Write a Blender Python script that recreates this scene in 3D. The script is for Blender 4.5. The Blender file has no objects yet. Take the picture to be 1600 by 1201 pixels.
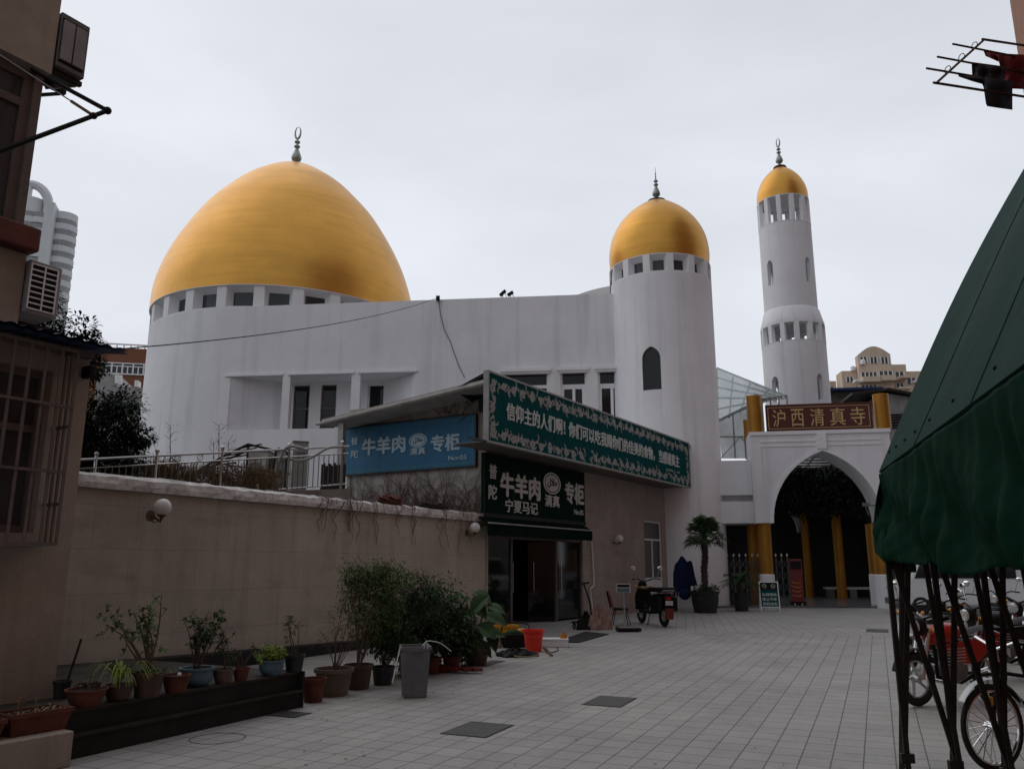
import bpy, math, random
from mathutils import Matrix, Vector, Euler
random.seed(7)
S = bpy.context.scene; COL = S.collection
PI = math.pi; R = math.radians
# ------------------------------------------------------------------ camera calibration
F_PX = 1270.0; PITCH = math.atan(280/1270.0); EYE = 1.6
cp, sp = math.cos(PITCH), math.sin(PITCH)
def ray(x, y):
    u = (x-800)/F_PX; v = (600.5-y)/F_PX
    return Vector((u, cp-v*sp, sp+v*cp))
def W(x, y, Y):
    d = ray(x, y); t = Y/d.y
    return Vector((d.x*t, Y, EYE+d.z*t))
def G(x, y, z=0.0):
    d = ray(x, y); t = (z-EYE)/d.z
    return Vector((d.x*t, d.y*t, z))
def frame(x, y, deg, z=0.0):
    return Matrix.Translation((x, y, z)) @ Matrix.Rotation(R(deg), 4, 'Z')
def onpl(Fm, x, y, off=0.0):
    """where the line of sight meets the vertical plane local y = off of a frame: local (s, z)"""
    inv = Fm.inverted(); o = inv @ Vector((0, 0, EYE)); d = inv.to_3x3() @ ray(x, y)
    t = (off-o.y)/d.y; p = o+d*t
    return p.x, p.z
# ------------------------------------------------------------------ mesh builder
class MB:
    def __init__(s, M=None): s.v = []; s.f = []; s.sm = []; s.M = M or Matrix.Identity(4)
    def add(s, vs, fs, sm=False):
        b = len(s.v); M = s.M
        s.v += [M @ Vector(p) for p in vs]
        s.f += [tuple(b+i for i in q) for q in fs]; s.sm += [sm]*len(fs); return s
    def box(s, x0, x1, y0, y1, z0, z1):
        return s.add([(x0,y0,z0),(x1,y0,z0),(x1,y1,z0),(x0,y1,z0),(x0,y0,z1),(x1,y0,z1),(x1,y1,z1),(x0,y1,z1)],
                     [(0,3,2,1),(4,5,6,7),(0,1,5,4),(1,2,6,5),(2,3,7,6),(3,0,4,7)])
    def hexa(s, lo, hi):
        return s.add(list(lo)+list(hi), [(3,2,1,0),(4,5,6,7),(0,1,5,4),(1,2,6,5),(2,3,7,6),(3,0,4,7)])
    def poly(s, *p): return s.add(p, [tuple(range(len(p)))])
    def prism(s, pts, y0, y1):
        """polygon in local xz (counter-clockwise from the front), extruded y0..y1"""
        n = len(pts)
        vs = [(a, y0, b) for a, b in pts]+[(a, y1, b) for a, b in pts]
        fs = [tuple(range(n)), tuple(range(2*n-1, n-1, -1))]+[(i+n, (i+1) % n+n, (i+1) % n, i) for i in range(n)]
        return s.add(vs, fs)
    def slab(s, pts, z0, z1):
        n = len(pts)
        vs = [(a, b, z0) for a, b in pts]+[(a, b, z1) for a, b in pts]
        fs = [tuple(range(n-1, -1, -1)), tuple(range(n, 2*n))]+[(i, (i+1) % n, (i+1) % n+n, i+n) for i in range(n)]
        return s.add(vs, fs)
    def tube(s, pts, r, n=8, cap=True):
        pts = [Vector(p) for p in pts]; m = len(pts)
        rs = r if isinstance(r, (list, tuple)) else [r]*m
        t0 = (pts[1]-pts[0]).normalized()
        a = t0.orthogonal().normalized(); vs = []
        for i, p in enumerate(pts):
            t = (pts[min(i+1, m-1)]-pts[max(i-1, 0)]).normalized()
            a = (a-t*a.dot(t)); a = a.normalized() if a.length > 1e-6 else t.orthogonal().normalized()
            b = t.cross(a)
            for k in range(n):
                g = 2*PI*k/n; vs.append(p+(a*math.cos(g)+b*math.sin(g))*rs[i])
        fs = [(i*n+k, i*n+(k+1) % n, (i+1)*n+(k+1) % n, (i+1)*n+k) for i in range(m-1) for k in range(n)]
        s.add(vs, fs, True)
        if cap: s.add([vs[k] for k in range(n)]+[vs[(m-1)*n+k] for k in range(n)], [tuple(range(n-1, -1, -1)), tuple(range(n, 2*n))])
        return s
    def bar(s, p, q, w, h=None):
        """rectangular bar from p to q"""
        h = h or w; p = Vector(p); q = Vector(q); t = (q-p).normalized()
        up = Vector((0, 0, 1)) if abs(t.z) < .95 else Vector((0, 1, 0))
        a = t.cross(up).normalized()*w/2; b = a.cross(t).normalized()*h/2
        return s.hexa([p-a-b, p+a-b, p+a+b, p-a+b], [q-a-b, q+a-b, q+a+b, q-a+b])
    def lathe(s, prof, c=(0, 0, 0), n=24, sm=True, a0=0, a1=2*PI, axis=None):
        full = abs(a1-a0-2*PI) < 1e-6; m = n if full else n+1; c = Vector(c)
        Q = Matrix.Identity(3) if axis is None else Vector((0, 0, 1)).rotation_difference(Vector(axis)).to_matrix()
        vs = [c+Q @ Vector((r*math.cos(a0+(a1-a0)*k/n), r*math.sin(a0+(a1-a0)*k/n), z)) for r, z in prof for k in range(m)]
        fs = []
        for i in range(len(prof)-1):
            for k in range(n):
                k2 = (k+1) % m
                q = (i*m+k, i*m+k2, (i+1)*m+k2, (i+1)*m+k)
                if prof[i][0] < 1e-6: q = (i*m, (i+1)*m+k2, (i+1)*m+k)
                elif prof[i+1][0] < 1e-6: q = (i*m+k, i*m+k2, (i+1)*m)
                fs.append(q)
        return s.add(vs, fs, sm)
    def ball(s, c, rx, ry=None, rz=None, n=14, m=9):
        ry = ry or rx; rz = rz or rx; c = Vector(c); vs = []; fs = []
        vs.append(c-Vector((0, 0, rz)))
        for i in range(1, m):
            t = -PI/2+PI*i/m
            for k in range(n):
                g = 2*PI*k/n; vs.append(c+Vector((rx*math.cos(t)*math.cos(g), ry*math.cos(t)*math.sin(g), rz*math.sin(t))))
        vs.append(c+Vector((0, 0, rz))); top = len(vs)-1
        for k in range(n):
            fs.append((0, 1+(k+1) % n, 1+k)); fs.append((top, 1+(m-2)*n+k, 1+(m-2)*n+(k+1) % n))
        for i in range(m-2):
            for k in range(n): fs.append((1+i*n+k, 1+i*n+(k+1) % n, 1+(i+1)*n+(k+1) % n, 1+(i+1)*n+k))
        return s.add(vs, fs, True)
    def torus(s, c, r0, r1, axis=(0, 0, 1), n=28, m=8, squash=1.0):
        return s.lathe([(r0+r1*math.cos(2*PI*i/m), r1*squash*math.sin(2*PI*i/m)) for i in range(m+1)], c, n, True, axis=axis)
    def leaf(s, p, d, L, w, fold=.25, droop=.2):
        d = Vector(d).normalized(); p = Vector(p)
        side = d.cross(Vector((0, 0, 1))); side = side.normalized() if side.length > .05 else Vector((1, 0, 0))
        up = side.cross(d)
        m = p+d*L*.5+up*L*.05; e = p+d*L-Vector((0, 0, L*droop))
        a = m+side*w*.5+up*w*fold; b = m-side*w*.5+up*w*fold
        return s.add([p, a, e, b, m], [(0, 4, 1), (4, 2, 1), (0, 3, 4), (3, 2, 4)])
    def grid(s, fn, nu, nv, sm=True):
        vs = [fn(i/nu, j/nv) for j in range(nv+1) for i in range(nu+1)]
        return s.add(vs, [(j*(nu+1)+i, j*(nu+1)+i+1, (j+1)*(nu+1)+i+1, (j+1)*(nu+1)+i) for j in range(nv) for i in range(nu)], sm)
    def wall(s, s0, s1, z0, z1, holes, t):
        """slab local y 0..t with rectangular through-holes (s0,s1,z0,z1) and closed reveals"""
        X = sorted({s0, s1, *[h[0] for h in holes], *[h[1] for h in holes]}); X = [x for x in X if s0 <= x <= s1]
        Z = sorted({z0, z1, *[h[2] for h in holes], *[h[3] for h in holes]}); Z = [z for z in Z if z0 <= z <= z1]
        def solid(i, j):
            if i < 0 or j < 0 or i >= len(X)-1 or j >= len(Z)-1: return False
            cx, cz = (X[i]+X[i+1])/2, (Z[j]+Z[j+1])/2
            return not any(h[0] < cx < h[1] and h[2] < cz < h[3] for h in holes)
        for i in range(len(X)-1):
            for j in range(len(Z)-1):
                if not solid(i, j): continue
                a, b, c, d = X[i], X[i+1], Z[j], Z[j+1]
                s.poly((a,0,c),(b,0,c),(b,0,d),(a,0,d)); s.poly((b,t,c),(a,t,c),(a,t,d),(b,t,d))
                if not solid(i-1, j): s.poly((a,t,c),(a,0,c),(a,0,d),(a,t,d))
                if not solid(i+1, j): s.poly((b,0,c),(b,t,c),(b,t,d),(b,0,d))
                if not solid(i, j-1): s.poly((a,t,c),(b,t,c),(b,0,c),(a,0,c))
                if not solid(i, j+1): s.poly((a,0,d),(b,0,d),(b,t,d),(a,t,d))
        return s
    def ringwin(s, Ro, t, z0, z1, n, wo, wi, ho, hi, ph=0.0, k=3):
        """cylindrical band with n splayed window openings; wo/wi = opening share of a bay outside/inside, ho/hi = (z,z)"""
        Ri = Ro-t; P = lambda r, a, z: (r*math.cos(a), r*math.sin(a), z); q = 2*PI/n
        for b in range(n):
            c = ph+b*q
            def arc(r, a0, a1, za, zb, out=True):
                for i in range(k):
                    u = a0+(a1-a0)*i/k; w = a0+(a1-a0)*(i+1)/k
                    f = [P(r,u,za), P(r,w,za), P(r,w,zb), P(r,u,zb)]
                    s.add(f if out else f[::-1], [(0,1,2,3)])
            o0, o1, i0, i1 = c-q*wo/2, c+q*wo/2, c-q*wi/2, c+q*wi/2
            arc(Ro, c-q/2, o0, z0, z1); arc(Ro, o1, c+q/2, z0, z1)
            if ho[0] > z0: arc(Ro, o0, o1, z0, ho[0])
            if ho[1] < z1: arc(Ro, o0, o1, ho[1], z1)
            arc(Ri, c-q/2, i0, z0, z1, False); arc(Ri, i1, c+q/2, z0, z1, False)
            arc(Ri, i0, i1, z0, hi[0], False); arc(Ri, i0, i1, hi[1], z1, False)
            for i in range(k):
                ua, ub = o0+(o1-o0)*i/k, o0+(o1-o0)*(i+1)/k; va, vb = i0+(i1-i0)*i/k, i0+(i1-i0)*(i+1)/k
                s.poly(P(Ro,ua,ho[0]), P(Ro,ub,ho[0]), P(Ri,vb,hi[0]), P(Ri,va,hi[0]))
                s.poly(P(Ro,ub,ho[1]), P(Ro,ua,ho[1]), P(Ri,va,hi[1]), P(Ri,vb,hi[1]))
            s.poly(P(Ro,o0,ho[0]), P(Ri,i0,hi[0]), P(Ri,i0,hi[1]), P(Ro,o0,ho[1]))
            s.poly(P(Ro,o1,ho[1]), P(Ri,i1,hi[1]), P(Ri,i1,hi[0]), P(Ro,o1,ho[0]))
        return s
    def build(s, name, mat, parent=None, bev=0, weld=False):
        if parent is None:
            xs = [p.x for p in s.v]; ys = [p.y for p in s.v]; zs = [p.z for p in s.v]
            L = Matrix.Translation(((min(xs)+max(xs))/2, (min(ys)+max(ys))/2, min(zs)))
        else: L = WM[parent.name]
        inv = L.inverted()
        me = bpy.data.meshes.new(name); me.from_pydata([inv @ p for p in s.v], [], s.f)
        me.polygons.foreach_set('use_smooth', s.sm)
        if weld:
            import bmesh
            b = bmesh.new(); b.from_mesh(me); bmesh.ops.remove_doubles(b, verts=b.verts, dist=1e-4); b.to_mesh(me); b.free()
        me.materials.append(mat); me.update()
        if any(s.sm): me.set_sharp_from_angle(angle=R(38))
        o = bpy.data.objects.new(name, me); COL.objects.link(o)
        if parent is None: o.matrix_world = L
        else: o.parent = parent
        WM[o.name] = L
        if bev:
            md = o.modifiers.new('bevel', 'BEVEL'); md.width = bev; md.segments = 2; md.limit_method = 'ANGLE'
        return o
WM = {}
def thing(name, label, cat, loc=(0, 0, 0), rz=0.0, group=None):
    o = bpy.data.objects.new(name, None); COL.objects.link(o); o.empty_display_size = .2
    o.location = loc; o.rotation_euler = (0, 0, R(rz)); o['label'] = label; o['category'] = cat
    if group: o['group'] = group
    WM[o.name] = Matrix.Translation(loc) @ Matrix.Rotation(R(rz), 4, 'Z'); return o
def tag(o, label, cat, group=None):
    o['label'] = label; o['category'] = cat
    if group: o['group'] = group
    return o
def struct(o): o['kind'] = 'structure'; return o
def copy_tree(o, parent=None):
    c = o.copy(); COL.objects.link(c)
    if parent: c.parent = parent
    for ch in [k for k in COL.objects if k.parent == o]: copy_tree(ch, c)
    return c
def place(o, loc, rz, label, scale=None, group=None, first=[]):
    """first use moves the thing itself, later uses copy it"""
    if o.name in first: o = copy_tree(o)
    else: first.append(o.name)
    o.location = loc; o.rotation_euler = (0, 0, R(rz)); o['label'] = label
    if scale: o.scale = (scale,)*3 if not isinstance(scale, tuple) else scale
    if group: o['group'] = group
    return o
# ------------------------------------------------------------------ materials
def mat(name, col, rough=.7, metal=0., var=.12, scale=3., bump=0., bscale=40., streak=0., sdark=.6, spec=.4, fine=0.):
    m = bpy.data.materials.new(name); m.use_nodes = True; nt = m.node_tree; N = nt.nodes; Lk = nt.links
    b = N['Principled BSDF']; b.inputs['Roughness'].default_value = rough; b.inputs['Metallic'].default_value = metal
    b.inputs['Specular IOR Level'].default_value = spec
    geo = N.new('ShaderNodeNewGeometry'); tc = N.new('ShaderNodeTexCoord')
    n = N.new('ShaderNodeTexNoise'); n.inputs['Scale'].default_value = scale; n.inputs['Detail'].default_value = 6; n.inputs['Roughness'].default_value = .65
    Lk.new(tc.outputs['Object'], n.inputs['Vector'])
    mr = N.new('ShaderNodeMapRange'); mr.inputs[1].default_value = .3; mr.inputs[2].default_value = .7
    mr.inputs[3].default_value = 1-var; mr.inputs[4].default_value = 1+var; Lk.new(n.outputs[0], mr.inputs[0])
    vm = N.new('ShaderNodeVectorMath'); vm.operation = 'SCALE'; vm.inputs[0].default_value = col
    Lk.new(mr.outputs[0], vm.inputs['Scale']); out = vm.outputs[0]
    if streak:
        mp = N.new('ShaderNodeMapping'); mp.inputs['Scale'].default_value = (1.6, 1.6, .07); Lk.new(tc.outputs['Object'], mp.inputs[0])
        n2 = N.new('ShaderNodeTexNoise'); n2.inputs['Scale'].default_value = 1.6; n2.inputs['Detail'].default_value = 7; Lk.new(mp.outputs[0], n2.inputs['Vector'])
        m2 = N.new('ShaderNodeMapRange'); m2.inputs[1].default_value = .52; m2.inputs[2].default_value = .75
        m2.inputs[3].default_value = 1; m2.inputs[4].default_value = 1-streak; Lk.new(n2.outputs[0], m2.inputs[0])
        v2 = N.new('ShaderNodeVectorMath'); v2.operation = 'SCALE'; Lk.new(out, v2.inputs[0]); Lk.new(m2.outputs[0], v2.inputs['Scale']); out = v2.outputs[0]
    Lk.new(out, b.inputs['Base Color'])
    if bump:
        n3 = N.new('ShaderNodeTexNoise'); n3.inputs['Scale'].default_value = bscale; n3.inputs['Detail'].default_value = 4; Lk.new(tc.outputs['Object'], n3.inputs['Vector'])
        bp = N.new('ShaderNodeBump'); bp.inputs['Strength'].default_value = bump; bp.inputs['Distance'].default_value = .02
        Lk.new(n3.outputs[0], bp.inputs['Height']); Lk.new(bp.outputs[0], b.inputs['Normal'])
    return m
def tiles(name, deg, w, h, c1, c2, joint, jw=.004, rough=.6, off=0., floor=True, var=.15, nscale=.7, bump=.3, shift=(0, 0)):
    """brick texture in world metres, its rows along direction deg; floor = on xy, else on (along, z)"""
    m = bpy.data.materials.new(name); m.use_nodes = True; nt = m.node_tree; N = nt.nodes; Lk = nt.links
    b = N['Principled BSDF']; b.inputs['Roughness'].default_value = rough
    geo = N.new('ShaderNodeNewGeometry')
    d1 = N.new('ShaderNodeVectorMath'); d1.operation = 'DOT_PRODUCT'; d1.inputs[1].default_value = (math.cos(R(deg)), math.sin(R(deg)), 0); Lk.new(geo.outputs['Position'], d1.inputs[0])
    d2 = N.new('ShaderNodeVectorMath'); d2.operation = 'DOT_PRODUCT'
    d2.inputs[1].default_value = (-math.sin(R(deg)), math.cos(R(deg)), 0) if floor else (0, 0, 1); Lk.new(geo.outputs['Position'], d2.inputs[0])
    cb = N.new('ShaderNodeCombineXYZ'); Lk.new(d1.outputs['Value'], cb.inputs[0]); Lk.new(d2.outputs['Value'], cb.inputs[1]); cb.inputs[2].default_value = 0
    ad = N.new('ShaderNodeVectorMath'); ad.operation = 'ADD'; ad.inputs[1].default_value = (shift[0], shift[1], 0); Lk.new(cb.outputs[0], ad.inputs[0])
    br = N.new('ShaderNodeTexBrick'); br.offset = off; br.inputs['Scale'].default_value = 1; br.inputs['Brick Width'].default_value = w; br.inputs['Row Height'].default_value = h
    br.inputs['Mortar Size'].default_value = jw; br.inputs['Mortar Smooth'].default_value = .2
    br.inputs['Color1'].default_value = (*c1, 1); br.inputs['Color2'].default_value = (*c2, 1); br.inputs['Mortar'].default_value = (*joint, 1)
    Lk.new(ad.outputs[0], br.inputs['Vector'])
    # dirt: drips down walls, blotches and worn patches on floors
    dm = N.new('ShaderNodeMapping'); dm.inputs['Scale'].default_value = (.35, .35, .35) if floor else (2.2, .12, 1); Lk.new(cb.outputs[0], dm.inputs[0])
    if not floor: dm.inputs['Rotation'].default_value = (0, 0, 0)
    dn = N.new('ShaderNodeTexNoise'); dn.inputs['Scale'].default_value = 1.3; dn.inputs['Detail'].default_value = 9; dn.inputs['Roughness'].default_value = .72; Lk.new(dm.outputs[0], dn.inputs['Vector'])
    dr0 = N.new('ShaderNodeMapRange'); dr0.inputs[1].default_value = .50; dr0.inputs[2].default_value = .72; dr0.inputs[3].default_value = 1; dr0.inputs[4].default_value = .72 if floor else .74; Lk.new(dn.outputs[0], dr0.inputs[0])
    ve = N.new('ShaderNodeMapping'); ve.inputs['Rotation'].default_value = (0, 0, R(38)); ve.inputs['Scale'].default_value = (.5, 2.4, 1); Lk.new(cb.outputs[0], ve.inputs[0])
    vn = N.new('ShaderNodeTexNoise'); vn.inputs['Scale'].default_value = 1.1 if not floor else 7; vn.inputs['Detail'].default_value = 6; Lk.new(ve.outputs[0], vn.inputs['Vector'])
    vr = N.new('ShaderNodeMapRange'); vr.inputs[1].default_value = .56; vr.inputs[2].default_value = .70; vr.inputs[3].default_value = 1; vr.inputs[4].default_value = .82 if not floor else .9; Lk.new(vn.outputs[0], vr.inputs[0])
    dd_ = N.new('ShaderNodeMath'); dd_.operation = 'MULTIPLY'; Lk.new(dr0.outputs[0], dd_.inputs[0]); Lk.new(vr.outputs[0], dd_.inputs[1])
    n = N.new('ShaderNodeTexNoise'); n.inputs['Scale'].default_value = nscale; n.inputs['Detail'].default_value = 8; n.inputs['Roughness'].default_value = .7; Lk.new(geo.outputs['Position'], n.inputs['Vector'])
    mr = N.new('ShaderNodeMapRange'); mr.inputs[1].default_value = .3; mr.inputs[2].default_value = .7; mr.inputs[3].default_value = 1-var; mr.inputs[4].default_value = 1+var; Lk.new(n.outputs[0], mr.inputs[0])
    v = N.new('ShaderNodeVectorMath'); v.operation = 'SCALE'; Lk.new(br.outputs['Color'], v.inputs[0]); Lk.new(mr.outputs[0], v.inputs['Scale'])
    n4 = N.new('ShaderNodeTexNoise'); n4.inputs['Scale'].default_value = 55; n4.inputs['Detail'].default_value = 3; Lk.new(geo.outputs['Position'], n4.inputs['Vector'])
    m4 = N.new('ShaderNodeMapRange'); m4.inputs[1].default_value = .3; m4.inputs[2].default_value = .7; m4.inputs[3].default_value = .9; m4.inputs[4].default_value = 1.1; Lk.new(n4.outputs[0], m4.inputs[0])
    v4 = N.new('ShaderNodeVectorMath'); v4.operation = 'SCALE'; Lk.new(v.outputs[0], v4.inputs[0]); Lk.new(m4.outputs[0], v4.inputs['Scale'])
    v5 = N.new('ShaderNodeVectorMath'); v5.operation = 'SCALE'; Lk.new(v4.outputs[0], v5.inputs[0]); Lk.new(dd_.outputs[0], v5.inputs['Scale'])
    Lk.new(v5.outputs[0], b.inputs['Base Color'])
    bp = N.new('ShaderNodeBump'); bp.inputs['Strength'].default_value = bump; bp.inputs['Distance'].default_value = .01; bp.invert = True
    Lk.new(br.outputs['Fac'], bp.inputs['Height']); Lk.new(bp.outputs[0], b.inputs['Normal'])
    return m
def glassmat(name, col=(.02, .025, .03), rough=.08):
    return mat(name, col, rough, 0, .2, 1., spec=.35)
M = {}
M['white'] = mat('white_wall_paint', (.775, .775, .80), .8, 0, .07, .5, .08, 25, streak=.17)
M['trim'] = mat('white_trim_paint', (.80, .80, .82), .75, 0, .05, 1)
M['gold'] = mat('gold_mosaic', (.665, .345, .072), .40, .90, .10, .5)
M['goldcol'] = mat('gold_column_paint', (.37, .17, .02), .45, .45, .14, 2)
M['finial'] = mat('weathered_steel_finial', (.33, .36, .34), .4, .7, .2, 6)
M['glass'] = glassmat('dark_glass', (.01, .012, .014), .06)
M['glass2'] = glassmat('dim_glass', (.05, .055, .06), .15)
M['black'] = mat('black_metal', (.012, .012, .012), .55, .3, .2, 5, spec=.2)
M['iron'] = mat('dark_brown_iron', (.035, .028, .025), .45, .5, .3, 6)
M['steel'] = mat('stainless_steel', (.5, .5, .5), .3, .9, .1, 3)
M['grey'] = mat('grey_plastic', (.13, .13, .135), .55, 0, .2, 4)
M['wgrey'] = mat('grey_painted_metal', (.3, .3, .3), .5, .1, .2, 3, streak=.2)
M['beige'] = tiles('beige_render_panels', 58.5, 1.1, .62, (.35, .30, .268), (.33, .282, .25), (.17, .13, .11), .003, .7, .5, False, .16, 1.3, .05)
M['beige1'] = tiles('beige_marbled_panels', 61.5, 1.2, .6, (.43, .385, .33), (.405, .36, .308), (.24, .205, .175), .003, .65, .5, False, .16, 1.1, .05)
M['coping'] = mat('worn_white_coping', (.56, .545, .53), .85, 0, .45, 5, .5, 18, streak=.3)
M['stucco'] = mat('old_grey_stucco', (.38, .355, .335), .85, 0, .25, 2, .3, 30, streak=.35)
M['extwall'] = tiles('pale_beige_panels', 58.5, 1.1, .62, (.34, .28, .24), (.32, .262, .225), (.33, .27, .24), .002, .7, .5, False, .16, 1.3, .05)
M['nstucco'] = mat('tan_stucco', (.34, .29, .235), .85, 0, .18, 2, .25, 30, streak=.25)
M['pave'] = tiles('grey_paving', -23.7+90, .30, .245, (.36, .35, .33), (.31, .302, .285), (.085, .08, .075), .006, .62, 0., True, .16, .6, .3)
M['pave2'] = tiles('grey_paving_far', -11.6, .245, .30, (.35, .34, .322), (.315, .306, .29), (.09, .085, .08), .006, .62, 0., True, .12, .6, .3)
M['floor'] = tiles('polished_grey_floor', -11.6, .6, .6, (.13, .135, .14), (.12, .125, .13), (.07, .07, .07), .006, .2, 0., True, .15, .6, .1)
M['ground'] = mat('bare_ground', (.09, .085, .08), .9, 0, .3, .4, .3, 5)
M['dark'] = mat('dark_stone_plinth', (.022, .022, .021), .6, 0, .4, 2, .1, 20, streak=.3, spec=.15)
M['wood'] = mat('dark_board', (.04, .034, .029), .75, 0, .4, 3, .2, 20, spec=.15)
M['cover'] = tiles('cast_drain_cover', -23.7+90, .07, .035, (.10, .095, .09), (.085, .08, .078), (.03, .03, .03), .008, .5, .5, True, .25, 3)
M['greensign'] = mat('dark_green_sign_sheet', (.003, .070, .076), .75, 0, .12, 1.5, streak=.15, spec=.03)
M['dgreensign'] = mat('blackish_green_sign_sheet', (.004, .022, .018), .75, 0, .2, 1.5, spec=.03)
M['bluesign'] = mat('blue_sign_sheet', (.018, .135, .265), .6, 0, .12, 1.5, streak=.25)
M['letter'] = mat('white_lettering', (.62, .66, .65), .6, 0, .12, 6)
M['letterb'] = mat('pale_blue_lettering', (.42, .55, .62), .6, 0, .12, 6)
M['floral'] = mat('pale_pink_floral_print', (.34, .34, .32), .6, 0, .2, 9)
M['maroon'] = mat('maroon_lacquer', (.085, .022, .016), .4, 0, .15, 2)
M['goldtext'] = mat('gold_lettering', (.62, .42, .20), .4, .3, .1, 4)
M['awn'] = mat('dark_green_awning_cloth', (.004, .014, .012), .9, 0, .25, 3, .2, 60, spec=.03)
M['tarp'] = mat('green_tarpaulin', (.012, .042, .034), .75, 0, .22, 2.2, .35, 5, spec=.06)
M['tarp_shade'] = mat('shade_darkened_tarpaulin', (.003, .026, .014), .8, 0, .3, 3, .4, 7, spec=.06)  # same green cloth as the top sheet, shade put into its colour
M['terra'] = mat('terracotta', (.125, .047, .034), .85, 0, .3, 5, .2, 30, spec=.2)
M['brownpot'] = mat('dark_brown_glaze', (.08, .045, .033), .5, 0, .3, 4, .1, 30)
M['greypot'] = mat('grey_brown_clay', (.13, .095, .075), .75, 0, .25, 5, .2, 30)
M['bluepot'] = mat('blue_grey_glaze', (.085, .15, .20), .45, 0, .15, 5)
M['blackpot'] = mat('black_plastic_pot', (.022, .022, .024), .5, 0, .2, 5)
M['soil'] = mat('dark_soil', (.035, .026, .02), .95, 0, .4, 12, .6, 30)
M['stem'] = mat('brown_stem', (.10, .075, .05), .85, 0, .3, 8)
M['redstem'] = mat('reddish_dry_twigs', (.10, .06, .045), .85, 0, .3, 8)
M['leaf'] = mat('mid_green_leaf', (.085, .14, .05), .7, 0, .5, 6, spec=.15)
M['leafd'] = mat('dark_green_leaf', (.04, .078, .032), .7, 0, .45, 4, spec=.12)
M['leafy'] = mat('yellow_green_leaf', (.20, .28, .03), .55, 0, .35, 9)
M['leafbig'] = mat('broad_green_leaf', (.035, .072, .026), .65, 0, .4, 5, spec=.2)
M['treeleaf'] = mat('dark_tree_leaf', (.016, .026, .017), .75, 0, .45, 1.2, spec=.08)
M['bark'] = mat('dark_bark', (.05, .042, .035), .9, 0, .3, 6, .6, 20)
M['dry'] = mat('dry_straw', (.22, .16, .09), .85, 0, .35, 6)
M['globe'] = mat('white_frosted_globe', (.75, .75, .76), .3, 0, .03, 5)
M['red'] = mat('bright_red_plastic', (.72, .035, .018), .4, 0, .06, 4)
M['redpaint'] = mat('red_bodywork', (.38, .012, .012), .25, 0, .1, 4)
M['dred'] = mat('dark_red_plastic', (.16, .02, .02), .45, 0, .15, 4)
M['yellow'] = mat('yellow_plastic', (.62, .30, .02), .5, 0, .12, 4)
M['orange'] = mat('orange_bag_film', (.65, .27, .04), .4, 0, .15, 7)
M['foam'] = mat('white_foam', (.70, .71, .73), .7, 0, .06, 6)
M['pink'] = mat('pale_pink_cloth', (.30, .19, .16), .9, 0, .45, 9, .5, 40)
M['blue'] = mat('navy_blue_cover', (.007, .013, .06), .7, 0, .3, 3, .4, 12, spec=.2)
M['navy'] = mat('black_navy_cloth', (.012, .014, .022), .85, 0, .3, 4, .3, 40)
M['blkcloth'] = mat('black_cloth', (.012, .013, .013), .85, 0, .3, 4, .3, 40)
M['redcloth'] = mat('dark_red_cloth', (.14, .012, .018), .85, 0, .3, 4, .3, 40)
M['bluesheet'] = mat('blue_corrugated_roof', (.018, .045, .13), .5, .1, .35, 2)
M['rubber'] = mat('black_rubber', (.016, .016, .016), .75, 0, .2, 8)
M['chrome'] = mat('bright_chrome', (.75, .75, .76), .14, 1, .05, 5)
M['silver'] = mat('silver_plastic', (.42, .43, .44), .35, .4, .1, 5)
M['brownred'] = mat('red_brown_sill', (.11, .03, .022), .65, 0, .25, 3, .2, 20)
M['browntrim'] = mat('brown_grey_frame', (.13, .105, .095), .6, 0, .2, 3)
M['orangewall'] = mat('orange_brown_wall', (.30, .135, .08), .8, 0, .15, 2, .2, 20)
M['palebldg'] = mat('pale_tower_wall', (.66, .67, .68), .8, 0, .08, .1, streak=.1)
M['beigebldg'] = mat('salmon_beige_wall', (.62, .48, .37), .85, 0, .08, .2, streak=.2)
M['brownbldg'] = mat('brown_tile_wall', (.22, .09, .05), .8, 0, .1, .3)
M['concrete'] = mat('bare_concrete', (.25, .24, .225), .85, 0, .2, 1, streak=.3)
M['teal'] = mat('teal_panel', (.06, .20, .21), .5, 0, .1, 1)
M['plate'] = mat('pale_number_plate', (.5, .51, .52), .4, 0, .25, 30)
M['lamp'] = mat('clear_lamp_lens', (.7, .7, .7), .1, .5, .1, 20)
M['amber'] = mat('amber_lens', (.8, .35, .05), .2, 0, .1, 20)
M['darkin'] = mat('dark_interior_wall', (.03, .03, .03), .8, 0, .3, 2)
M['basket'] = mat('woven_brown', (.13, .07, .04), .8, 0, .3, 10)
def glazing(name):
    m = bpy.data.materials.new(name); m.use_nodes = True; N = m.node_tree.nodes; Lk = m.node_tree.links
    b = N['Principled BSDF']; b.inputs['Base Color'].default_value = (.30, .37, .37, 1); b.inputs['Roughness'].default_value = .25
    tc = N.new('ShaderNodeTexCoord'); n = N.new('ShaderNodeTexNoise'); n.inputs['Scale'].default_value = 1.5; Lk.new(tc.outputs['Object'], n.inputs['Vector'])
    mr = N.new('ShaderNodeMapRange'); mr.inputs[3].default_value = .45; mr.inputs[4].default_value = .75; Lk.new(n.outputs[0], mr.inputs[0]); Lk.new(mr.outputs[0], b.inputs['Alpha'])
    return m
M['pane'] = glazing('dusty_canopy_glass')
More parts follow.
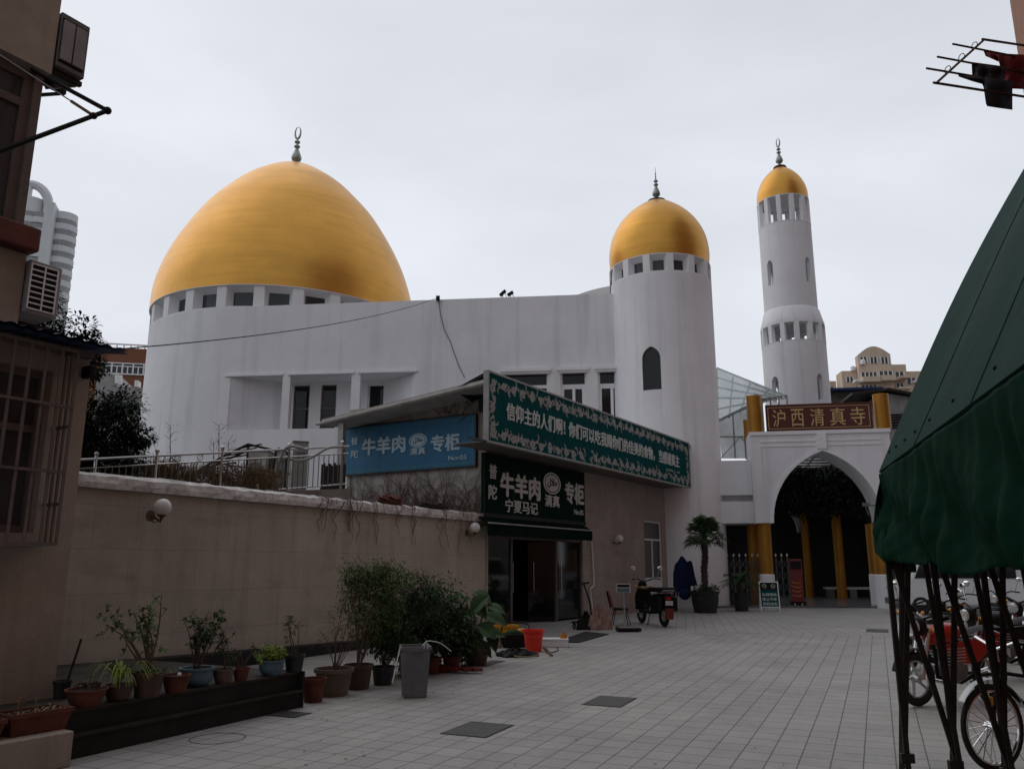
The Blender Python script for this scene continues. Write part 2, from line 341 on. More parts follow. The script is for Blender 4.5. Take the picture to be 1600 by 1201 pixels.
# white building lines: horizontal courses visible on the gold mosaic
def banded(m, sc, amt):
    nt = m.node_tree; N = nt.nodes; b = N['Principled BSDF']; lk = b.inputs['Base Color'].links[0]; src = lk.from_socket
    tc = N.new('ShaderNodeTexCoord'); mp = N.new('ShaderNodeMapping'); mp.inputs['Scale'].default_value = (.35, .35, sc); nt.links.new(tc.outputs['Object'], mp.inputs[0])
    n = N.new('ShaderNodeTexNoise'); n.inputs['Scale'].default_value = 1; n.inputs['Detail'].default_value = 5; nt.links.new(mp.outputs[0], n.inputs['Vector'])
    r = N.new('ShaderNodeMapRange'); r.inputs[1].default_value = .3; r.inputs[2].default_value = .7; r.inputs[3].default_value = 1-amt; r.inputs[4].default_value = 1+amt; nt.links.new(n.outputs[0], r.inputs[0])
    v = N.new('ShaderNodeVectorMath'); v.operation = 'SCALE'; nt.links.new(src, v.inputs[0]); nt.links.new(r.outputs[0], v.inputs['Scale']); nt.links.new(v.outputs[0], b.inputs['Base Color'])
banded(M['gold'], 5, .06)
# ------------------------------------------------------------------ text
def text_mesh(body, Fm, s0, s1, z0, z1, off, name, m, parent, bold=.03, thick=.012, slant=0.):
    c = bpy.data.curves.new('lettering', 'FONT'); c.body = body; c.extrude = .01; c.offset = 0; c.resolution_u = 3
    o = bpy.data.objects.new('tmp', c); COL.objects.link(o)
    dg = bpy.context.evaluated_depsgraph_get(); me = bpy.data.meshes.new_from_object(o.evaluated_get(dg))
    bpy.data.objects.remove(o)
    xs = [v.co.x for v in me.vertices]; ys = [v.co.y for v in me.vertices]
    x0, x1, y0, y1 = min(xs), max(xs), min(ys), max(ys)
    L = WM[parent.name].inverted(); P0 = [v.co.copy() for v in me.vertices]; F0 = [tuple(p.vertices) for p in me.polygons]; bpy.data.meshes.remove(me)
    vs = []; fs = []; nch = max(1, len(body)); bx = bold*(s1-s0)/nch*.75; bz = bold*(z1-z0)*.55
    offs = [(0, 0)] if bold < .012 else [(-bx, 0), (bx, 0), (0, -bz), (0, bz)]
    for i, (ox, oz) in enumerate(offs):
        base = len(vs)
        for q in P0:
            a = (q.x-x0)/(x1-x0); b = (q.y-y0)/(y1-y0)
            vs.append(L @ Fm @ Vector((s0+bx+(s1-s0-2*bx)*a+ox, off-((thick+.0015*i) if q.z > 0 else 0), z0+bz+(z1-z0-2*bz)*b+oz)))
        fs += [tuple(base+k for k in f) for f in F0]
    me = bpy.data.meshes.new(name); me.from_pydata(vs, [], fs)
    me.materials.append(m)
    q = bpy.data.objects.new(name, me); COL.objects.link(q); q.parent = parent; WM[q.name] = WM[parent.name]; me.name = name
    return q
def px_text(body, Fm, x0, x1, y0, y1, off, m, parent, bold=.03, name='lettering'):
    """text filling the picture-measured box on the sign's own plane (y0 top, y1 bottom at the middle)"""
    s0, _ = onpl(Fm, x0, (y0+y1)/2, off); s1, _ = onpl(Fm, x1, (y0+y1)/2, off); xm = (x0+x1)/2
    _, zt = onpl(Fm, xm, y0, off); _, zb = onpl(Fm, xm, y1, off)
    return text_mesh(body, Fm, s0, s1, zb, zt, off, name, m, parent, bold)
def cut(o, cutter):
    md = o.modifiers.new('b', 'BOOLEAN'); md.operation = 'DIFFERENCE'; md.solver = 'EXACT'; md.object = cutter
    bpy.context.view_layer.update()
    dg = bpy.context.evaluated_depsgraph_get(); me = bpy.data.meshes.new_from_object(o.evaluated_get(dg))
    o.modifiers.clear(); old = o.data; nm = old.name; mt = old.materials[0]; o.data = me; me.materials.clear(); me.materials.append(mt); me.name = nm
    bpy.data.objects.remove(cutter)
def arch_pts(w, zs, z1, n=8, base=None, ratio=None):
    """pointed arch outline, half width w, springing at zs, apex z1, bottom at base (ccw seen from the front)"""
    H = z1-zs; rr = (w*w+H*H)/(2*w); cx = w-rr   # right arc: centre (cx, zs)
    th = math.atan2(H, -cx) if cx < 0 else math.asin(min(1, H/rr))
    right = [(cx+rr*math.cos(th*i/n), zs+rr*math.sin(th*i/n)) for i in range(n+1)]
    left = [(-x, z) for x, z in right[::-1][1:]]
    return ([(-w, base), (w, base)] if base is not None else [])+right+left
def cat(pts, n=4):
    out = []
    for i in range(len(pts)-1):
        p0 = pts[max(i-1, 0)]; p1 = pts[i]; p2 = pts[i+1]; p3 = pts[min(i+2, len(pts)-1)]
        for k in range(n):
            t = k/n
            out.append(tuple(.5*((2*b)+(c-a)*t+(2*a-5*b+4*c-d)*t*t+(3*b-a-3*c+d)*t**3) for a, b, c, d in zip(p0, p1, p2, p3)))
    out.append(tuple(pts[-1])); return out
def finial(cx, cy, z, h, kind, parent, yaw=0):
    k = h/2.2
    pr = [(.05,0),(.13,.02),(.20,.10),(.13,.18),(.08,.22),(.10,.30),(.22,.40),(.26,.52),(.20,.72),(.11,.95),(.07,1.05),(.15,1.12),(.15,1.17),(.06,1.22),(.06,1.3),(.14,1.36),(.14,1.42),(.05,1.47),(.04,1.62),(0,1.63)]
    mb = MB(); mb.lathe([(r*k, zz*k) for r, zz in pr], (cx, cy, z), 16)
    if kind == 'ring':
        ax = (math.cos(yaw), math.sin(yaw), 0); c = Vector((cx, cy, z+1.9*k)); n = 24; vs = []; u = Vector((-math.sin(yaw), math.cos(yaw), 0))
        pts = []; rs = []
        for i in range(n+1):
            g = PI/2+.1+(2*PI-.2)*i/n
            pts.append(c+(u*math.cos(g)*.15+Vector((0, 0, 1))*math.sin(g)*.32)*k); rs.append((.012+.045*math.sin(PI*i/n))*k)
        mb.tube(pts, rs, 8)
    else: mb.lathe([(.05*k, 0), (.03*k, .3*k), (.05*k, .36*k), (.02*k, .42*k), (.012*k, .8*k), (0, .82*k)], (cx, cy, z+1.55*k), 10)
    return mb.build('finial', M['finial'], parent)
# ------------------------------------------------------------------ camera, sky, sun
cam = bpy.data.cameras.new('camera'); co = bpy.data.objects.new('camera', cam); COL.objects.link(co)
co.location = (0, 0, EYE); co.rotation_euler = (PI/2+PITCH, 0, 0)
cam.sensor_width = 36; cam.lens = F_PX/1600*36; cam.clip_end = 3000; cam.clip_start = .05; S.camera = co
w = bpy.data.worlds.new('World'); S.world = w; w.use_nodes = True; N = w.node_tree.nodes; Lk = w.node_tree.links
bg = N['Background']; bg.inputs['Strength'].default_value = .1
sky = N.new('ShaderNodeTexSky'); sky.sky_type = 'NISHITA'; sky.sun_disc = False; sky.sun_elevation = R(48); sky.sun_rotation = R(-60); sky.air_density = 1; sky.dust_density = 4
tc = N.new('ShaderNodeTexCoord'); mp = N.new('ShaderNodeMapping'); mp.inputs['Scale'].default_value = (1, 1, 2.6); Lk.new(tc.outputs['Generated'], mp.inputs[0])
cn = N.new('ShaderNodeTexNoise'); cn.inputs['Scale'].default_value = 1.5; cn.inputs['Detail'].default_value = 5; cn.inputs['Roughness'].default_value = .5; cn.inputs['Distortion'].default_value = .4; Lk.new(mp.outputs[0], cn.inputs['Vector'])
cr = N.new('ShaderNodeMapRange'); cr.inputs[1].default_value = .3; cr.inputs[2].default_value = .7; cr.inputs[3].default_value = .84; cr.inputs[4].default_value = 1.07; Lk.new(cn.outputs[0], cr.inputs[0])
# overcast: sky dimmed towards the back (south) to lower the light on facing walls
sx = N.new('ShaderNodeVectorMath'); sx.operation = 'DOT_PRODUCT'; sx.inputs[1].default_value = (-.5, .8, .0); Lk.new(tc.outputs['Generated'], sx.inputs[0])
gr = N.new('ShaderNodeMapRange'); gr.inputs[1].default_value = -.9; gr.inputs[2].default_value = .55; gr.inputs[3].default_value = .55; gr.inputs[4].default_value = 1.0; Lk.new(sx.outputs['Value'], gr.inputs[0])
m1 = N.new('ShaderNodeMath'); m1.operation = 'MULTIPLY'; Lk.new(cr.outputs[0], m1.inputs[0]); Lk.new(gr.outputs[0], m1.inputs[1])
vs_ = N.new('ShaderNodeVectorMath'); vs_.operation = 'SCALE'; vs_.inputs[0].default_value = (7.95, 8.25, 8.9); Lk.new(m1.outputs[0], vs_.inputs['Scale'])
mx = N.new('ShaderNodeMix'); mx.data_type = 'RGBA'; mx.inputs[0].default_value = .93; Lk.new(sky.outputs[0], mx.inputs[6]); Lk.new(vs_.outputs[0], mx.inputs[7]); Lk.new(mx.outputs[2], bg.inputs[0])
sl = bpy.data.lights.new('sun', 'SUN'); sl.energy = .5; sl.angle = R(70); sl.color = (1, .97, .92)
so = bpy.data.objects.new('sun', sl); COL.objects.link(so); d = Vector((.62, -.45, -.75)); so.rotation_euler = d.to_track_quat('-Z', 'Y').to_euler()
S.view_settings.view_transform = 'Standard'; S.view_settings.look = 'None'; S.view_settings.exposure = 0; S.view_settings.gamma = 1
# ------------------------------------------------------------------ ground
struct(MB().slab([(-700, -300), (700, -300), (700, 900), (-700, 900)], -.3, -.004).build('ground', M['ground']))
seamL, seamR = Vector((-1.5, 22.15)), Vector((16, 17.35))
struct(MB().slab([(-9, -12), (16, -12), (16, 17.35), (-1.5, 22.15), (-9, 24.2)], -.2, 0.0).build('paving', M['pave']))
struct(MB().slab([(-1.5, 22.151), (16, 17.351), (22, 17.351), (22, 31.2), (-1.5, 31.2)], -.2, 0.0).build('gate_paving', M['pave2']))
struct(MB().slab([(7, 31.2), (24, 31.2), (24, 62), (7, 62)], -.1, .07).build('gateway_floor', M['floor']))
def cover(x0, x1, y0, y1, label):
    a, b = G(x0, y1), G(x1, y0); c = (a+b)/2; wdt = .88*(G(x1-8, (y0+y1)/2)-G(x0+8, (y0+y1)/2)).length*.97; dep = .88*abs(G((x0+x1)/2, y0).y-G((x0+x1)/2, y1).y)
    m = MB(Matrix.Translation(c) @ Matrix.Rotation(R(-23.7), 4, 'Z')); m.box(-wdt/2, wdt/2, -dep/2, dep/2, -.02, .006)
    t = thing('drain_cover', label, 'drain cover', c, -23.7, 'drain covers in the paving'); m.build('lid', M['cover'], t)
    m = MB(Matrix.Translation(c) @ Matrix.Rotation(R(-23.7), 4, 'Z'))
    for a_, b_, c_, d_ in ((-wdt/2-.02, wdt/2+.02, -dep/2-.02, -dep/2-.002), (-wdt/2-.02, wdt/2+.02, dep/2+.002, dep/2+.02), (-wdt/2-.02, -wdt/2-.002, -dep/2-.002, dep/2+.002), (wdt/2+.002, wdt/2+.02, -dep/2-.002, dep/2+.002)): m.box(a_, b_, c_, d_, -.02, .004)
    m.build('rim', M['iron'], t)
cover(695, 795, 1128, 1151, 'rectangular patterned drain cover nearest the camera, low centre of the lane')
cover(910, 993, 1087, 1104, 'rectangular drain cover farther right in the middle of the lane')
cover(742, 783, 1031, 1041, 'small dark drain grate beside the red bucket and the shrubs')
cover(1345, 1395, 982, 988, 'narrow drain grate on the right side of the lane before the arch')
cover(402, 490, 1111, 1119, 'stained drain grate at the right foot of the dark steps')
c = G(340, 1153); tag(MB().lathe([(.245, 0), (.245, .003), (.253, .003), (.253, 0)], (c.x, c.y, 0), 36, False).build('round_cover_ring', M['iron']), 'thin dark round cover outline set in the paving below the steps', 'drain cover')
# ------------------------------------------------------------------ boundary wall (beige, with coping)
AW = math.degrees(math.atan2(20.7-11.4, -.66+5.7)); FW = frame(-.66, 20.7, AW)   # s runs to the shop corner (0), wall on s<0
bw = thing('boundary_wall', 'long beige panelled wall with a rough white coping behind the potted plants', 'wall', FW @ Vector((-10, 0, 0)), AW)
MB(FW).box(-19, -.02, 0, .3, -.1, 2.62).build('wall_face', M['beige1'], bw)
cpm = MB(FW); ns = 120
def cop(u, v):
    s = -19+19*u; k = v*5
    prof = [(-.07, 2.62), (-.075, 2.70), (-.05, 2.79), (.12, 2.85), (.36, 2.80), (.36, 2.62)]
    i = min(int(k+.5), 5); y, z = prof[i]
    j = .0 if i in (0, 5) else (math.sin(s*7.3+i)*.008+math.sin(s*17.1+2*i)*.006+random.uniform(-.008, .008))
    return (s, y+j, z+j)
cpm.grid(cop, ns, 5, False); cpm.build('coping', M['coping'], bw)
# raised planting ledge: two steps
a, b = G(112, 1186), G(469, 1105); st_deg = math.degrees(math.atan2(b.y-a.y, b.x-a.x)); FT = frame(a.x, a.y, st_deg); Ls = (b-a).length
ps = thing('plant_steps', 'two low dark steps carrying a row of potted plants by the beige wall', 'steps', a, st_deg)
LT = lambda s0, s1: MB(FT)
MB(FT).box(-.4, Ls, 0, .30, 0, .17).build('lower_step', M['dark'], ps)
MB(FT).box(-.4, Ls, -.02, .32, .171, .195).build('lower_tread', M['wood'], ps)
MB(FT).box(-.4, Ls-.02, .05, 2.9, .196, .365).build('upper_step', M['dark'], ps)
MB(FT).box(-.4, Ls, .03, 2.95, .366, .39).build('upper_tread', M['wood'], ps)
MB(FT).box(Ls, Ls+.03, -.02, .34, 0, .395).build('end_board', M['dark'], ps)
# dark kerb along the wall foot, its top falling away with the lane
m = MB(FW); m.hexa([(-19, -.22, 0), (-.6, -.12, 0), (-.6, -.002, 0), (-19, -.002, 0)], [(-19, -.22, .5), (-.6, -.12, .05), (-.6, -.002, .06), (-19, -.002, .52)])
tag(m.build('wall_plinth', M['dark']), 'dark stone plinth along the foot of the beige wall behind the pots', 'plinth')
def globe_lamp(px, py, Fm, label):
    s, z = onpl(Fm, px, py, -.22); p = Fm @ Vector((s, 0, z)); deg = math.degrees(math.atan2(Fm[1][0], Fm[0][0]))
    t = thing('globe_wall_lamp', label, 'wall lamp', p, deg, 'white globe lamps along the beige walls'); A = Fm @ Matrix.Translation((s, 0, z))
    MB(A).ball((0, -.22, 0), .125, n=24, m=14).build('globe', M['globe'], t)
    m = MB(A); m.lathe([(0, -.035), (.07, -.03), (.085, 0), (0, 0)], (-.02, -.0, -.12), 14, axis=(0, -1, 0))
    m.tube([(-.02, -.02, -.12), (-.02, -.12, -.16), (0, -.2, -.21), (0, -.22, -.14)], [.02, .016, .016, .03], 8); m.lathe([(.02, 0), (.065, .03), (.07, .04), (0, .04)], (0, -.22, -.155), 14)
    m.tube([(-.02, -.02, -.15), (-.01, -.07, -.22), (.02, -.12, -.2)], .008, 6); m.build('bracket', M['basket'], t)
globe_lamp(254, 792, FW, 'white globe lamp with a scrolled bracket near the left end of the beige wall')
# ------------------------------------------------------------------ meat shop
AS = 58.5; FS = frame(-.66, 20.7, AS); FB = frame(-.66, 20.7, AS-90)
sEnd = onpl(FS, 1048, 900)[0]
shop = thing('meat_shop', 'low beige shop with dark glass front, green awning and sloping flat roof', 'shop', (-.66, 20.7, 0), AS)
dx0, zt = onpl(FS, 763, 838); dx1, _ = onpl(FS, 910, 842); dtop = onpl(FS, 835, 838)[1]
wx0 = onpl(FS, 1008, 880)[0]; wx1 = onpl(FS, 1036, 880)[0]; wz1 = onpl(FS, 1022, 814)[1]; wz0 = onpl(FS, 1022, 926)[1]
HS = 5.45
MB(FS).wall(0, sEnd, 0, HS, [(dx0, dx1, 0, dtop), (wx0, wx1, wz0, wz1)], .25).build('front_wall', M['beige'], shop)
m = MB(FS); m.box(0.002, .25, .252, 4.75, 0, HS+.5); m.build('side_wall', M['stucco'], shop); m = MB(FS); m.hexa([(sEnd-.25, .252, 0), (sEnd, .252, 0), (sEnd-.3, 3.2, 0), (sEnd-.55, 3.2, 0)], [(sEnd-.25, .252, HS), (sEnd, .252, HS), (sEnd-.3, 3.2, HS), (sEnd-.55, 3.2, HS)])
m.build('side_wall', M['stucco'], shop)
# shop interior: floor box and counters seen through the glass
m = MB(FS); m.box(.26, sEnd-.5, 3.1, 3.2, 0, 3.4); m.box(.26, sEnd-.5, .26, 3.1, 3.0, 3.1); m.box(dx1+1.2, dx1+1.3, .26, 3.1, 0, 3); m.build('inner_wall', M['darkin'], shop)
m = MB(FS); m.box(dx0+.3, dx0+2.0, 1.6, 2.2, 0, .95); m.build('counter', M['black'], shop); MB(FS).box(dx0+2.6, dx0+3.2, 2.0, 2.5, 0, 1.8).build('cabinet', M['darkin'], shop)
gx = [dx0, onpl(FS, 803, 900)[0], onpl(FS, 873, 900)[0], dx1]
for i in (0, 2):
    MB(FS).box(gx[i]+.07, gx[i+1]-.03, .10, .115, .05, dtop-.1).build('glass_panel', M['glass'], shop)
fr = MB(FS)
for x in gx: fr.box(x-.035 if x != dx0 else x, x+.035 if x != dx1 else x, .06, .16, 0, dtop)
fr.box(dx0+.036, dx1-.036, .065, .155, dtop-.1, dtop-.002); fr.build('door_frame', M['browntrim'], shop)
for x0, x1, y0, y1 in ((gx[1]+.04, gx[1]+.75, .12, .50), (gx[2]-.04, gx[2]-.55, .12, .7)):
    p, q = Vector((x0, y0, 0)), Vector((x1, y1, 0)); k = Vector((0, 0, dtop-.12))
    dn = MB(FS); dn.hexa([p, q, q+Vector((.02, .02, 0)), p+Vector((.02, .02, 0))], [p+k, q+k, q+k+Vector((.02, .02, 0)), p+k+Vector((.02, .02, 0))]); dd = dn.build('glass_door', M['glass'], shop)
    h = p.lerp(q, .82); MB(FS).tube([h+Vector((-.03, -.05, .85)), h+Vector((-.03, -.05, 1.65))], .014, 8).build('handle', M['steel'], dd)
MB(FS).tube([(gx[2]+.25, .04, .8), (gx[2]+.25, .04, 1.65)], .014, 8).build('handle', M['steel'], shop)
# side window of the shop
wf = MB(FS); t_ = .06
zm = onpl(FS, 1022, 843)[1]; zp = onpl(FS, 1022, 902)[1]; xm = (wx0+wx1)/2
wf.wall(wx0, wx1, wz0, wz1, [(wx0+t_, wx1-t_, zm+.03, wz1-t_), (wx0+t_, xm-.03, zp, zm-.03), (xm+.03, wx1-t_, zp, zm-.03)], .07)
wf.M = FS @ Matrix.Translation((0, .05, 0)); wf2 = MB(FS @ Matrix.Translation((0, .05, 0))); wf2.wall(wx0, wx1, wz0, wz1, [(wx0+t_, wx1-t_, zm+.03, wz1-t_), (wx0+t_, xm-.03, zp, zm-.03), (xm+.03, wx1-t_, zp, zm-.03)], .07)
wn = wf2.build('window', M['trim'], shop); MB(FS).box(wx0+t_, wx1-t_, .09, .10, zp, wz1-t_).build('pane', M['glass2'], wn)
# roof: slab falling towards the back, deep overhangs
e0 = onpl(FB, 503, 655, -1.0); e1 = onpl(FB, 757, 590, -1.0)      # eave line in the side plane, 1 m out
XB = 1.0; yb = -e0[0]; zr0, zr1 = e0[1], e1[1]; yf = 1.0
rf = MB(FS); lo = lambda z: z-.16
rf.hexa([(-XB, -yf, zr1-.16), (sEnd+.1, -yf, zr1-.16), (sEnd-.3, 3.6, zr0+.25), (-XB, yb, zr0-.16)], [(-XB, -yf, zr1), (sEnd+.1, -yf, zr1), (sEnd-.3, 3.6, zr0+.42), (-XB, yb, zr0)])
rf.build('roof', M['stucco'], shop)
m = MB(FS)
m.box(.004, .2, .02, 4.7, HS+.001, zr0-.17); m.build('gable', M['stucco'], shop)
m = MB(FS); px, pz = onpl(FB, 533, 720, -.9); m.box(-.98, -.84, -px-.09, -px+.09, 2.0, zr0-.18)
p = (-.92, -px); m.tube([(-.75, p[1]+.25, 3.3), (-.75, p[1]+.45, 3.32), (-.75, p[1]+.55, 3.2), (-.75, p[1]+.55, 2.7)], .09, 10); m.build('drainpipe', M['wgrey'], shop)
m = MB(FS); m.tube([(-XB-.08, -yf, zr1-.12), (-XB-.08, yb+.1, zr0-.14)], .05, 8); m.build('gutter', M['stucco'], shop)
# big green banner sign 1 m out from the front
OFF = -1.02
sA = onpl(FS, 762, 580, OFF); sB = onpl(FS, 762, 692, OFF); sC = onpl(FS, 1076, 690, OFF); sD = onpl(FS, 1076, 761, OFF)
zs1 = (sA[1]+sC[1])/2; zs0 = (sB[1]+sD[1])/2; s0, s1 = sA[0], sC[0]
print('SIGN', sA, sB, sC, sD, 'shop end', sEnd, 'roof', zr0, zr1, 'door', dtop, dx0, dx1)
sg = thing('banner_sign', 'long slanting-away green banner sign with pink floral border above the shop', 'sign', FS @ Vector(((s0+s1)/2, OFF, zs0)), AS)
MB(FS).box(s0+.05, s1-.05, OFF, OFF+.10, zs0+.05, zs1-.05).build('sign_sheet', M['greensign'], sg)
m = MB(FS); m.box(s0, s1, OFF-.02, OFF+.12, zs0, zs0+.05); m.box(s0, s1, OFF-.02, OFF+.12, zs1-.05, zs1); m.box(s0, s0+.05, OFF-.02, OFF+.12, zs0+.051, zs1-.051); m.box(s1-.05, s1, OFF-.02, OFF+.12, zs0+.051, zs1-.051); m.build('frame', M['wgrey'], sg)
m = MB(FS)
for i in range(7): x = .5+(s1-.9)*i/6; m.bar((x, OFF+.13, zs0+.1), (x, -.01, zs0+.25), .05); m.bar((x, OFF+.13, zs1-.2), (x, -.01, zs0+.3), .04)
m.bar((s0-.7, OFF+.05, zs0+.02), (s0, OFF+.05, zs0+.02), .05); m.bar((s0+.02, OFF+.15, zs0+.06), (s1-.02, OFF+.15, zs0+.06), .05)
m.build('bracket', M['iron'], sg)
m = MB(FS); m.box(s0+.05, s1-.3, OFF+.16, -.02, zs0+.02, zs0+.05); m.build('soffit', M['browntrim'], sg)
px_text('信仰主的人们啊！', FS, 790, 886, 633, 668, OFF-.001, M['letter'], sg, .035)
# text lies along the sign: place by heights on the plane instead of the picture box
bpy.data.objects.remove([o for o in COL.objects if o.parent == sg and o.name.startswith('lettering')][0])
H_ = zs1-zs0; tz0, tz1 = zs0+H_*.38, zs0+H_*.635
def sx_(px, py): return onpl(FS, px, py, OFF)[0]
for body, xa, xb in (('信仰主的人们啊！', 791, 883), ('你们可以吃我赐你们的佳美的食物，', 888, 1022), ('当感谢真主', 1027, 1060)):
    text_mesh(body, FS, sx_(xa, 660), sx_(xb, 700), tz0, tz1, OFF-.001, 'lettering', M['letter'], sg, .03)
text_mesh('（古兰经 二：172）', FS, sx_(1042, 720), sx_(1061, 728), zs0+H_*.255, zs0+H_*.30, OFF-.001, 'lettering', M['letterb'], sg, .01)
fl = MB(FS); rng = random.Random(3)
def flower(m, x, z, r, y, n=6):
    n = rng.choice([5, 6]); g0 = rng.uniform(0, PI)
    for k in range(n):
        g = g0+2*PI*k/n; c = (x+r*.55*math.cos(g), z+r*.55*math.sin(g))
        m.poly(*[(c[0]+r*.42*math.cos(q), y, c[1]+r*.42*math.sin(q)) for q in (2*PI*i/6 for i in range(6))])
def sprig(m, x, z, L, g, y):
    p = Vector((x, z)); 
    for i in range(4):
        g += rng.uniform(.3, .6); q = p+Vector((math.cos(g), math.sin(g)))*L/4; n = Vector((-(q-p).y, (q-p).x)).normalized()*.012
        m.poly((p.x-n.x, y, p.y-n.y), (q.x-n.x, y, q.y-n.y), (q.x+n.x, y, q.y+n.y), (p.x+n.x, y, p.y+n.y))
        l = q+Vector((math.cos(g+1), math.sin(g+1)))*.05; w_ = Vector((math.cos(g), math.sin(g)))*.022
        m.poly((q.x, y, q.y), (l.x-w_.x, y, l.y-w_.y), (l.x*1.0+math.cos(g+1)*.04, y, l.y+math.sin(g+1)*.04), (l.x+w_.x, y, l.y+w_.y)); p = q
y = OFF-.004
def border(xa, za, xb, zb, gaps=()):
    L = math.hypot(xb-xa, zb-za); n = int(L/.115)
    for i in range(n+1):
        t = i/n
        if any(a <= t <= b for a, b in gaps): continue
        x = xa+(xb-xa)*t; z = za+(zb-za)*t; big = (i % 4 == 0); wob = .05*math.sin(i*1.5)
        if xa == xb: x += wob
        else: z += wob
        flower(fl, x, z, rng.uniform(.11, .14) if big else rng.uniform(.035, .065), y-.0012*(i % 4)); sprig(fl, x, z, rng.uniform(.15, .26), rng.uniform(0, 6.28), y-.0005)
border(s0+.26, zs1-.27, s1-.25, zs1-.27); border(s0+.26, zs0+.24, s1-.25, zs0+.24, [(.185, .205), (.36, .38), (.53, .545), (.7, .715), (.84, .855)])
border(s0+.24, zs0+.4, s0+.24, zs1-.4); border(s1-.24, zs0+.4, s1-.24, zs1-.4)
fl.build('floral_border', M['floral'], sg)
# small black weather sheet at the sign's upper left
q = [onpl(FB, x, y_, -1.05) for x, y_ in ((708, 607), (757, 580))]
m = MB(FB); m.hexa([(q[0][0], -1.0, q[0][1]-.06), (q[1][0], -1.0, q[1][1]-.08), (q[1][0], -.2, q[1][1]-.3), (q[0][0], -.2, q[0][1]-.2)], [(q[0][0], -1.0, q[0][1]), (q[1][0], -1.0, q[1][1]), (q[1][0], -.2, q[1][1]-.2), (q[0][0], -.2, q[0][1]-.1)])
tag(m.build('weather_sheet', M['black']), 'small black sheet bridging the roof edge and the green banner top', 'sheet')
# halal roundel
def roundel(Fm, cx, cz, rx, rz, off, parent, mt, bgm):
    m = MB(Fm); ell = lambda a, b, y_: [(cx+a*math.cos(g), y_, cz+b*math.sin(g)) for g in (2*PI*i/40 for i in range(40))]
    for (k0, k1) in ((.86, 1.0), (.0, .78)):
        if k0 == 0: m.poly(*ell(rx*k1, rz*k1, off))
        else:
            o_ = ell(rx*k1, rz*k1, off); i_ = ell(rx*k0, rz*k0, off)
            for j in range(40): m.poly(o_[j], o_[(j+1) % 40], i_[(j+1) % 40], i_[j])
    e = m.build('emblem', mt, parent)
    text_mesh('ﻝﻼﺣ', Fm, cx-rx*.55, cx+rx*.58, cz-rz*.42, cz+rz*.48, off-.002, 'lettering', bgm, parent, .03, .004)
# dark green shop sign
o2 = -.10
a0 = onpl(FS, 757, 712, o2); a1 = onpl(FS, 913, 740, o2); zb = onpl(FS, 835, 808, o2)[1]; ztp = zs0-.02
ss = thing('shop_sign', 'dark green shop sign with white lettering above the awning', 'sign', FS @ Vector(((a0[0]+a1[0])/2, o2, zb)), AS)
MB(FS).box(a0[0], a1[0], o2, -.002, zb, ztp).build('sign_sheet', M['dgreensign'], ss)
m = MB(FS)
for k in (.001, .25, .5, .555, .78, .995): x = a0[0]+(a1[0]-a0[0])*k; m.box(x-.012, x+.012, o2-.006, o2, zb, ztp)
m.box(a0[0], a1[0], o2-.03, o2+.0, zb-.10, zb-.001); m.build('frame', M['black'], ss)
def stx(body, x0, x1, y0, y1, bold=.035): px_text(body, FS, x0, x1, y0, y1, o2-.007, M['letter'], ss, bold)
stx('普', 764, 776, 725, 748); stx('陀', 763, 776, 757, 780); stx('牛羊肉', 781, 844, 741, 779, .06); stx('清真', 851, 874, 773, 792, .04); stx('专柜', 882, 912, 754, 788, .06)
stx('宁夏马记', 789, 840, 782, 802, .03); stx('No.05', 897, 911, 796, 804, .02)
rc = onpl(FS, 862.5, 755, o2); rr_ = (onpl(FS, 876, 755, o2)[0]-onpl(FS, 849, 755, o2)[0])/2; rh = (onpl(FS, 862, 738, o2)[1]-onpl(FS, 862, 772, o2)[1])/2
roundel(FS, rc[0], rc[1], rr_, rh, o2-.008, ss, M['letter'], M['dgreensign'])
# awning
a0 = onpl(FS, 762, 815, -.1); D = .38; aw0, aw1 = onpl(FS, 762, 825, -D)[0], onpl(FS, 925, 830, -D)[0]; za = zb-.1
awn = thing('shop_awning', 'dark green cloth awning with scalloped edge over the shop door', 'awning', FS @ Vector(((aw0+aw1)/2, 0, za-.5)), AS)
zf = onpl(FS, 762, 817, -D)[1]-.02; za = max(za, zf+.05)
m = MB(FS); m.hexa([(aw0, -.12, za-.03), (aw1, -.12, za-.03), (aw1, -D, zf-.0), (aw0, -D, zf-.0)], [(aw0, -.12, za), (aw1, -.12, za), (aw1, -D, zf+.025), (aw0, -D, zf+.025)])
nsc = 26; L = aw1-aw0
for i in range(nsc):
    xa = aw0+L*i/nsc; xb = xa+L/nsc
    for j in range(4):
        u, v = j/4, (j+1)/4; hu, hv = .25+.03*math.sin(PI*u), .25+.03*math.sin(PI*v); x_, y_ = xa+(xb-xa)*u, xa+(xb-xa)*v
        m.hexa([(x_, -D-.012, zf-hu), (y_, -D-.012, zf-hv), (y_, -D, zf-hv), (x_, -D, zf-hu)], [(x_, -D-.012, zf+.02), (y_, -D-.012, zf+.02), (y_, -D, zf+.02), (x_, -D, zf+.02)])
m.build('cloth', M['awn'], awn)
MB(FS).tube([(aw0, -D-.02, zf+.03), (aw1, -D-.02, zf+.03)], .022, 8).build('front_rail', M['wgrey'], awn)
m = MB(FS)
for x in (aw0+.03, aw1-.03): m.bar((x, -.05, zf-.05), (x, -D+.02, zf+.0), .025); m.bar((x, -.13, za-.02), (x, -D, zf+.02), .03)
m.build('arm', M['black'], awn)
globe_lamp(742, 824, FW, 'white globe lamp at the corner between the beige wall and the shop door')
globe_lamp(968, 841, FS, 'white globe lamp on the shop wall right of the glass door')
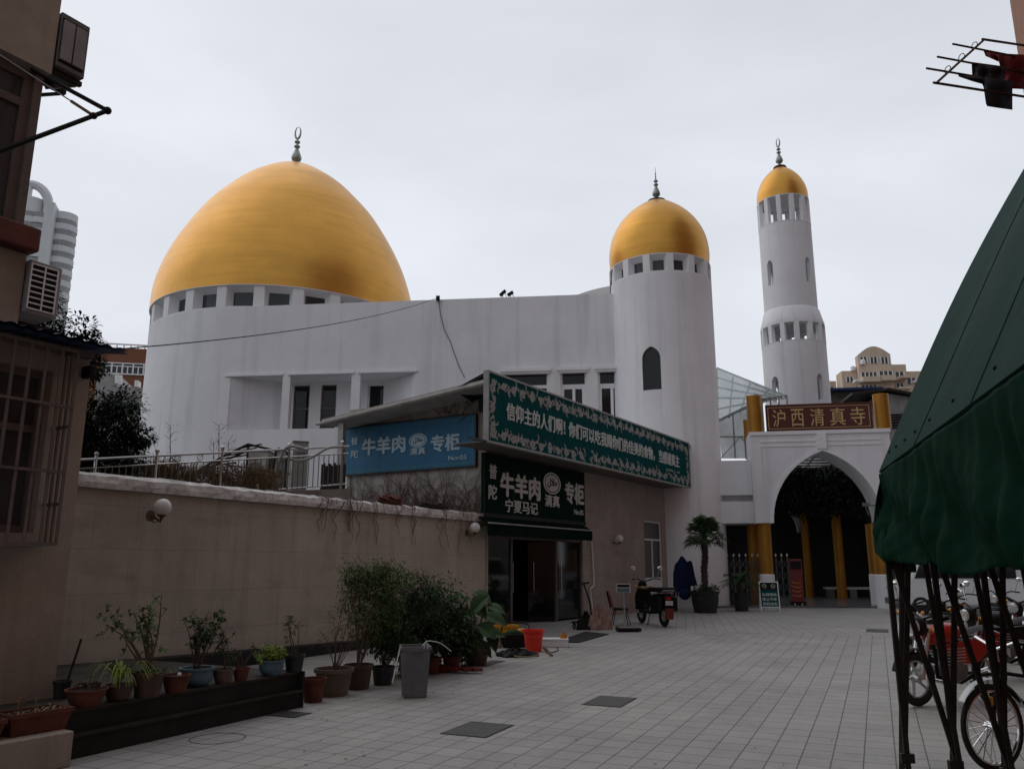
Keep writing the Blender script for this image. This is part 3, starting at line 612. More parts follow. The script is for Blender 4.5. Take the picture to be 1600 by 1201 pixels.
# blue side sign
ob = -.08
b0 = onpl(FB, 539, 700, ob)[0]; b1 = onpl(FB, 742, 700, ob)[0]; bz1 = (onpl(FB, 742, 650, ob)[1]+onpl(FB, 541, 667, ob)[1])/2; bz0 = (onpl(FB, 742, 731, ob)[1]+onpl(FB, 541, 737, ob)[1])/2
bs = thing('blue_side_sign', 'faded blue sign with white lettering on the vine-covered side wall', 'sign', FB @ Vector(((b0+b1)/2, ob, bz0)), AS-90)
MB(FB).box(b0, b1, ob, -.002, bz0, bz1).build('sign_sheet', M['bluesign'], bs)
m = MB(FB); m.box(b0-.03, b1+.03, ob-.01, -.003, bz0-.04, bz0-.001); m.box(b0-.03, b1+.03, ob-.01, -.003, bz1+.001, bz1+.04); m.box(b0-.04, b0-.001, ob-.01, -.003, bz0, bz1); m.box(b1+.001, b1+.04, ob-.01, -.003, bz0, bz1); m.build('frame', M['iron'], bs)
def btx(body, x0, x1, y0, y1, bold=.035): px_text(body, FB, x0, x1, y0, y1, ob-.002, M['letterb'], bs, bold)
btx('普', 549, 560, 683, 695); btx('陀', 549, 560, 703, 715); btx('牛羊肉', 566, 634, 682, 709, .055); btx('清真', 641, 665, 699, 710, .04); btx('专柜', 673, 719, 678, 705, .055); btx('No:05', 701, 730, 711, 718, .03)
rc = onpl(FB, 653, 688, ob); rr_ = (onpl(FB, 667, 688, ob)[0]-onpl(FB, 639, 688, ob)[0])/2; rh = (onpl(FB, 653, 677, ob)[1]-onpl(FB, 653, 699, ob)[1])/2
roundel(FB, rc[0], rc[1], rr_, rh, ob-.003, bs, M['letterb'], M['bluesign'])
m = MB(FB); n = 46
for i in range(n):
    x = b0+.07+(b1-b0-.14)*i/(n-1)
    for z in (bz0+.08, bz1-.08): m.poly((x-.022, ob-.003, z-.03), (x+.022, ob-.003, z-.03), (x+.012, ob-.003, z+.035), (x-.022, ob-.003, z+.02))
for i in range(12):
    z = bz0+.12+(bz1-bz0-.24)*i/11
    for x in (b0+.07, b1-.07): m.poly((x-.03, ob-.003, z-.022), (x+.03, ob-.003, z-.022), (x+.02, ob-.003, z+.02), (x-.03, ob-.003, z+.012))
m.build('dashed_border', M['bluesheet'] if False else M['teal'], bs)
# dry creeper on the side wall and coping
m = MB(FB); rg = random.Random(11)
for i in range(260):
    x = rg.uniform(b0-.1, -.1); z = 2.7; g = rg.uniform(.5, 2.6); pts = [(x, -.03, z)]; L = rg.uniform(.4, .9)*.2
    curl = rg.uniform(-.28, .28)
    for k in range(rg.randint(6, 14)):
        g += rg.uniform(-.3, .3)+curl
        if z > bz0-.06: break
        x += math.cos(g)*L; z += math.sin(g)*L
        if x > -.05 or x < b0-.3 or z < 2.6: break
        pts.append((x, -.03-rg.uniform(0, .03), z))
    if len(pts) > 2: m.tube(pts, [.010*(1-.7*j/len(pts)) for j in range(len(pts))], 4, False)
for i in range(14):
    x = rg.uniform(-1.4, -.1); z = bz1; pts = []; g = rg.uniform(.3, 2.8)
    for k in range(6): pts.append((x, -.1, z)); g += rg.uniform(-.5, .5); x += math.cos(g)*.12; z += math.sin(g)*.12
    m.tube([p for p in pts if p[0] < -.03], .01, 4, False) if len([p for p in pts if p[0] < -.03]) > 1 else 0
tag(m.build('dry_creeper', M['redstem']), 'leafless dry creeper spreading over the grey wall below the blue sign', 'creeper')
m = MB(FW)
for i in range(34):
    s = rg.uniform(-6.5, -.2); z = 2.84; y_ = -.0; pts = [(s, .1, 2.86), (s, -.085, 2.80)]; z = 2.75
    for k in range(rg.randint(2, 9)): pts.append((s, -.085 if z > 2.6 else -.02, z)); s += rg.uniform(-.10, .10); z -= rg.uniform(.06, .18)
    m.tube(pts, [.008*(1-.6*j/len(pts)) for j in range(len(pts))], 4, False)
tag(m.build('hanging_vine_stems', M['redstem']), 'thin bare vine stems trailing over the white coping beside the shop', 'vine')
def lump(name, Fm, s, z, L, w_, h, mt, label, cat_, seed=0):
    m = MB(Fm); r = random.Random(seed); off = [r.uniform(-.15, .15) for _ in range(200)]
    def fn(u, v):
        g = 2*PI*u; t = -PI/2+PI*v; k = 1+.25*math.sin(5*g+seed)*math.sin(7*t)+.12*math.sin(11*g+3*t)
        return (s+L/2*math.cos(t)*math.cos(g)*k, .12+w_/2*math.cos(t)*math.sin(g)*k, z+h*(.5+.5*math.sin(t)*k))
    m.grid(fn, 20, 9, False); return tag(m.build(name, mt), label, cat_)
s_, _ = onpl(FW, 616, 785); lump('clay_chunk', FW, s_, 2.83, .75, .25, .2, M['brownred'], 'red-brown clay chunk lying on the coping below the blue sign', 'rubble', 2)
s_, _ = onpl(FW, 684, 790); lump('dry_husk', FW, s_, 2.83, 1.1, .22, .16, M['bark'], 'dark dried husk lying on the coping right of the clay chunk', 'husk', 5)
# ------------------------------------------------------------------ mosque hall
WX = lambda px, py, Y: W(px, py, Y)
AM = math.degrees(math.atan2(-1.8, 16.2)); Rd = 6.56; DC = Vector((-11.95, 41.3))
nrm = Vector((math.sin(R(AM)), -math.cos(R(AM))))            # outward, towards the camera
T = DC+nrm*(Rd+.02)                                          # tangent point
FM = frame(T.x, T.y, AM)                                     # s = 0 at the tangent point
hall = thing('mosque_hall', 'white mosque hall with a huge gold egg-shaped dome', 'mosque', (DC.x, DC.y, 0), 0)
zb0, zb1 = 12.75, 13.85
ZW = onpl(FM, 800, 464)[1]; sT = onpl(FM, 982, 460)[0]; print('hall wall top', ZW, 'len', sT, 'tangent', T)
CD = Matrix.Translation((DC.x, DC.y, 0)); azc = math.atan2(-DC.y, -DC.x)
# the facade: openings
X = lambda px, py=620: onpl(FM, px, py)[0]
Z = lambda px, py: onpl(FM, px, py)[1]
r0, r1 = X(440), X(452); r2, r3 = X(548), X(562); r4 = X(648); rl = X(358); zt_ = Z(500, 585); zbm = Z(500, 669); zbr = Z(600, 690)
wins = []
for xa, xb, ya in ((787, 857, 581), (876, 917, 579), (935, 978, 577)): wins.append((X(xa), X(xb), Z(xb, 690), Z((xa+xb)/2, ya)))
MB(FM).wall(0, sT, 0, ZW, [(rl, r0, zbm, zt_), (r1, r2, zbm, zt_), (r3, r4, zbm, zt_)]+wins, .30).build('front_wall', M['white'], hall)
m = MB(FM); m.box(0.3, sT-.1, .302, 7, ZW-.5, ZW-.3); m.box(3, sT, 7.01, 7.2, 0, ZW-.3); m.build('flat_roof', M['concrete'], hall)
# stepped-in lower floor behind the openings
dp = 1.5
m = MB(FM); k = dp
XL = onpl(FM, 453, 630, dp)[0]; m.poly((rl-.03, .004, zbm), (XL, k, zbm), (XL, k, zt_), (rl-.03, .004, zt_)); m.build('slanted_wall', M['white'], hall)
XK = lambda px, py=630: onpl(FM, px, py, dp)[0]
m = MB(FM); m.poly((r4+.03, .004, zbm), (r4+.03, .004, zt_), (XK(606), k, zt_), (XK(606), k, zbm)); m.build('slanted_wall', M['white'], hall)
w1, w2, w3, w4 = XK(458), XK(483), XK(501), XK(525); wz = zt_-.12
k1 = (w1, w2, zbm+.1, wz); k2 = (w3, w4, zbm+.1, wz); k3 = (XK(574), XK(600), zbm, onpl(FM, 586, 600, dp)[1])
m = MB(FM @ Matrix.Translation((0, k, 0))); m.wall(XL, XK(606), zbm-.2, zt_+.2, [k1, k2, k3], .2); m.build('inner_wall', M['white'], hall)
m = MB(FM); m.poly((rl, .3, zbm), (r4, .3, zbm), (XK(606), k, zbm), (XL, k, zbm)); m.poly((rl, .3, zt_), (XL, k, zt_), (XK(606), k, zt_), (r4, .3, zt_)); m.build('ledge', M['trim'], hall)
for i, (a_, b_, c_, d_) in enumerate((k1, k2, k3)):
    m = MB(FM @ Matrix.Translation((0, k+.08, 0)))
    holes = [(a_+.06, b_-.06, c_+.06, (c_+d_)/2-.04), (a_+.06, b_-.06, (c_+d_)/2+.04, d_-.06)] if i < 2 else [(a_+.06, (a_+b_)/2-.03, c_+.06, c_+(d_-c_)*.34), ((a_+b_)/2+.03, b_-.06, c_+.06, c_+(d_-c_)*.34), (a_+.06, b_-.06, c_+(d_-c_)*.4, d_-.06)]
    m.wall(a_, b_, c_, d_, holes, .06); wn = m.build('window', M['browntrim'] if i < 2 else M['trim'], hall); MB(FM).box(a_+.05, b_-.05, k+.11, k+.12, c_+.05, d_-.05).build('pane', M['glass'], wn)
for a_, b_ in ((X(350), X(440)), (X(448), X(552)), (X(558), X(651))): MB(FM).box(a_, b_, -.08, -.002, zt_+.001, zt_+.09).build('hood_moulding', M['trim'], hall)
for a_, b_, c_, d_ in wins: m = MB(FM); m.box(a_-.12, b_+.12, -.14, -.002, d_+.001, d_+.13); m.box(a_-.06, b_+.06, -.07, -.003, d_-.09, d_+.002); m.build('hood_moulding', M['trim'], hall)
for i, (a_, b_, c_, d_) in enumerate(wins):
    h = d_-c_; ztr = Z(950, 600); hs = [(a_+.08, b_-.08, ztr+.06, d_-.08)]
    mid = (a_+b_)/2
    if i == 0: hs += [(a_+.08, mid-.05, c_+.06, ztr-.08), (mid+.05, b_-.08, c_+.06, ztr-.08)]
    else: hs += [(a_+.14, mid-.06, c_+.06, ztr-.14), (mid+.06, b_-.2, c_+.06, ztr-.14)]
    m = MB(FM @ Matrix.Translation((0, .16, 0))); m.wall(a_, b_, c_, d_, hs, .08); wn = m.build('window', M['trim'], hall)
    MB(FM).box(a_+.06, b_-.06, .21, .22, c_+.05, d_-.05).build('pane', M['glass'], wn)
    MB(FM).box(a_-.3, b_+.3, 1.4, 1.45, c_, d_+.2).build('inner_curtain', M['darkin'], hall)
# drum below the band
tht = math.atan2(nrm.y, nrm.x); m = MB(CD); m.lathe([(Rd, 0), (Rd, zb0)], n=96, a0=tht-PI*1.35, a1=tht+.015); dr = m.build('drum', M['white'], hall)
m = MB(CD); m.ringwin(Rd, .45, zb0, zb1, 24, .73, .56, (zb0+.1, zb1-.03), (zb0+.2, zb1-.22), azc-.06, 4); m.build('window_band', M['trim'], hall)
m = MB(CD); m.lathe([(Rd-.44, zb0-.1), (Rd-.44, zb1)], n=72, sm=True); m.build('band_glass', M['glass2'], hall)
def dome(H, Rm, z, prof, name, parent, A, n=96):
    p = cat([(r*Rm, z+h*H) for h, r in prof], 5); m = MB(A); m.lathe(p, n=n); return m.build(name, M['gold'], parent, weld=False)
apex = 23.08
MD = dome(apex-zb1, Rd*1.012, zb1, [(0, 1), (.08, .997), (.16, .985), (.25, .952), (.35, .902), (.45, .836), (.55, .757), (.65, .667), (.75, .548), (.84, .425), (.91, .297), (.96, .185), (.99, .08), (1, 0)], 'dome', hall, CD)
m = MB(CD); m.lathe([(Rd-.75, zb1-.02), (Rd*1.012, zb1-.02), (Rd*1.012, zb1+.01)], n=96, sm=False); m.build('cornice', M['trim'], hall)
finial(DC.x, DC.y, apex-.12, 2.45, 'ring', MD, PI*.42)
# stained left parapet step where the front wall overlaps the drum
m = MB(FM @ Matrix.Translation((0, 2.0, 0))); xa = X(873, 458); L_ = sT+1-xa; top = [(sT+1-L_*i/14, ZW+1.15*math.sqrt(max(0, 1-(i/14)**2.0))) for i in range(15)]
m.prism([(xa, ZW-.3), (sT+1, ZW-.3)]+top, 0, 2.0); m.build('curved_roof_parapet', M['trim'], hall)
for px_, dz in ((784, .0), (796, .12)):
    s_ = X(px_, 458); m = MB(FM @ Matrix.Translation((s_, .35, ZW))); m.bar((0, 0, 0), (0, 0, .3), .03); m.bar((-.12, 0, .2), (.12, 0, .42-dz*.6), .18, .10); m.bar((.1, 0, .36-dz), (.16, -.05, .08), .02)
    tag(m.build('roof_floodlight', M['black']), 'small black floodlight on the white roof edge, '+('left of the pair' if dz == 0 else 'right of the pair'), 'floodlight', 'floodlights on the mosque roof edge')
# ------------------------------------------------------------------ domed tower
TC = Vector((6.40, 33.4)); Rt = 2.16; CT = Matrix.Translation((TC.x, TC.y, 0)); azt = math.atan2(-TC.y, -TC.x)
tw = thing('domed_tower', 'round white tower with a gold onion dome beside the arched gateway', 'tower', (TC.x, TC.y, 0))
zr, zq = 13.15, 14.0
m = MB(CT); m.lathe([(Rt+.03, 0), (Rt+.03, 5.55), (Rt, 5.6), (Rt, zr), (Rt-.35, zr), (Rt-.35, 0), (Rt+.03, 0)], n=72); shaft = m.build('shaft', M['white'], tw, weld=True)
azw = azt-R(12.6)
yfr = TC.y-Rt; zwa = W(1026, 540, yfr+.1).z; zwb = W(1026, 608, yfr+.1).z; print('tower window', zwb, zwa)
FWt = Matrix.Translation((TC.x, TC.y, 0)) @ Matrix.Rotation(azw+PI/2, 4, 'Z')
c_ = MB(FWt @ Matrix.Translation((0, -Rt-.3, 0))); c_.prism(arch_pts(.37, zwa-.5, zwa, 8, zwb), 0, .62); cut(shaft, c_.build('c', M['white'], weld=True))
m = MB(FWt @ Matrix.Translation((0, -Rt+.13, 0))); m.prism(arch_pts(.42, zwa-.5, zwa+.03, 8, zwb-.03), 0, .02); m.build('arched_window', M['glass'], tw)
m = MB(CT); m.ringwin(Rt, .34, zr, zq, 14, .70, .54, (zr+.1, zq-.03), (zr+.2, zq-.2), azt-.02, 4); m.build('window_band', M['trim'], tw)
m = MB(CT); m.lathe([(Rt-.33, zr-.1), (Rt-.33, zq)], n=40); m.build('band_glass', M['glass2'], tw)
tapex = W(1027, 315, TC.y).z
m = MB(CT); m.lathe([(Rt-.6, zq-.005), (Rt-.02, zq-.005), (Rt-.02, zq+.01)], n=64, sm=False); m.build('cornice', M['trim'], tw)
TD = dome(tapex-zq, Rt*.985, zq, [(0, .985), (.08, 1.0), (.17, 1.01), (.28, 1.0), (.36, .98), (.46, .94), (.57, .865), (.68, .76), (.79, .61), (.87, .465), (.94, .31), (.98, .20), (1, .16)], 'dome', tw, CT, 72)
m = MB(CT); m.lathe([(0, tapex+.05), (.40, tapex+.02), (.42, tapex-.03), (.3, tapex-.1)], n=32); m.build('finial_plate', M['iron'], TD)
finial(TC.x, TC.y, tapex, W(1025, 265, TC.y).z-tapex, 'spike', TD)
m = MB(CT); m.tube([((Rt+.0)*math.cos(azt-g)*1.0, (Rt+.01)*math.sin(azt-g), z) for g, z in ((1.15, zq-.1), (1.2, zq-.4), (1.32, zr), (1.36, ZW))], .03, 6); m.build('cable', M['black'], tw)
# ------------------------------------------------------------------ minaret
NY = 44.0; NC = Vector((.3585*NY, NY)); CN = Matrix.Translation((NC.x, NC.y, 0)); azn = math.atan2(-NC.y, -NC.x)
mn = thing('minaret', 'slender white minaret with two window galleries and a small gold dome', 'minaret', (NC.x, NC.y, 0))
Ru, Rl = 1.44, 1.71; zf_ = lambda y_, r: W(1240, y_, NY-r).z
zu0, zu1 = zf_(343.5, Ru), zf_(302, Ru); zl0, zl1 = zf_(530, Rl), zf_(501, Rl); zfl = zf_(476, Ru); napex = W(1217, 262, NY).z
print('minaret', zu0, zu1, zl0, zl1, zfl, napex)
m = MB(CN); m.lathe([(Rl, 0), (Rl, zl0), (Rl-.3, zl0), (Rl-.3, 0), (Rl, 0)], n=64); lowp = m.build('lower_shaft', M['white'], mn, weld=True)
m = MB(CN); m.lathe([(Rl, zl1), (Rl+.0, zl1+.15), (Rl-.05, zl1+.3), (Ru+.08, zfl-.1), (Ru, zfl), (Ru, zu0), (Ru-.25, zu0), (Ru-.25, zl1), (Rl, zl1)], n=64); upp = m.build('upper_shaft', M['white'], mn, weld=True)
for sh, ya, yb_, hw, rr0, gs in ((upp, 403, 442, .20, Ru, (-41, 49)), (lowp, 585, 626, .22, Rl, (-40, 45))):
    for g in gs:
        A = Matrix.Translation((NC.x, NC.y, 0)) @ Matrix.Rotation(azn+R(g)+PI/2, 4, 'Z')
        c_ = MB(A @ Matrix.Translation((0, -2.5, 0))); z1_ = zf_(ya, rr0*.75); c_.prism(arch_pts(hw, z1_-.32, z1_, 6, zf_(yb_, rr0*.75)), 0, 5.0); cut(sh, c_.build('c', M['white'], weld=True))
m = MB(CN); m.ringwin(Ru+.01, .2, zu0, zu1, 12, .68, .60, (zu0+.03, zu1-.02), (zu0+.05, zu1-.06), azn+.1, 3); m.build('upper_gallery', M['trim'], mn)
m = MB(CN); m.ringwin(Rl+.01, .22, zl0, zl1, 14, .68, .56, (zl0+.03, zl1-.02), (zl0+.08, zl1-.08), azn-.08, 3); m.build('lower_gallery', M['trim'], mn)
m = MB(CN); m.lathe([(0, zu1+.02), (Ru, zu1+.02), (Ru, zu1)], n=48, sm=False); m.build('cornice', M['trim'], mn)
ND = dome(napex-zu1-.02, Ru*.99, zu1+.02, [(0, 1), (.12, 1.0), (.25, .985), (.4, .93), (.55, .83), (.7, .68), (.82, .51), (.9, .36), (.96, .24), (1, .2)], 'dome', mn, CN, 64)
m = MB(CN); m.lathe([(0, napex+.05), (.36, napex+.02), (.38, napex-.03), (.26, napex-.1)], n=32); m.build('finial_plate', M['iron'], ND)
finial(NC.x, NC.y, napex, (W(1215, 217, NY).z-napex), 'ring', ND, PI*.15)
# ------------------------------------------------------------------ gateway
g0 = W(1187, 880, 31.4); FG = frame(g0.x, 31.6, -10.5); gX = lambda px, py, off=0: onpl(FG, px, py, off)[0]; gZ = lambda px, py, off=0: onpl(FG, px, py, off)[1]
gt = thing('arched_gateway', 'white pointed-arch gateway standing on gold columns, maroon name board on top', 'gateway', (g0.x+2.3, 31.6, 0), -10.5)
gl, gr_ = gX(1173, 700), gX(1392, 700); gtop = gZ(1280, 672); gim = gZ(1283, 816); gap = gZ(1283, 704)
al, ar = gX(1209, 812), gX(1379, 800); ac = (al+ar)/2; aw = (ar-al)/2; th = 1.75
print('gate', gl, gr_, gtop, gim, gap, al, ar)
def ogive(w_, z0, z1, n=14): return [(x+ac, z) for x, z in arch_pts(w_, z0, z1, n)]
ap = ogive(aw, gim, gap)            # right springing -> apex -> left springing
m = MB(FG); nA = len(ap); h = nA//2
# face built as two halves around the arch, front and back
for y_, flip in ((0, False), (th, True)):
    for seg in (ap[:h+1], ap[h:]):
        right = seg is not None and seg[0][0] >= ac-1e-6 and seg[0][1] < seg[-1][1]
        xe = gr_ if right else gl
        for i in range(len(seg)-1):
            p, q = seg[i], seg[i+1]
            f = [(p[0], y_, p[1]), (xe, y_, p[1]), (xe, y_, q[1]), (q[0], y_, q[1])] if right else [(xe, y_, q[1]), (q[0], y_, q[1]), (p[0], y_, p[1]), (xe, y_, p[1])]
            m.poly(*(f[::-1] if flip else f))
    f = [(gl, y_, gap), (gr_, y_, gap), (gr_, y_, gtop), (gl, y_, gtop)]; m.poly(*(f[::-1] if flip else f))
for i in range(nA-1): p, q = ap[i], ap[i+1]; m.poly((p[0], 0, p[1]), (q[0], 0, q[1]), (q[0], th, q[1]), (p[0], th, p[1]))
m.poly((gl, 0, gtop), (gr_, 0, gtop), (gr_, th, gtop), (gl, th, gtop)); m.poly((gl, 0, gim), (gl, 0, gtop), (gl, th, gtop), (gl, th, gim)); m.poly((gr_, 0, gim), (gr_, th, gim), (gr_, th, gtop), (gr_, 0, gtop))
m.poly((gl, 0, gim), (gl, th, gim), (al, th, gim), (al, 0, gim)); m.poly((ar, 0, gim), (ar, th, gim), (gr_, th, gim), (gr_, 0, gim))
m.build('arch_body', M['white'], gt)
m = MB(FG)
inn = ogive(aw, gim, gap); out = [(ac+(x-ac)*1.075, z+(z-gim)*.02+.05*(z > gim+.01)) for x, z in inn]
for i in range(nA-1):
    a_, b_, c_, d_ = inn[i], inn[i+1], out[i+1], out[i]
    m.hexa([(a_[0], -.05, a_[1]), (b_[0], -.05, b_[1]), (b_[0], .001, b_[1]), (a_[0], .001, a_[1])], [(d_[0], -.05, d_[1]), (c_[0], -.05, c_[1]), (c_[0], .001, c_[1]), (d_[0], .001, d_[1])])
m.box(ac-.17, ac+.17, -.09, -.002, gap+.08, gtop-.12)
for xa, xb in ((gl+.35, ac-.2), (ac+.2, gr_-.35)):
    m.box(xa, xb, -.03, -.002, gtop-.42, gtop-.36); m.box(xa, xb, -.03, -.002, gtop-.60, gtop-.56)
m.box(gl+.33, gl+.37, -.03, -.002, gim, gtop-.6); m.box(gl-.04, gr_+.04, -.06, -.003, gtop-.14, gtop-.001)
m.build('moulding', M['trim'], gt)
def column(parent, s, y_, r, z0, z1, base=None, name='column'):
    m = MB(FG @ Matrix.Translation((s, y_, 0)))
    if base: m.lathe([(r, base), (r, z1)], n=28); c_ = m.build(name, M['goldcol'], parent); k = MB(FG @ Matrix.Translation((s, y_, 0))); k.lathe([(r+.03, z0), (r+.03, base-.03), (r+.0, base)], n=28); k.build('column_base', M['trim'], parent)
    else: m.lathe([(0, z0), (r, z0), (r, z1), (0, z1)], n=28); m.build(name, M['goldcol'], parent)
cl = gX(1196, 860, .35); cr_ = gX(1376, 860, .35); zb_ = gZ(1376, 897, .35)
column(gt, cl, .35, .25, 0, gim-.01, zb_); column(gt, cr_, .35, .27, 0, gim-.01, zb_)
column(gt, cl-.05, th-.3, .25, 0, gim-.01, zb_); column(gt, cr_+.05, th-.3, .27, 0, gim-.01, zb_)
for px_, yy in ((1179, .3), (1378, .3)):
    zt2 = gZ(px_, 619 if px_ < 1300 else 616, yy); s_ = gX(px_, 645, yy); m = MB(FG @ Matrix.Translation((s_, yy, 0))); m.lathe([(.29, gtop+.002), (.29, zt2), (0, zt2)], n=28, sm=True); m.build('gold_post', M['goldcol'], gt)
for px_, yy, y0_ in ((1168, th+.4, 656),):
    s_ = gX(px_, 670, yy); m = MB(FG @ Matrix.Translation((s_, yy, 0))); m.lathe([(.16, gtop-.8), (.16, gZ(px_, y0_, yy)), (0, gZ(px_, y0_, yy))], n=20); m.build('gold_post', M['goldcol'], gt)
nb = thing('name_board', 'maroon name board with gold characters between two gold posts on the gateway', 'sign', FG @ Vector((ac, .1, gtop)), -10.5)
x0, x1, z0, z1 = gX(1197, 650, .1), gX(1362, 650, .1), gtop+.03, gZ(1280, 631, .1)
MB(FG).box(x0, x1, .1, .2, z0, z1).build('board', M['maroon'], nb)
m = MB(FG)
for a_, b_, c_, d_ in ((x0-.02, x1+.02, z0-.02, z0+.04), (x0-.02, x1+.02, z1-.04, z1+.02), (x0-.02, x0+.04, z0+.041, z1-.041), (x1-.04, x1+.02, z0+.041, z1-.041)): m.box(a_, b_, .07, .1, c_, d_)
m.build('frame', M['brownred'], nb)
m = MB(FG)
for a_, b_, c_, d_ in ((x0+.07, x1-.07, z0+.08, z0+.1), (x0+.07, x1-.07, z1-.1, z1-.08), (x0+.07, x0+.09, z0+.1, z1-.1), (x1-.09, x1-.07, z0+.1, z1-.1)): m.box(a_, b_, .09, .1, c_, d_)
m.build('gilt_line', M['goldtext'], nb)
for ch, a_, b_ in (('沪', 1207, 1227), ('西', 1236, 1256), ('清', 1266, 1288), ('真', 1297, 1321), ('寺', 1329, 1352)):
    text_mesh(ch, FG, gX(a_, 652, .1), gX(b_, 652, .1), z0+.16, z1-.17, .099, 'lettering', M['goldtext'], nb, .0, .015)
m = MB(FG); zz = gZ(1362, 790); m.bar((ar-.55, -.04, zz), (ar+.2, -.04, zz+.05), .05); m.box(ar-.7, ar-.45, -.12, .0, zz-.02, zz+.12); m.bar((ar-.6, -.05, zz), (ar-.5, -.05, zz-.35), .04)
tag(m.build('security_camera', M['grey']), 'grey security camera bracket on the right springing of the white arch', 'camera')
# white balcony boxes between tower and gateway
bl = gX(1122, 745, .3); lk = thing('link_building', 'white stacked parapet boxes joining the domed tower and the gateway', 'building', FG @ Vector((bl+.8, .5, 0)), -10.5)
zA, zB, zC, zD = gZ(1150, 719, .3), gZ(1150, 773, .3), gZ(1150, 783, .3), gZ(1150, 817, .3)
bl2 = gX(1120, 745, .3)-.25
MB(FG).box(bl2, gl-.003, .3, 2.6, zB, zA).build('upper_parapet', M['white'], lk)
MB(FG).box(bl2, gl-.003, .3, 2.6, zD, zC).build('lower_parapet', M['white'], lk)
MB(FG).box(bl2, gl-.004, .75, 2.5, zC+.001, zB-.001).build('recess', M['white'], lk)
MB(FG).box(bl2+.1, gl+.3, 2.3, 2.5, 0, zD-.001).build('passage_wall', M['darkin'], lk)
m = MB(FG @ Matrix.Translation((gX(1176, 850, 1.4), 1.4, 0))); m.lathe([(.2, .0), (.2, zD-.003)], n=24); m.build('column', M['goldcol'], lk)
# sliding folding gate
sg_ = thing('folding_gate', 'grey retractable folding gate with white-tipped posts between palm and gate head', 'gate', FG @ Vector((cl-.4, .55, 0)), -10.5)
m = MB(FG); tip = MB(FG); y_ = .95; xs = [gX(p_, 900, y_) for p_ in (1138, 1148, 1157, 1167, 1177, 1186, 1196, 1205, 1214, 1223, 1232)]; zt3 = gZ(1160, 869, y_)
for i, x in enumerate(xs):
    m.tube([(x, y_, .05), (x, y_, zt3)], .018, 6); tip.tube([(x, y_, zt3), (x, y_, zt3+.05), (x, y_, zt3+.11)], [.02, .035, .012], 8)
    if i < len(xs)-1:
        x2 = xs[i+1]
        for k in range(4):
            a_, b_ = .08+(zt3-.15)*k/4, .08+(zt3-.15)*(k+1)/4; m.tube([(x, y_-.03, a_), (x2, y_-.03, b_)], .011, 5); m.tube([(x2, y_+.03, a_), (x, y_+.03, b_)], .011, 5)
m.build('lattice', M['grey'], sg_); tip.build('post_tips', M['globe'], sg_)
hx0, hx1 = gX(1234, 900, .8), gX(1254, 900, .8); zt4 = gZ(1244, 873, .8); m = MB(FG); m.box(hx0, hx1, .75, 1.1, .18, zt4); hd = m.build('gate_head', M['dred'], sg_, .02)
m = MB(FG); m.box(hx0+.04, hx1-.04, .735, .749, zt4-.38, zt4-.08); m.build('display', M['black'], hd)
m = MB(FG); m.box(hx0-.06, hx1+.06, .68, 1.16, .03, .18); m.build('wheel_box', M['black'], sg_, .01)
m = MB(FG)
for k in range(4): z = .45+.16*k; m.tube([(hx0+.05+.04*j, .745, z-.05*math.sin(PI*j/10)) for j in range(int((hx1-hx0-.1)/.04))], .012, 5)
m.build('chevron_stripe', M['yellow'], hd)
m = MB(FG)
for j in (0, 1): m.ball((hx0+.1+(hx1-hx0-.2)*j, .66, .1), .03)
tip2 = m.build('lamps', M['lamp'], sg_)
# inner court beyond the gateway
ic = thing('arbour', 'long vine-covered arbour on gold columns beyond the arch', 'arbour', FG @ Vector((ac, 9, .07)), -10.5)
for px_, Y_, y0_, r_ in ((1312, 38.5, 783, .22), (1262, 40.0, 797, .2)):
    p = W(px_, 880, Y_); z1_ = W(px_, y0_, Y_).z; m = MB(Matrix.Translation((p.x, p.y, 0))); m.lathe([(r_, .07), (r_, z1_+.3)], n=20); m.build('column', M['goldcol'], ic)
m = MB(); rg = random.Random(5)
for i in range(8):
    Y_ = 34.2+i*1.0; a_, b_ = W(1195, 700, Y_), W(1385, 700, Y_); z_ = 6.1
    m.bar((a_.x-.5, Y_, z_), (b_.x+.5, Y_-.2, z_), .05)
for i in range(6):
    px_ = 1200+36*i; a_, b_ = W(px_, 700, 34), W(px_+5, 700, 41.5); m.bar((a_.x, a_.y, 6.03), (b_.x-1, b_.y, 6.03), .06)
m.build('trellis', M['iron'], ic)
m = MB()
for i in range(20000):
    Y_ = rg.uniform(35.6, 41.5); t = rg.random(); xl, xr = W(1192, 800, Y_).x-.3, W(1392, 800, Y_).x+.5; x = xl+(xr-xl)*rg.random()
    sag = abs(math.sin(x*1.7+Y_*.8))*.55*rg.random()
    z = 5.95-sag-rg.random()**1.4*1.75+.25*math.sin(Y_)
    m.leaf((x, Y_, z), (rg.uniform(-1, 1), rg.uniform(-1, 1), rg.uniform(-.9, .2)), rg.uniform(.14, .26), rg.uniform(.1, .18))
m.build('vine_leaves', M['treeleaf'], ic)
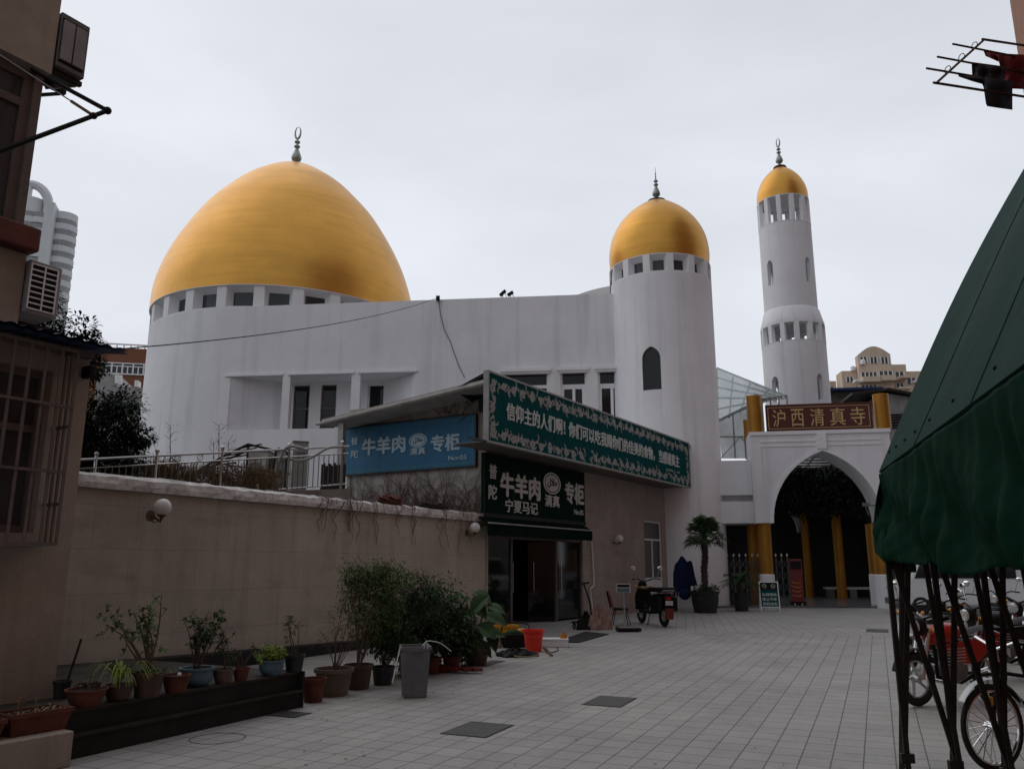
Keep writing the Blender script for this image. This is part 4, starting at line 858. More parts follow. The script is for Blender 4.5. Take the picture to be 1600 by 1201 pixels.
# court back wall: arcade with white arches, its shade put into a near-black colour, bench in front
cw = thing('court_building', 'shaded building with white arches closing the court beyond the arbour', 'building', (17, 41.2, 0), -10.5)
FC = frame(17, 41.2, -10.5)
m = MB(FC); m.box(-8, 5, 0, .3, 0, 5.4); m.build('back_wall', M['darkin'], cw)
m = MB(FC); 
for i in range(1):
    xx = onpl(FC, 1246, 820, -1.2)[0]-1.35; m.M = FC @ Matrix.Translation((xx, -1.2, 0)); pa = arch_pts(1.35, 3.1, 4.7, 8); out_ = [(x*1.16, z+.14*(z > 3.11)) for x, z in pa]
    for j in range(len(pa)-1): m.hexa([(pa[j][0], 0, pa[j][1]), (pa[j+1][0], 0, pa[j+1][1]), (pa[j+1][0], .3, pa[j+1][1]), (pa[j][0], .3, pa[j][1])], [(out_[j][0], 0, out_[j][1]), (out_[j+1][0], 0, out_[j+1][1]), (out_[j+1][0], .3, out_[j+1][1]), (out_[j][0], .3, out_[j][1])])
m.box(1.36, 1.75, 0, .3, 3.1, 3.35)
m.build('arcade_arch', M['trim'], cw)
m = MB(FC); m.box(-8, 5, -1.3, -.001, 5.0, 5.3); m.build('eave', M['concrete'], cw)
bp = G(1345, 921, .07); bn = thing('court_bench', 'long white bench in the dark court seen through the arch', 'bench', (bp.x, bp.y, .07), -10.5)
bp = W(1345, 895, 39.6); A = Matrix.Translation((bp.x, 39.6, .07)) @ Matrix.Rotation(R(-10.5), 4, 'Z')
bn.location = A.translation; WM[bn.name] = A
MB(A).box(-1.7, 1.5, -.3, .3, .36, .46).build('seat', M['white'], bn)
for x in (-1.6, -.6, .3, 1.1): MB(A).box(x, x+.3, -.25, .25, 0, .359).build('leg', M['concrete'], bn)
# glass canopy between tower and minaret
gcn = thing('glass_canopy', 'sloping glass roof on grey frames between the domed tower and the gateway', 'canopy', (11.2, 35, 0), 0)
P1, P2, P3, P4 = W(1120, 573, 40), W(1229, 617, 36.5), W(1190, 622, 34.3), W(1122, 655, 34.3); P0 = P1+(P1-P2)*.25; P5 = P4+(P4-P3)*.3
m = MB(); m.hexa([P4-Vector((0, 0, .03)), P3-Vector((0, 0, .03)), P2-Vector((0, 0, .03)), P1-Vector((0, 0, .03))], [P4, P3, P2, P1]); m.build('roof_glass', M['pane'], gcn)
m = MB(); u = Vector((0, 0, -.08))
for k in (0, .2, .4, .6, .8, 1): a_, b_ = P4.lerp(P1, k), P3.lerp(P2, k); m.bar(a_+u, b_+u, .07)
for k in (0, .25, .5, .75, 1): a_, b_ = P4.lerp(P3, k), P1.lerp(P2, k); m.bar(a_+u*1.8, b_+u*1.8, .06)
m.build('rafters', M['wgrey'], gcn)
gz = lambda px_, py_: W(px_, py_, 34.3)
B1, B2 = gz(1128, 716), gz(1172, 716); C2 = gz(1190, 700)
m = MB(); y2 = Vector((0, .02, 0)); m.hexa([B1, Vector((P3.x, P3.y, B1.z)), Vector((P3.x, P3.y, B1.z))+y2, B1+y2], [P4, P3, P3+y2, P4+y2]); m.build('side_glass', M['pane'], gcn)
m = MB()
for k in (0, .33, .66, 1): a_ = P4.lerp(P3, k); m.bar((a_.x, a_.y-.03, B1.z), (a_.x, a_.y-.03, a_.z), .05)
zmid = (B1.z*.45+P4.z*.55); m.bar((P4.x, 34.26, zmid), (P3.x, 34.26, zmid), .05); m.bar((P4.x, 34.26, B1.z), (P4.x+.9, 34.26, zmid), .03); m.bar((P4.x+.9, 34.26, zmid), (P3.x-.3, 34.26, B1.z), .03)
Q1, Q2 = Vector((P3.x, P3.y, B1.z)), Vector((P2.x, P2.y, B1.z))
for k in (0, .33, .66, 1): a_ = P3.lerp(P2, k); m.bar((a_.x, a_.y, B1.z), (a_.x, a_.y, a_.z), .05)
m.build('mullion', M['wgrey'], gcn)
# ------------------------------------------------------------------ things far behind
def winrow(m, gm, x0, x1, z0, z1, n, y=0):
    wd = (x1-x0)/n
    for i in range(n):
        a_ = x0+wd*i; gm.box(a_+wd*.1, a_+wd*.9, y-.02, y+.02, z0, z1)
        m.box(a_+wd*.46, a_+wd*.54, y-.06, y-.021, z0, z1)
Y0 = 110.0; FA = frame(0, Y0, -6)
ax = lambda px_, py_: onpl(FA, px_, py_)[0]; az = lambda px_, py_: onpl(FA, px_, py_)[1]
ab = thing('apartment_block', 'salmon beige apartment block with a rounded gable far behind the gateway', 'building', FA @ Vector((ax(1370, 600), 0, 0)), -6)
m = MB(FA); pr = [(1297, 1318, 585), (1318, 1341, 576), (1341.5, 1418, 567), (1418, 1500, 572)]
xs = [ax(1296, 580), ax(1319, 580), ax(1342, 575), ax(1394, 570), ax(1419, 570), ax(1510, 570)]
zs = [az(1308, 585), az(1330, 576), az(1368, 569), az(1406, 567), az(1440, 573)]
for i, d_ in enumerate((4.0, 1.2, 0, .8, 2.5)): m.box(xs[i]+.01, xs[i+1]-.01, d_, d_+2.4+.2*i, 0, zs[i])
c0, c1 = ax(1342, 560), ax(1393, 560); zc = az(1367, 553); zap = az(1366, 540); n = 12
m.M = FA; m.prism([(c0, zs[2]+.01), (c1, zs[2]+.01), (c1, zc)]+[(c0+(c1-c0)*(1-i/n), zc+(zap-zc)*math.sin(PI*i/n)) for i in range(1, n)]+[(c0, zc)], .3, 1.6); m.build('wall', M['beigebldg'], ab)
def awin(x0_, x1_, y0_, y1_, z0_, z1_, k):
    g_ = MB(FA).box(x0_, x1_, y0_, y1_, z0_, z1_).build('window', M['glass2'], ab); f_ = MB(FA)
    for i in range(k+1): xx = x0_+(x1_-x0_)*i/k; f_.box(xx-.06, xx+.06, y0_-.05, y0_-.001, z0_, z1_)
    f_.build('window_frame', M['trim'], g_)
for px_ in (1350, 1366, 1383): a_ = ax(px_, 563); awin(a_-.45, a_+.45, .24, .29, az(px_, 567), az(px_, 557), 2)
for (pa, pb, y0_, y1_, dd) in ((1326, 1337, 586, 594, 1.2), (1345, 1370, 582, 590, 0), (1373, 1394, 580, 588, 0), (1401, 1415, 579, 588, .8), (1403, 1415, 597, 604, .8), (1427, 1442, 584, 594, 2.5), (1304, 1316, 595, 603, 4.0), (1326, 1337, 604, 612, 1.2), (1345, 1370, 602, 610, 0)):
    a_, b_ = ax(pa, y0_), ax(pb, y0_); awin(a_, b_, dd-.05, dd-.01, az(pa, y1_), az(pa, y0_), max(2, int((b_-a_)/.5)))
for pa, pb, y0_, y1_ in ((1344, 1371, 591, 599), (1372, 1395, 589, 597), (1400, 1417, 590, 593), (1400, 1418, 607, 610)): MB(FA).box(ax(pa, y0_), ax(pb, y0_), -1.2, 0.9, az(pa, y1_), az(pa, y0_)).build('balcony', M['beigebldg'], ab)
for pa, y_ in ((1337, 596), (1341, 597), (1402, 592), (1408, 611), (1428, 597)): a_ = ax(pa, y_); MB(FA).box(a_-.25, a_+.25, -.8, .5, az(pa, y_+1.5), az(pa, y_-1.5)).build('air_conditioner', M['trim'], ab)
for pa in (1337, 1348): a_ = ax(pa, 570); z_ = zs[1] if pa < 1342 else zs[2]; MB(FA @ Matrix.Translation((a_, -.2+1.4*(pa < 1342), z_+.0))).lathe([(0, 0), (.32, 0), (.32, .5), (.2, .62), (0, .65)], n=16).build('water_tank', M['trim'], ab)
# low workshop roofs right behind the gateway
Y1 = 52.0; lw = thing('workshop', 'low shed with blue sheet eave and dark windows behind the name board', 'shed', (23, Y1, 0), -8); FL = frame(0, Y1, -8)
lx = lambda a_, b_=620: onpl(FL, a_, b_)[0]; lz = lambda a_, b_: onpl(FL, a_, b_)[1]
MB(FL).box(lx(1292), lx(1392), 0, 6, 0, lz(1340, 612)).build('wall', M['browntrim'], lw)
m = MB(FL); m.hexa([(lx(1290), -1.2, lz(1340, 614)), (lx(1372), -1.2, lz(1340, 614)), (lx(1372), 3, lz(1340, 603)), (lx(1290), 3, lz(1340, 606))], [(lx(1290), -1.2, lz(1340, 611)), (lx(1372), -1.2, lz(1340, 611)), (lx(1372), 3, lz(1340, 600)), (lx(1290), 3, lz(1340, 603))]); m.build('blue_eave', M['bluesheet'], lw)
m = MB(FL); m.box(lx(1300), lx(1394), 3.1, 6, lz(1340, 612)+.01, lz(1340, 600)); m.build('upper_wall', M['wgrey'], lw)
m = MB(FL)
for i in range(28): a_ = lx(1300)+(lx(1394)-lx(1300))*i/28; m.box(a_, a_+.2, 2.9, 6.1, lz(1340, 600)+.01, lz(1340, 597.5)+(i % 3)*.04)
m.build('tile_ridge', M['concrete'], lw)
m = MB(FL); m.box(lx(1320), lx(1338), -.03, -.002, lz(1330, 628), lz(1330, 619)); m.box(lx(1340), lx(1357), -.03, -.002, lz(1330, 628), lz(1330, 619)); m.build('window', M['glass'], lw)
Y2 = 40.0; gb = thing('gabled_shed', 'grey gabled shed with a thin dark roof right of the gateway posts', 'shed', (18.5, Y2, 0), -8); FK = frame(0, Y2, -8)
kx = lambda a_, b_=640: onpl(FK, a_, b_)[0]; kz = lambda a_, b_: onpl(FK, a_, b_)[1]
m = MB(FK); xr, xl, xp = kx(1420), kx(1372), kx(1388); m.prism([(xl, 0), (xr+3, 0), (xr+3, kz(1420, 640)), (xp, kz(1388, 614)), (xl, kz(1372, 618))], 0, 6); m.build('wall', M['wgrey'], gb)
m = MB(FK); t_ = .12
for (a_, za_), (b_, zb_) in (((kx(1330), kz(1330, 619)), (xp, kz(1388, 612))), ((xp, kz(1388, 612)), (xr+3.4, kz(1420, 639)-.2))):
    m.hexa([(a_, -.4, za_), (b_, -.4, zb_), (b_, 6.2, zb_), (a_, 6.2, za_)], [(a_, -.4, za_+t_), (b_, -.4, zb_+t_), (b_, 6.2, zb_+t_), (a_, 6.2, za_+t_)])
m.build('roof', M['iron'], gb)
m = MB(FK)
for i in range(6): z = kz(1395, 648+4*i); m.box(kx(1391), kx(1410), -.06, -.002, z-.04, z+.03)
m.build('louvre', M['black'], gb)
# brown building at the left
FN_ = frame(0, 85, 12); nx = lambda a_, b_: onpl(FN_, a_, b_)[0]; nz = lambda a_, b_: onpl(FN_, a_, b_)[1]
nbd = thing('brown_office_building', 'brown tiled building with a band of white-framed windows left of the big dome', 'building', FN_ @ Vector((nx(185, 570), 0, 0)), 12)
a_, b_ = nx(152, 550), nx(240, 550); zT = nz(185, 543)
MB(FN_).box(a_-4, b_+3, 0, 12, 0, zT).build('wall', M['brownbldg'], nbd)
x0, x1 = nx(158, 575), b_+1.2; z0, z1 = nz(190, 584), nz(190, 568); k = 6
for i in range(k):
    xa_ = x0+(x1-x0)*i/k; xb_ = x0+(x1-x0)*(i+1)/k; g_ = MB(FN_).box(xa_+.01, xb_-.01, -.06, -.002, z0, z1).build('window', M['glass2'], nbd); m = MB(FN_ @ Matrix.Translation((0, -.12, 0))); zz_ = z0+(z1-z0)*.68; xm_ = (xa_+xb_)/2
    m.wall(xa_, xb_, z0-.08, z1+.08, [(xa_+.07, xm_-.05, z0+.05, zz_), (xm_+.05, xb_-.07, z0+.05, zz_), (xa_+.07, xb_-.07, zz_+.1, z1-.03)], .05); m.build('window_frame', M['trim'], g_)
m = MB(FN_); m.box(a_-4, b_+3, -.1, .1, zT+.3, zT+.4)
for i in range(20): xx = a_-4+(b_-a_+7)*i/19; m.box(xx-.05, xx+.05, -.1, 0, zT, zT+.3)
m.build('roof_rail', M['trim'], nbd)
FN2 = frame(0, 58, 12); qx = lambda a_, b_: onpl(FN2, a_, b_)[0]; qz = lambda a_, b_: onpl(FN2, a_, b_)[1]
pe = thing('pale_extension', 'pale low building with rooftop pipes below the brown one', 'building', FN2 @ Vector((qx(185, 610), 0, 0)), 12)
m = MB(FN2); m.box(qx(150, 600), qx(183, 600), 0, 5, 0, qz(170, 584)); m.box(qx(183, 600), qx(240, 600), .5, 6, 0, qz(200, 602)); m.build('wall', M['wgrey'], pe)
m = MB(FN2); m.tube([(qx(184, 600), -.2, qz(184, 600)), (qx(184, 590), -.2, qz(184, 588)), (qx(189, 590), -.2, qz(189, 588)), (qx(189, 600), -.2, qz(189, 602))], .14, 8); m.build('roof_pipe', M['trim'], pe); MB(FN2).box(qx(208, 595), qx(214, 595), .4, 1.2, qz(210, 602), qz(210, 592)).build('roof_unit', M['trim'], pe)
# high-rise with a ring arch
FH = frame(0, 260, 18); hx = lambda a_, b_: onpl(FH, a_, b_)[0]; hz = lambda a_, b_: onpl(FH, a_, b_)[1]
hr = thing('high_rise', 'distant pale high-rise with curved balconies and an arched ring on its roof', 'high-rise', FH @ Vector((hx(70, 400), 0, 0)), 18)
x0, x1 = hx(25, 330), hx(88, 330); zt5 = hz(85, 322)
m = MB(FH); m.box(x0-8, x1, 2, 20, 0, hz(60, 318)); m.box(hx(73, 330), hx(86, 330), -1, 3, 0, hz(80, 318)); m.M = FH @ Matrix.Translation((hx(95, 340), 5, 0)); m.lathe([(3.4, 0), (3.4, hz(95, 326)), (0, hz(95, 326))], n=24); m.M = FH @ Matrix.Translation((hx(42, 340), 3, 0)); m.lathe([(4.2, 0), (4.2, hz(42, 308)), (0, hz(42, 308))], n=24); m.build('wall', M['palebldg'], hr)
zz = hz(95, 345); i = 0
while zz > 50:
    for cx_, rr_, cy_ in ((hx(95, 340), 3.4, 5), (hx(42, 340), 4.2, 3), (hx(62, 340), 3.2, 2)):
        A = FH @ Matrix.Translation((cx_, cy_, 0)); o_ = MB(A).lathe([(rr_, zz-1.7), (rr_+.22, zz-1.7), (rr_+.22, zz), (rr_, zz)], n=20, sm=False).build('balcony', M['palebldg'], hr); MB(A).lathe([(rr_+.06, zz), (rr_+.06, zz+1.5)], n=20, sm=False).build('window', M['wgrey'], o_)
    zz -= 3.4
m = MB(FH); cx_, cz_ = hx(45, 330), hz(45, 322); rr_ = hx(76, 322)-cx_; hh = hz(45, 288)-cz_
m.tube([(cx_+rr_*math.cos(PI*i/24), -0, cz_+hh*math.sin(PI*i/24)) for i in range(25)]+[(cx_-rr_, 0, cz_-20)], 1.3, 8); m.tube([(cx_+rr_, 0, 0), (cx_+rr_, 0, cz_)], 1.3, 8); m.box(cx_-3, cx_, -1, 1, cz_-20, cz_+hh-.2); m.build('roof_ring', M['palebldg'], hr)
m = MB(FH); m.box(hx(50, 320), hx(72, 320), .8, 1.9, hz(60, 325), hz(60, 316)); m.build('teal_panel', M['teal'], hr)
# ------------------------------------------------------------------ near left buildings
FNb = frame(-4.26, 8.0, AS); H1 = onpl(FNb, 150, 556)[1]
el = thing('tan_extension', 'tan rendered one-storey extension with a caged window at the left edge', 'building', (-4.26, 8, 0), AS)
cx1, cz1 = onpl(FNb, 96, 556); cx0 = onpl(FNb, 62, 845)[0]; czb = onpl(FNb, 62, 850)[1]; cs1 = (cx1+cx0)/2; cs0 = cs1-1.75
print('ext', H1, cs1, cz1, czb)
MB(FNb).wall(-16, 0, 0, H1, [(cs0, cs1-.06, czb+.1, H1-.25)], .25).build('wall', M['extwall'], el)
m = MB(FNb); m.box(-.25, -.0, .252, 4, 0, H1); m.box(cs0-1, cs1+.3, 1.3, 1.4, 0, H1); m.box(-16, 0, .25, 4, H1-.1, H1-.002); m.build('inner_wall', M['nstucco'], el)
m = MB(FNb @ Matrix.Translation((0, .1, 0))); a_, b_, c_, d_ = cs0, cs1-.06, czb+.1, H1-.25; m.wall(a_, b_, c_, d_, [(a_+.07, (a_+b_)/2-.03, c_+.07, d_-.6), ((a_+b_)/2+.03, b_-.07, c_+.07, d_-.6), (a_+.07, b_-.07, d_-.53, d_-.07)], .07); wn = m.build('window', M['browntrim'], el)
MB(FNb).box(a_+.06, b_-.06, .13, .14, c_+.06, d_-.06).build('pane', M['glass2'], wn)
cg = MB(FNb); zb_, zt_2 = czb, cz1
for off in (-.28,):
    for i in range(13): x = cs0+(cs1-cs0)*i/12; cg.bar((x, off, zb_), (x, off, zt_2), .028, .012)
    for i in (0, 1.8, 3.5, 5): z = zb_+(zt_2-zb_)*i/5; cg.bar((cs0, off-.005, z), (cs1, off-.005, z), .03, .025)
for z in (zb_, zb_+(zt_2-zb_)*.2, zb_+(zt_2-zb_)*.6, zt_2):
    for x in (cs0, cs1): cg.bar((x, -.28, z), (x, -.002, z), .03, .025)
for y_ in (-.19, -.1): cg.bar((cs1, y_, zb_), (cs1, y_, zt_2), .02)
cg.build('window_cage', M['browntrim'], el)
MB(FNb).box(cs0, cs1-.02, -.26, -.003, zb_-.02, zb_+.01).build('cage_tray', M['wgrey'], el)
m = MB(FNb); m.box(-16, -.05, -.12, .0, H1-.06, H1-.001); m.build('fascia', M['browntrim'], el)
m = MB(FNb)
def cor(u, v):
    x = -8+8.12*u; y_ = -.42+3.2*v; return (x, y_, H1+.05+.28*v+.011*math.sin(x*42)+(.0 if v > 0 else -.03))
m.grid(cor, 340, 6); n0 = len(m.v)
m.grid(lambda u, v: (cor(u, 1-v)[0], cor(u, 1-v)[1], cor(u, 1-v)[2]-.03), 340, 6); 
tag(m.build('blue_roof_sheet', M['bluesheet']), 'blue corrugated roof sheets over the caged window at the left edge', 'roof sheet')
m = MB(FNb); m.box(-.10, -.03, -.14, -.003, H1-.26, H1-.14); m.box(-.06, .06, -.10, -.06, H1-.12, H1-.08)
tag(m.build('junction_box', M['black'], None, .01), 'small black box fixed under the blue roof corner', 'box')
ub = thing('tan_apartment', 'dingy tan apartment block rising over the blue roof at the upper left', 'building', (-5.7, 9, 0), AS)
FU = frame(-5.7, 9.0, AS); ux = lambda a_, b_, o_=0: onpl(FU, a_, b_, o_)[0]; uz = lambda a_, b_, o_=0: onpl(FU, a_, b_, o_)[1]
fw1_ = ux(61, 154, .16); zl_ = uz(80, 116); zs1_ = uz(50, 362); zs0_ = uz(50, 400); 
m = MB(FU); m.box(-16, 0, 0, 6, zl_, 13.0); m.box(-16, 0, .0, 6, H1+.4, zs0_-.002); m.box(-16, fw1_, .38, 6, zs0_, zl_-.001)
m.build('wall', M['nstucco'], ub)
m = MB(FU); m.box(-16, .05, -.18, .38, zs0_+.001, zs1_); m.build('sill', M['brownred'], ub, .03)
fw1 = ux(61, 154, .16); pr_ = ux(33, 154, .16); fw0 = fw1-3.4; m = MB(FU @ Matrix.Translation((0, .16, 0))); zz0, zz1 = zs1_, zl_-.02; ztm = uz(60, 172, .16)
m.wall(fw0, fw1, zz0, zz1, [(fw0+.1, pr_-1.3, zz0+.08, ztm-.05), (pr_-1.2, pr_, zz0+.08, ztm-.05), (fw0+.1, pr_-1.3, ztm+.05, zz1-.1), (pr_-1.2, pr_, ztm+.05, zz1-.1)], .1)
m.box(fw1-.1, fw1, -.05, -.002, zz0, zz1); m.build('window', M['browntrim'], ub); MB(FU).box(fw0+.05, pr_+.05, .2, .22, zz0+.05, zz1-.05).build('pane', M['glass2'], ub)
m = MB(FU); m.box(pr_-1.2, pr_-.25, .19, .199, zz0+.1, ztm-.2); m.build('curtain', M['coping'], ub)
# upper air conditioner on the far end face
za0, za1 = uz(85, 100), uz(97, 12); ac1 = thing('air_conditioner', 'dark louvred air conditioner hanging off the corner of the tan apartment', 'air conditioner', FU @ Vector((.35, .3, za0)), AS)
m = MB(FU); m.box(.03, .40, .0, .55, za0, za1-.05); m.build('casing', M['grey'], ac1, .01)
m = MB(FU); n = 26
for k in range(2):
    for i in range(n): z = za0+.1+(za1-za0-.25)*i/n; m.box(.06+.16*k, .2+.16*k, -.03, -.002, z, z+.018)
m.build('louvre', M['wgrey'], ac1); MB(FU).box(.05, .37, -.0015, -.0005, za0+.06, za1-.12).build('dark_coil', M['black'], ac1)
m = MB(FU); m.bar((0.002, .1, za0-.04), (.42, .1, za0-.04), .06); m.bar((.002, .45, za0-.04), (.42, .45, za0-.04), .06); m.bar((.002, .1, za0-.3), (.36, .1, za0-.08), .04); m.bar((.002, .45, za0-.3), (.36, .45, za0-.08), .04); m.build('bracket', M['iron'], ac1)
zc0, zc1 = uz(30, 487), uz(40, 405); l0, l1 = ux(38, 440)+.0, ux(60, 440)+.15
ac2 = thing('air_conditioner', 'grey air conditioner with a white grille below the red-brown sill', 'air conditioner', FU @ Vector((.1, -.2, zc0)), AS)
m = MB(FU); m.box(.02, .40, -.06, .75, zc0, zc1); m.build('casing', M['wgrey'], ac2, .01)
m = MB(FU); m.box(.04, .34, -.066, -.061, zc0+.06, zc1-.06); m.build('dark_coil', M['black'], ac2)
m = MB(FU)
for i in range(9): z = zc0+.05+(zc1-zc0-.1)*i/8; m.box(.03, .35, -.085, -.067, z-.008, z+.008)
for x in (.03, .19, .34): m.box(x-.008, x+.008, -.095, -.086, zc0+.05, zc1-.05)
m.build('grille', M['trim'], ac2)
MB(FU).bar((.002, .3, zc0-.05), (.5, .3, zc0-.05), .05).build('bracket', M['iron'], ac2)
# left drying frame
A_, B_, C_ = W(72, 121, 8.75), W(168, 173, 8.4), W(0, 236, 7.7)
A0 = A_+(A_-B_)*.25; C0 = C_+(C_-B_)*.35
dr_ = thing('folding_drying_frame', 'black bracket-shaped drying frame sticking out from the upper left window', 'drying frame', A_, 0)
m = MB(); m.tube([A0, A_, B_], .026, 8); m.tube([B_, C_, C0], .026, 8); m.ball(B_, .045); k = B_.lerp(C_, .14); m.ball(k, .04); m.build('bar', M['black'], dr_)
w0 = W(0, 86, 8.2); w0 = w0+(w0-k)*.2; MB().tube([w0, w0.lerp(k, .8)], .008, 5).build('stay_wire', M['wgrey'], dr_); MB().tube([w0.lerp(k, .8), k], .018, 6).build('rope_end', M['dry'], dr_)
# planter plinth at lower left
pc = G(110, 1197); FP = frame(pc.x, pc.y, AS); pzt = onpl(FP, 110, 1142)[1]
tag(MB(FP).box(-6, 0, 0, .62, 0, pzt).build('low_plinth', M['extwall'], None, .01), 'low beige plinth at the foot of the left wall under the rectangular planter', 'plinth')
# ------------------------------------------------------------------ right building corner with drying rack
FR = frame(8.4, 12.0, 62); rb = thing('orange_apartment', 'orange-brown rendered building corner at the upper right edge', 'building', (8.4, 12, 0), 62)
MB(FR).box(-30, 0, -5.5, 0, 0, 16).build('wall', M['orangewall'], rb)
FRr = FR
FR2 = frame(29, 4, 90); ob_ = thing('brown_tower_block', 'tall brown apartment block right of the lane, only reflected in the gold domes', 'building', (29, 4, 0), 90)
MB(FR2).box(-26, 23, -12, 0, 0, 62).build('wall', M['brownbldg'], ob_)
rk = thing('drying_rack', 'iron drying rack with three poles reaching out at the upper right', 'drying rack', W(1530, 90, 10.5), 0)
K1, K2 = W(1463, 130, 9.4), W(1538, 62, 10.6); K1b = W(1605, 152, 9.9); K2b = W(1605, 72, 11.3)
m = MB(); m.tube([K1, K2], .018, 6); m.tube([K1+(K1-K1b)*.03, K1b+(K1b-K1)*.3], .018, 6); m.tube([K2+(K2-K2b)*.04, K2b+(K2b-K2)*.3], .02, 6); m.build('frame', M['iron'], rk)
poles = []
for (x0, y0_, x1, y1_, t_) in ((1448, 107, 1520, 119, .22), (1465, 89, 1530, 101, .5), (1489, 69, 1560, 83, .78)):
    c_ = K1.lerp(K2, t_); a_ = W(x0, y0_, c_.y-.15); b_ = W(x1, y1_, c_.y+.35); b_ = a_+(b_-a_)*2.4; poles.append((a_, b_)); MB().tube([a_, b_], .016, 6).build('pole', M['iron'], rk)
m = MB()
for c_, k in ((.22, 0), (.5, 1), (.78, 2)): p = K1.lerp(K2, c_); m.torus(p+Vector((0, 0, .04)), .05, .006, (1, .3, 0), 14, 5)
m.build('ring', M['iron'], rk)
def garment(name, pts, mt, Y_, label, thick=.03, jit=.02):
    """cloth outline hung at depth Y_, with folds and thickness"""
    P = [W(x, y_, Y_) for x, y_ in pts]; c_ = sum(P, Vector())/len(P); m = MB(); r = random.Random(len(pts)); n = 26
    top, bot = pts
    return
def cloth(name, top, bot, Y_, mt, label, cat_='clothes', folds=5, amp=.05):
    """surface between two picture-measured outlines (top, bottom edges) at depth Y_, wavy and 2 cm thick"""
    def lerpl(L, u):
        k = u*(len(L)-1); i = min(int(k), len(L)-2); f = k-i; return (L[i][0]*(1-f)+L[i+1][0]*f, L[i][1]*(1-f)+L[i+1][1]*f)
    m = MB()
    def fn(d_):
        def g(u, v):
            a_, b_ = lerpl(top, u), lerpl(bot, u); x = a_[0]*(1-v)+b_[0]*v; y_ = a_[1]*(1-v)+b_[1]*v
            return W(x, y_, Y_+d_+amp*math.sin(u*folds*PI+v*1.5)*(.3+v)+.02*math.sin(v*9+u*4))
        return g
    m.grid(fn(0), 26, 12); f2 = fn(.03); m.grid(lambda u, v: f2(1-u, v), 26, 12)
    for e in ((0, 0, 1, 0), (0, 1, 1, 1)):
        for i in range(26): u0, u1 = i/26, (i+1)/26; v = e[1]; m.poly(fn(0)(u0, v), fn(0)(u1, v), f2(u1, v), f2(u0, v))
    for u in (0, 1):
        for j in range(12): m.poly(fn(0)(u, j/12), fn(0)(u, (j+1)/12), f2(u, (j+1)/12), f2(u, j/12))
    return tag(m.build(name, mt), label, cat_, 'laundry on the drying rack')
cloth('trousers', [(1518, 97), (1540, 100), (1570, 104)], [(1519, 120), (1541, 123), (1566, 133)], 10.3, M['blkcloth'], 'black garment hung from the middle pole of the drying rack')
cloth('shirt', [(1496, 114), (1512, 117), (1536, 120), (1540, 121), (1560, 124), (1582, 127)], [(1498, 120), (1518, 127), (1536, 132), (1541, 166), (1560, 169), (1582, 172)], 9.8, M['navy'], 'dark navy shirt hanging lowest on the drying rack')
cloth('jacket', [(1536, 78), (1552, 80), (1572, 84), (1606, 86)], [(1540, 88), (1563, 98), (1565, 138), (1606, 140)], 10.9, M['redcloth'], 'dark red jacket draped over the upper pole of the drying rack', folds=7)
cloth('scarf', [(1564, 118), (1572, 118), (1580, 118)], [(1568, 146), (1573, 148), (1578, 147)], 10.6, M['redcloth'], 'dark red sleeve dangling between the navy shirt and the wall', folds=2)
# ------------------------------------------------------------------ green tarpaulin canopy at the right
T_ = W(1373, 737, 6.0); U_ = W(1600, 283, 6.6); E_ = W(1600, 568, 3.3)
U2 = T_+(U_-T_)*1.35; E2 = T_+(E_-T_)*1.22
tp = thing('green_tarpaulin_awning', 'large green tarpaulin awning with riveted edge and hanging folds on the right', 'awning', (T_.x, T_.y, 0), 0)
def pan(d_):
    nn = (E2-T_).cross(U2-T_).normalized(); nn = nn if nn.z > 0 else -nn
    def g(u, v):
        p = T_+(E2-T_)*u+(U2-T_)*v
        b_ = .035*math.sin(PI*v)*(1-.4*u)-.02*math.sin(PI*u*3)*math.sin(PI*v)+.006*math.sin(u*17+v*5)*math.sin(PI*v)
        return p+nn*(b_+d_)+Vector((-.05*math.sin(PI*min(v*1.0, 1))*(1-u), 0, 0))
    return g
m = MB(); m.grid(pan(0), 24, 24); g2 = pan(-.025); m.grid(lambda u, v: g2(1-u, v), 24, 24)
for i in range(24):
    a_, b_ = i/24, (i+1)/24
    m.poly(pan(0)(a_, 0), pan(0)(b_, 0), g2(b_, 0), g2(a_, 0)); m.poly(pan(0)(0, a_), pan(0)(0, b_), g2(0, b_), g2(0, a_))
m.build('top_sheet', M['tarp'], tp)
for u_ in (.30, .62): MB().tube([pan(.003)(u_+.004*math.sin(9*i/20), i/20) for i in range(21)], .003, 5).build('seam', M['tarp'], tp)
m = MB()
for t_ in (.04, .10, .17, .25, .35, .49, .68): MB().ball(pan(.003)(t_, .035), .012, n=8, m=5).build('rivet', M['black'], tp)
def val(d_):
    def g(u, v):
        p = T_+(E2-T_)*u; q = Vector((p.x+.05, p.y, 1.585+.03*math.sin(u*9)+.02*math.sin(u*23)))
        r = p.lerp(q, v); nrm_ = Vector((-.9, .3, 0)); rg_ = lambda q_: 1-2*abs((q_ % 1)-.5)
        sm = lambda q_: rg_(q_)**2*(3-2*rg_(q_))
        k = (sm(u*9+.35*math.sin(u*17)+v*.25)*.07+sm(u*3.1-v*1.1+.2)*.10+sm(u*21-v*.6+.3*math.sin(v*4))*.022+math.sin(u*71+v*19)*math.sin(v*13+u*23)*.007-.05)*min(1, .15+v*1.3)*(1-.5*u)
        r += nrm_*k; r.z -= .03*(1-v)
        return r+Vector((.02, 0, 0))*d_
    return g
m = MB(); m.grid(val(0), 220, 40); o_ = m.build('valance', M['tarp_shade'], tp); md = o_.modifiers.new('thickness', 'SOLIDIFY'); md.thickness = .006
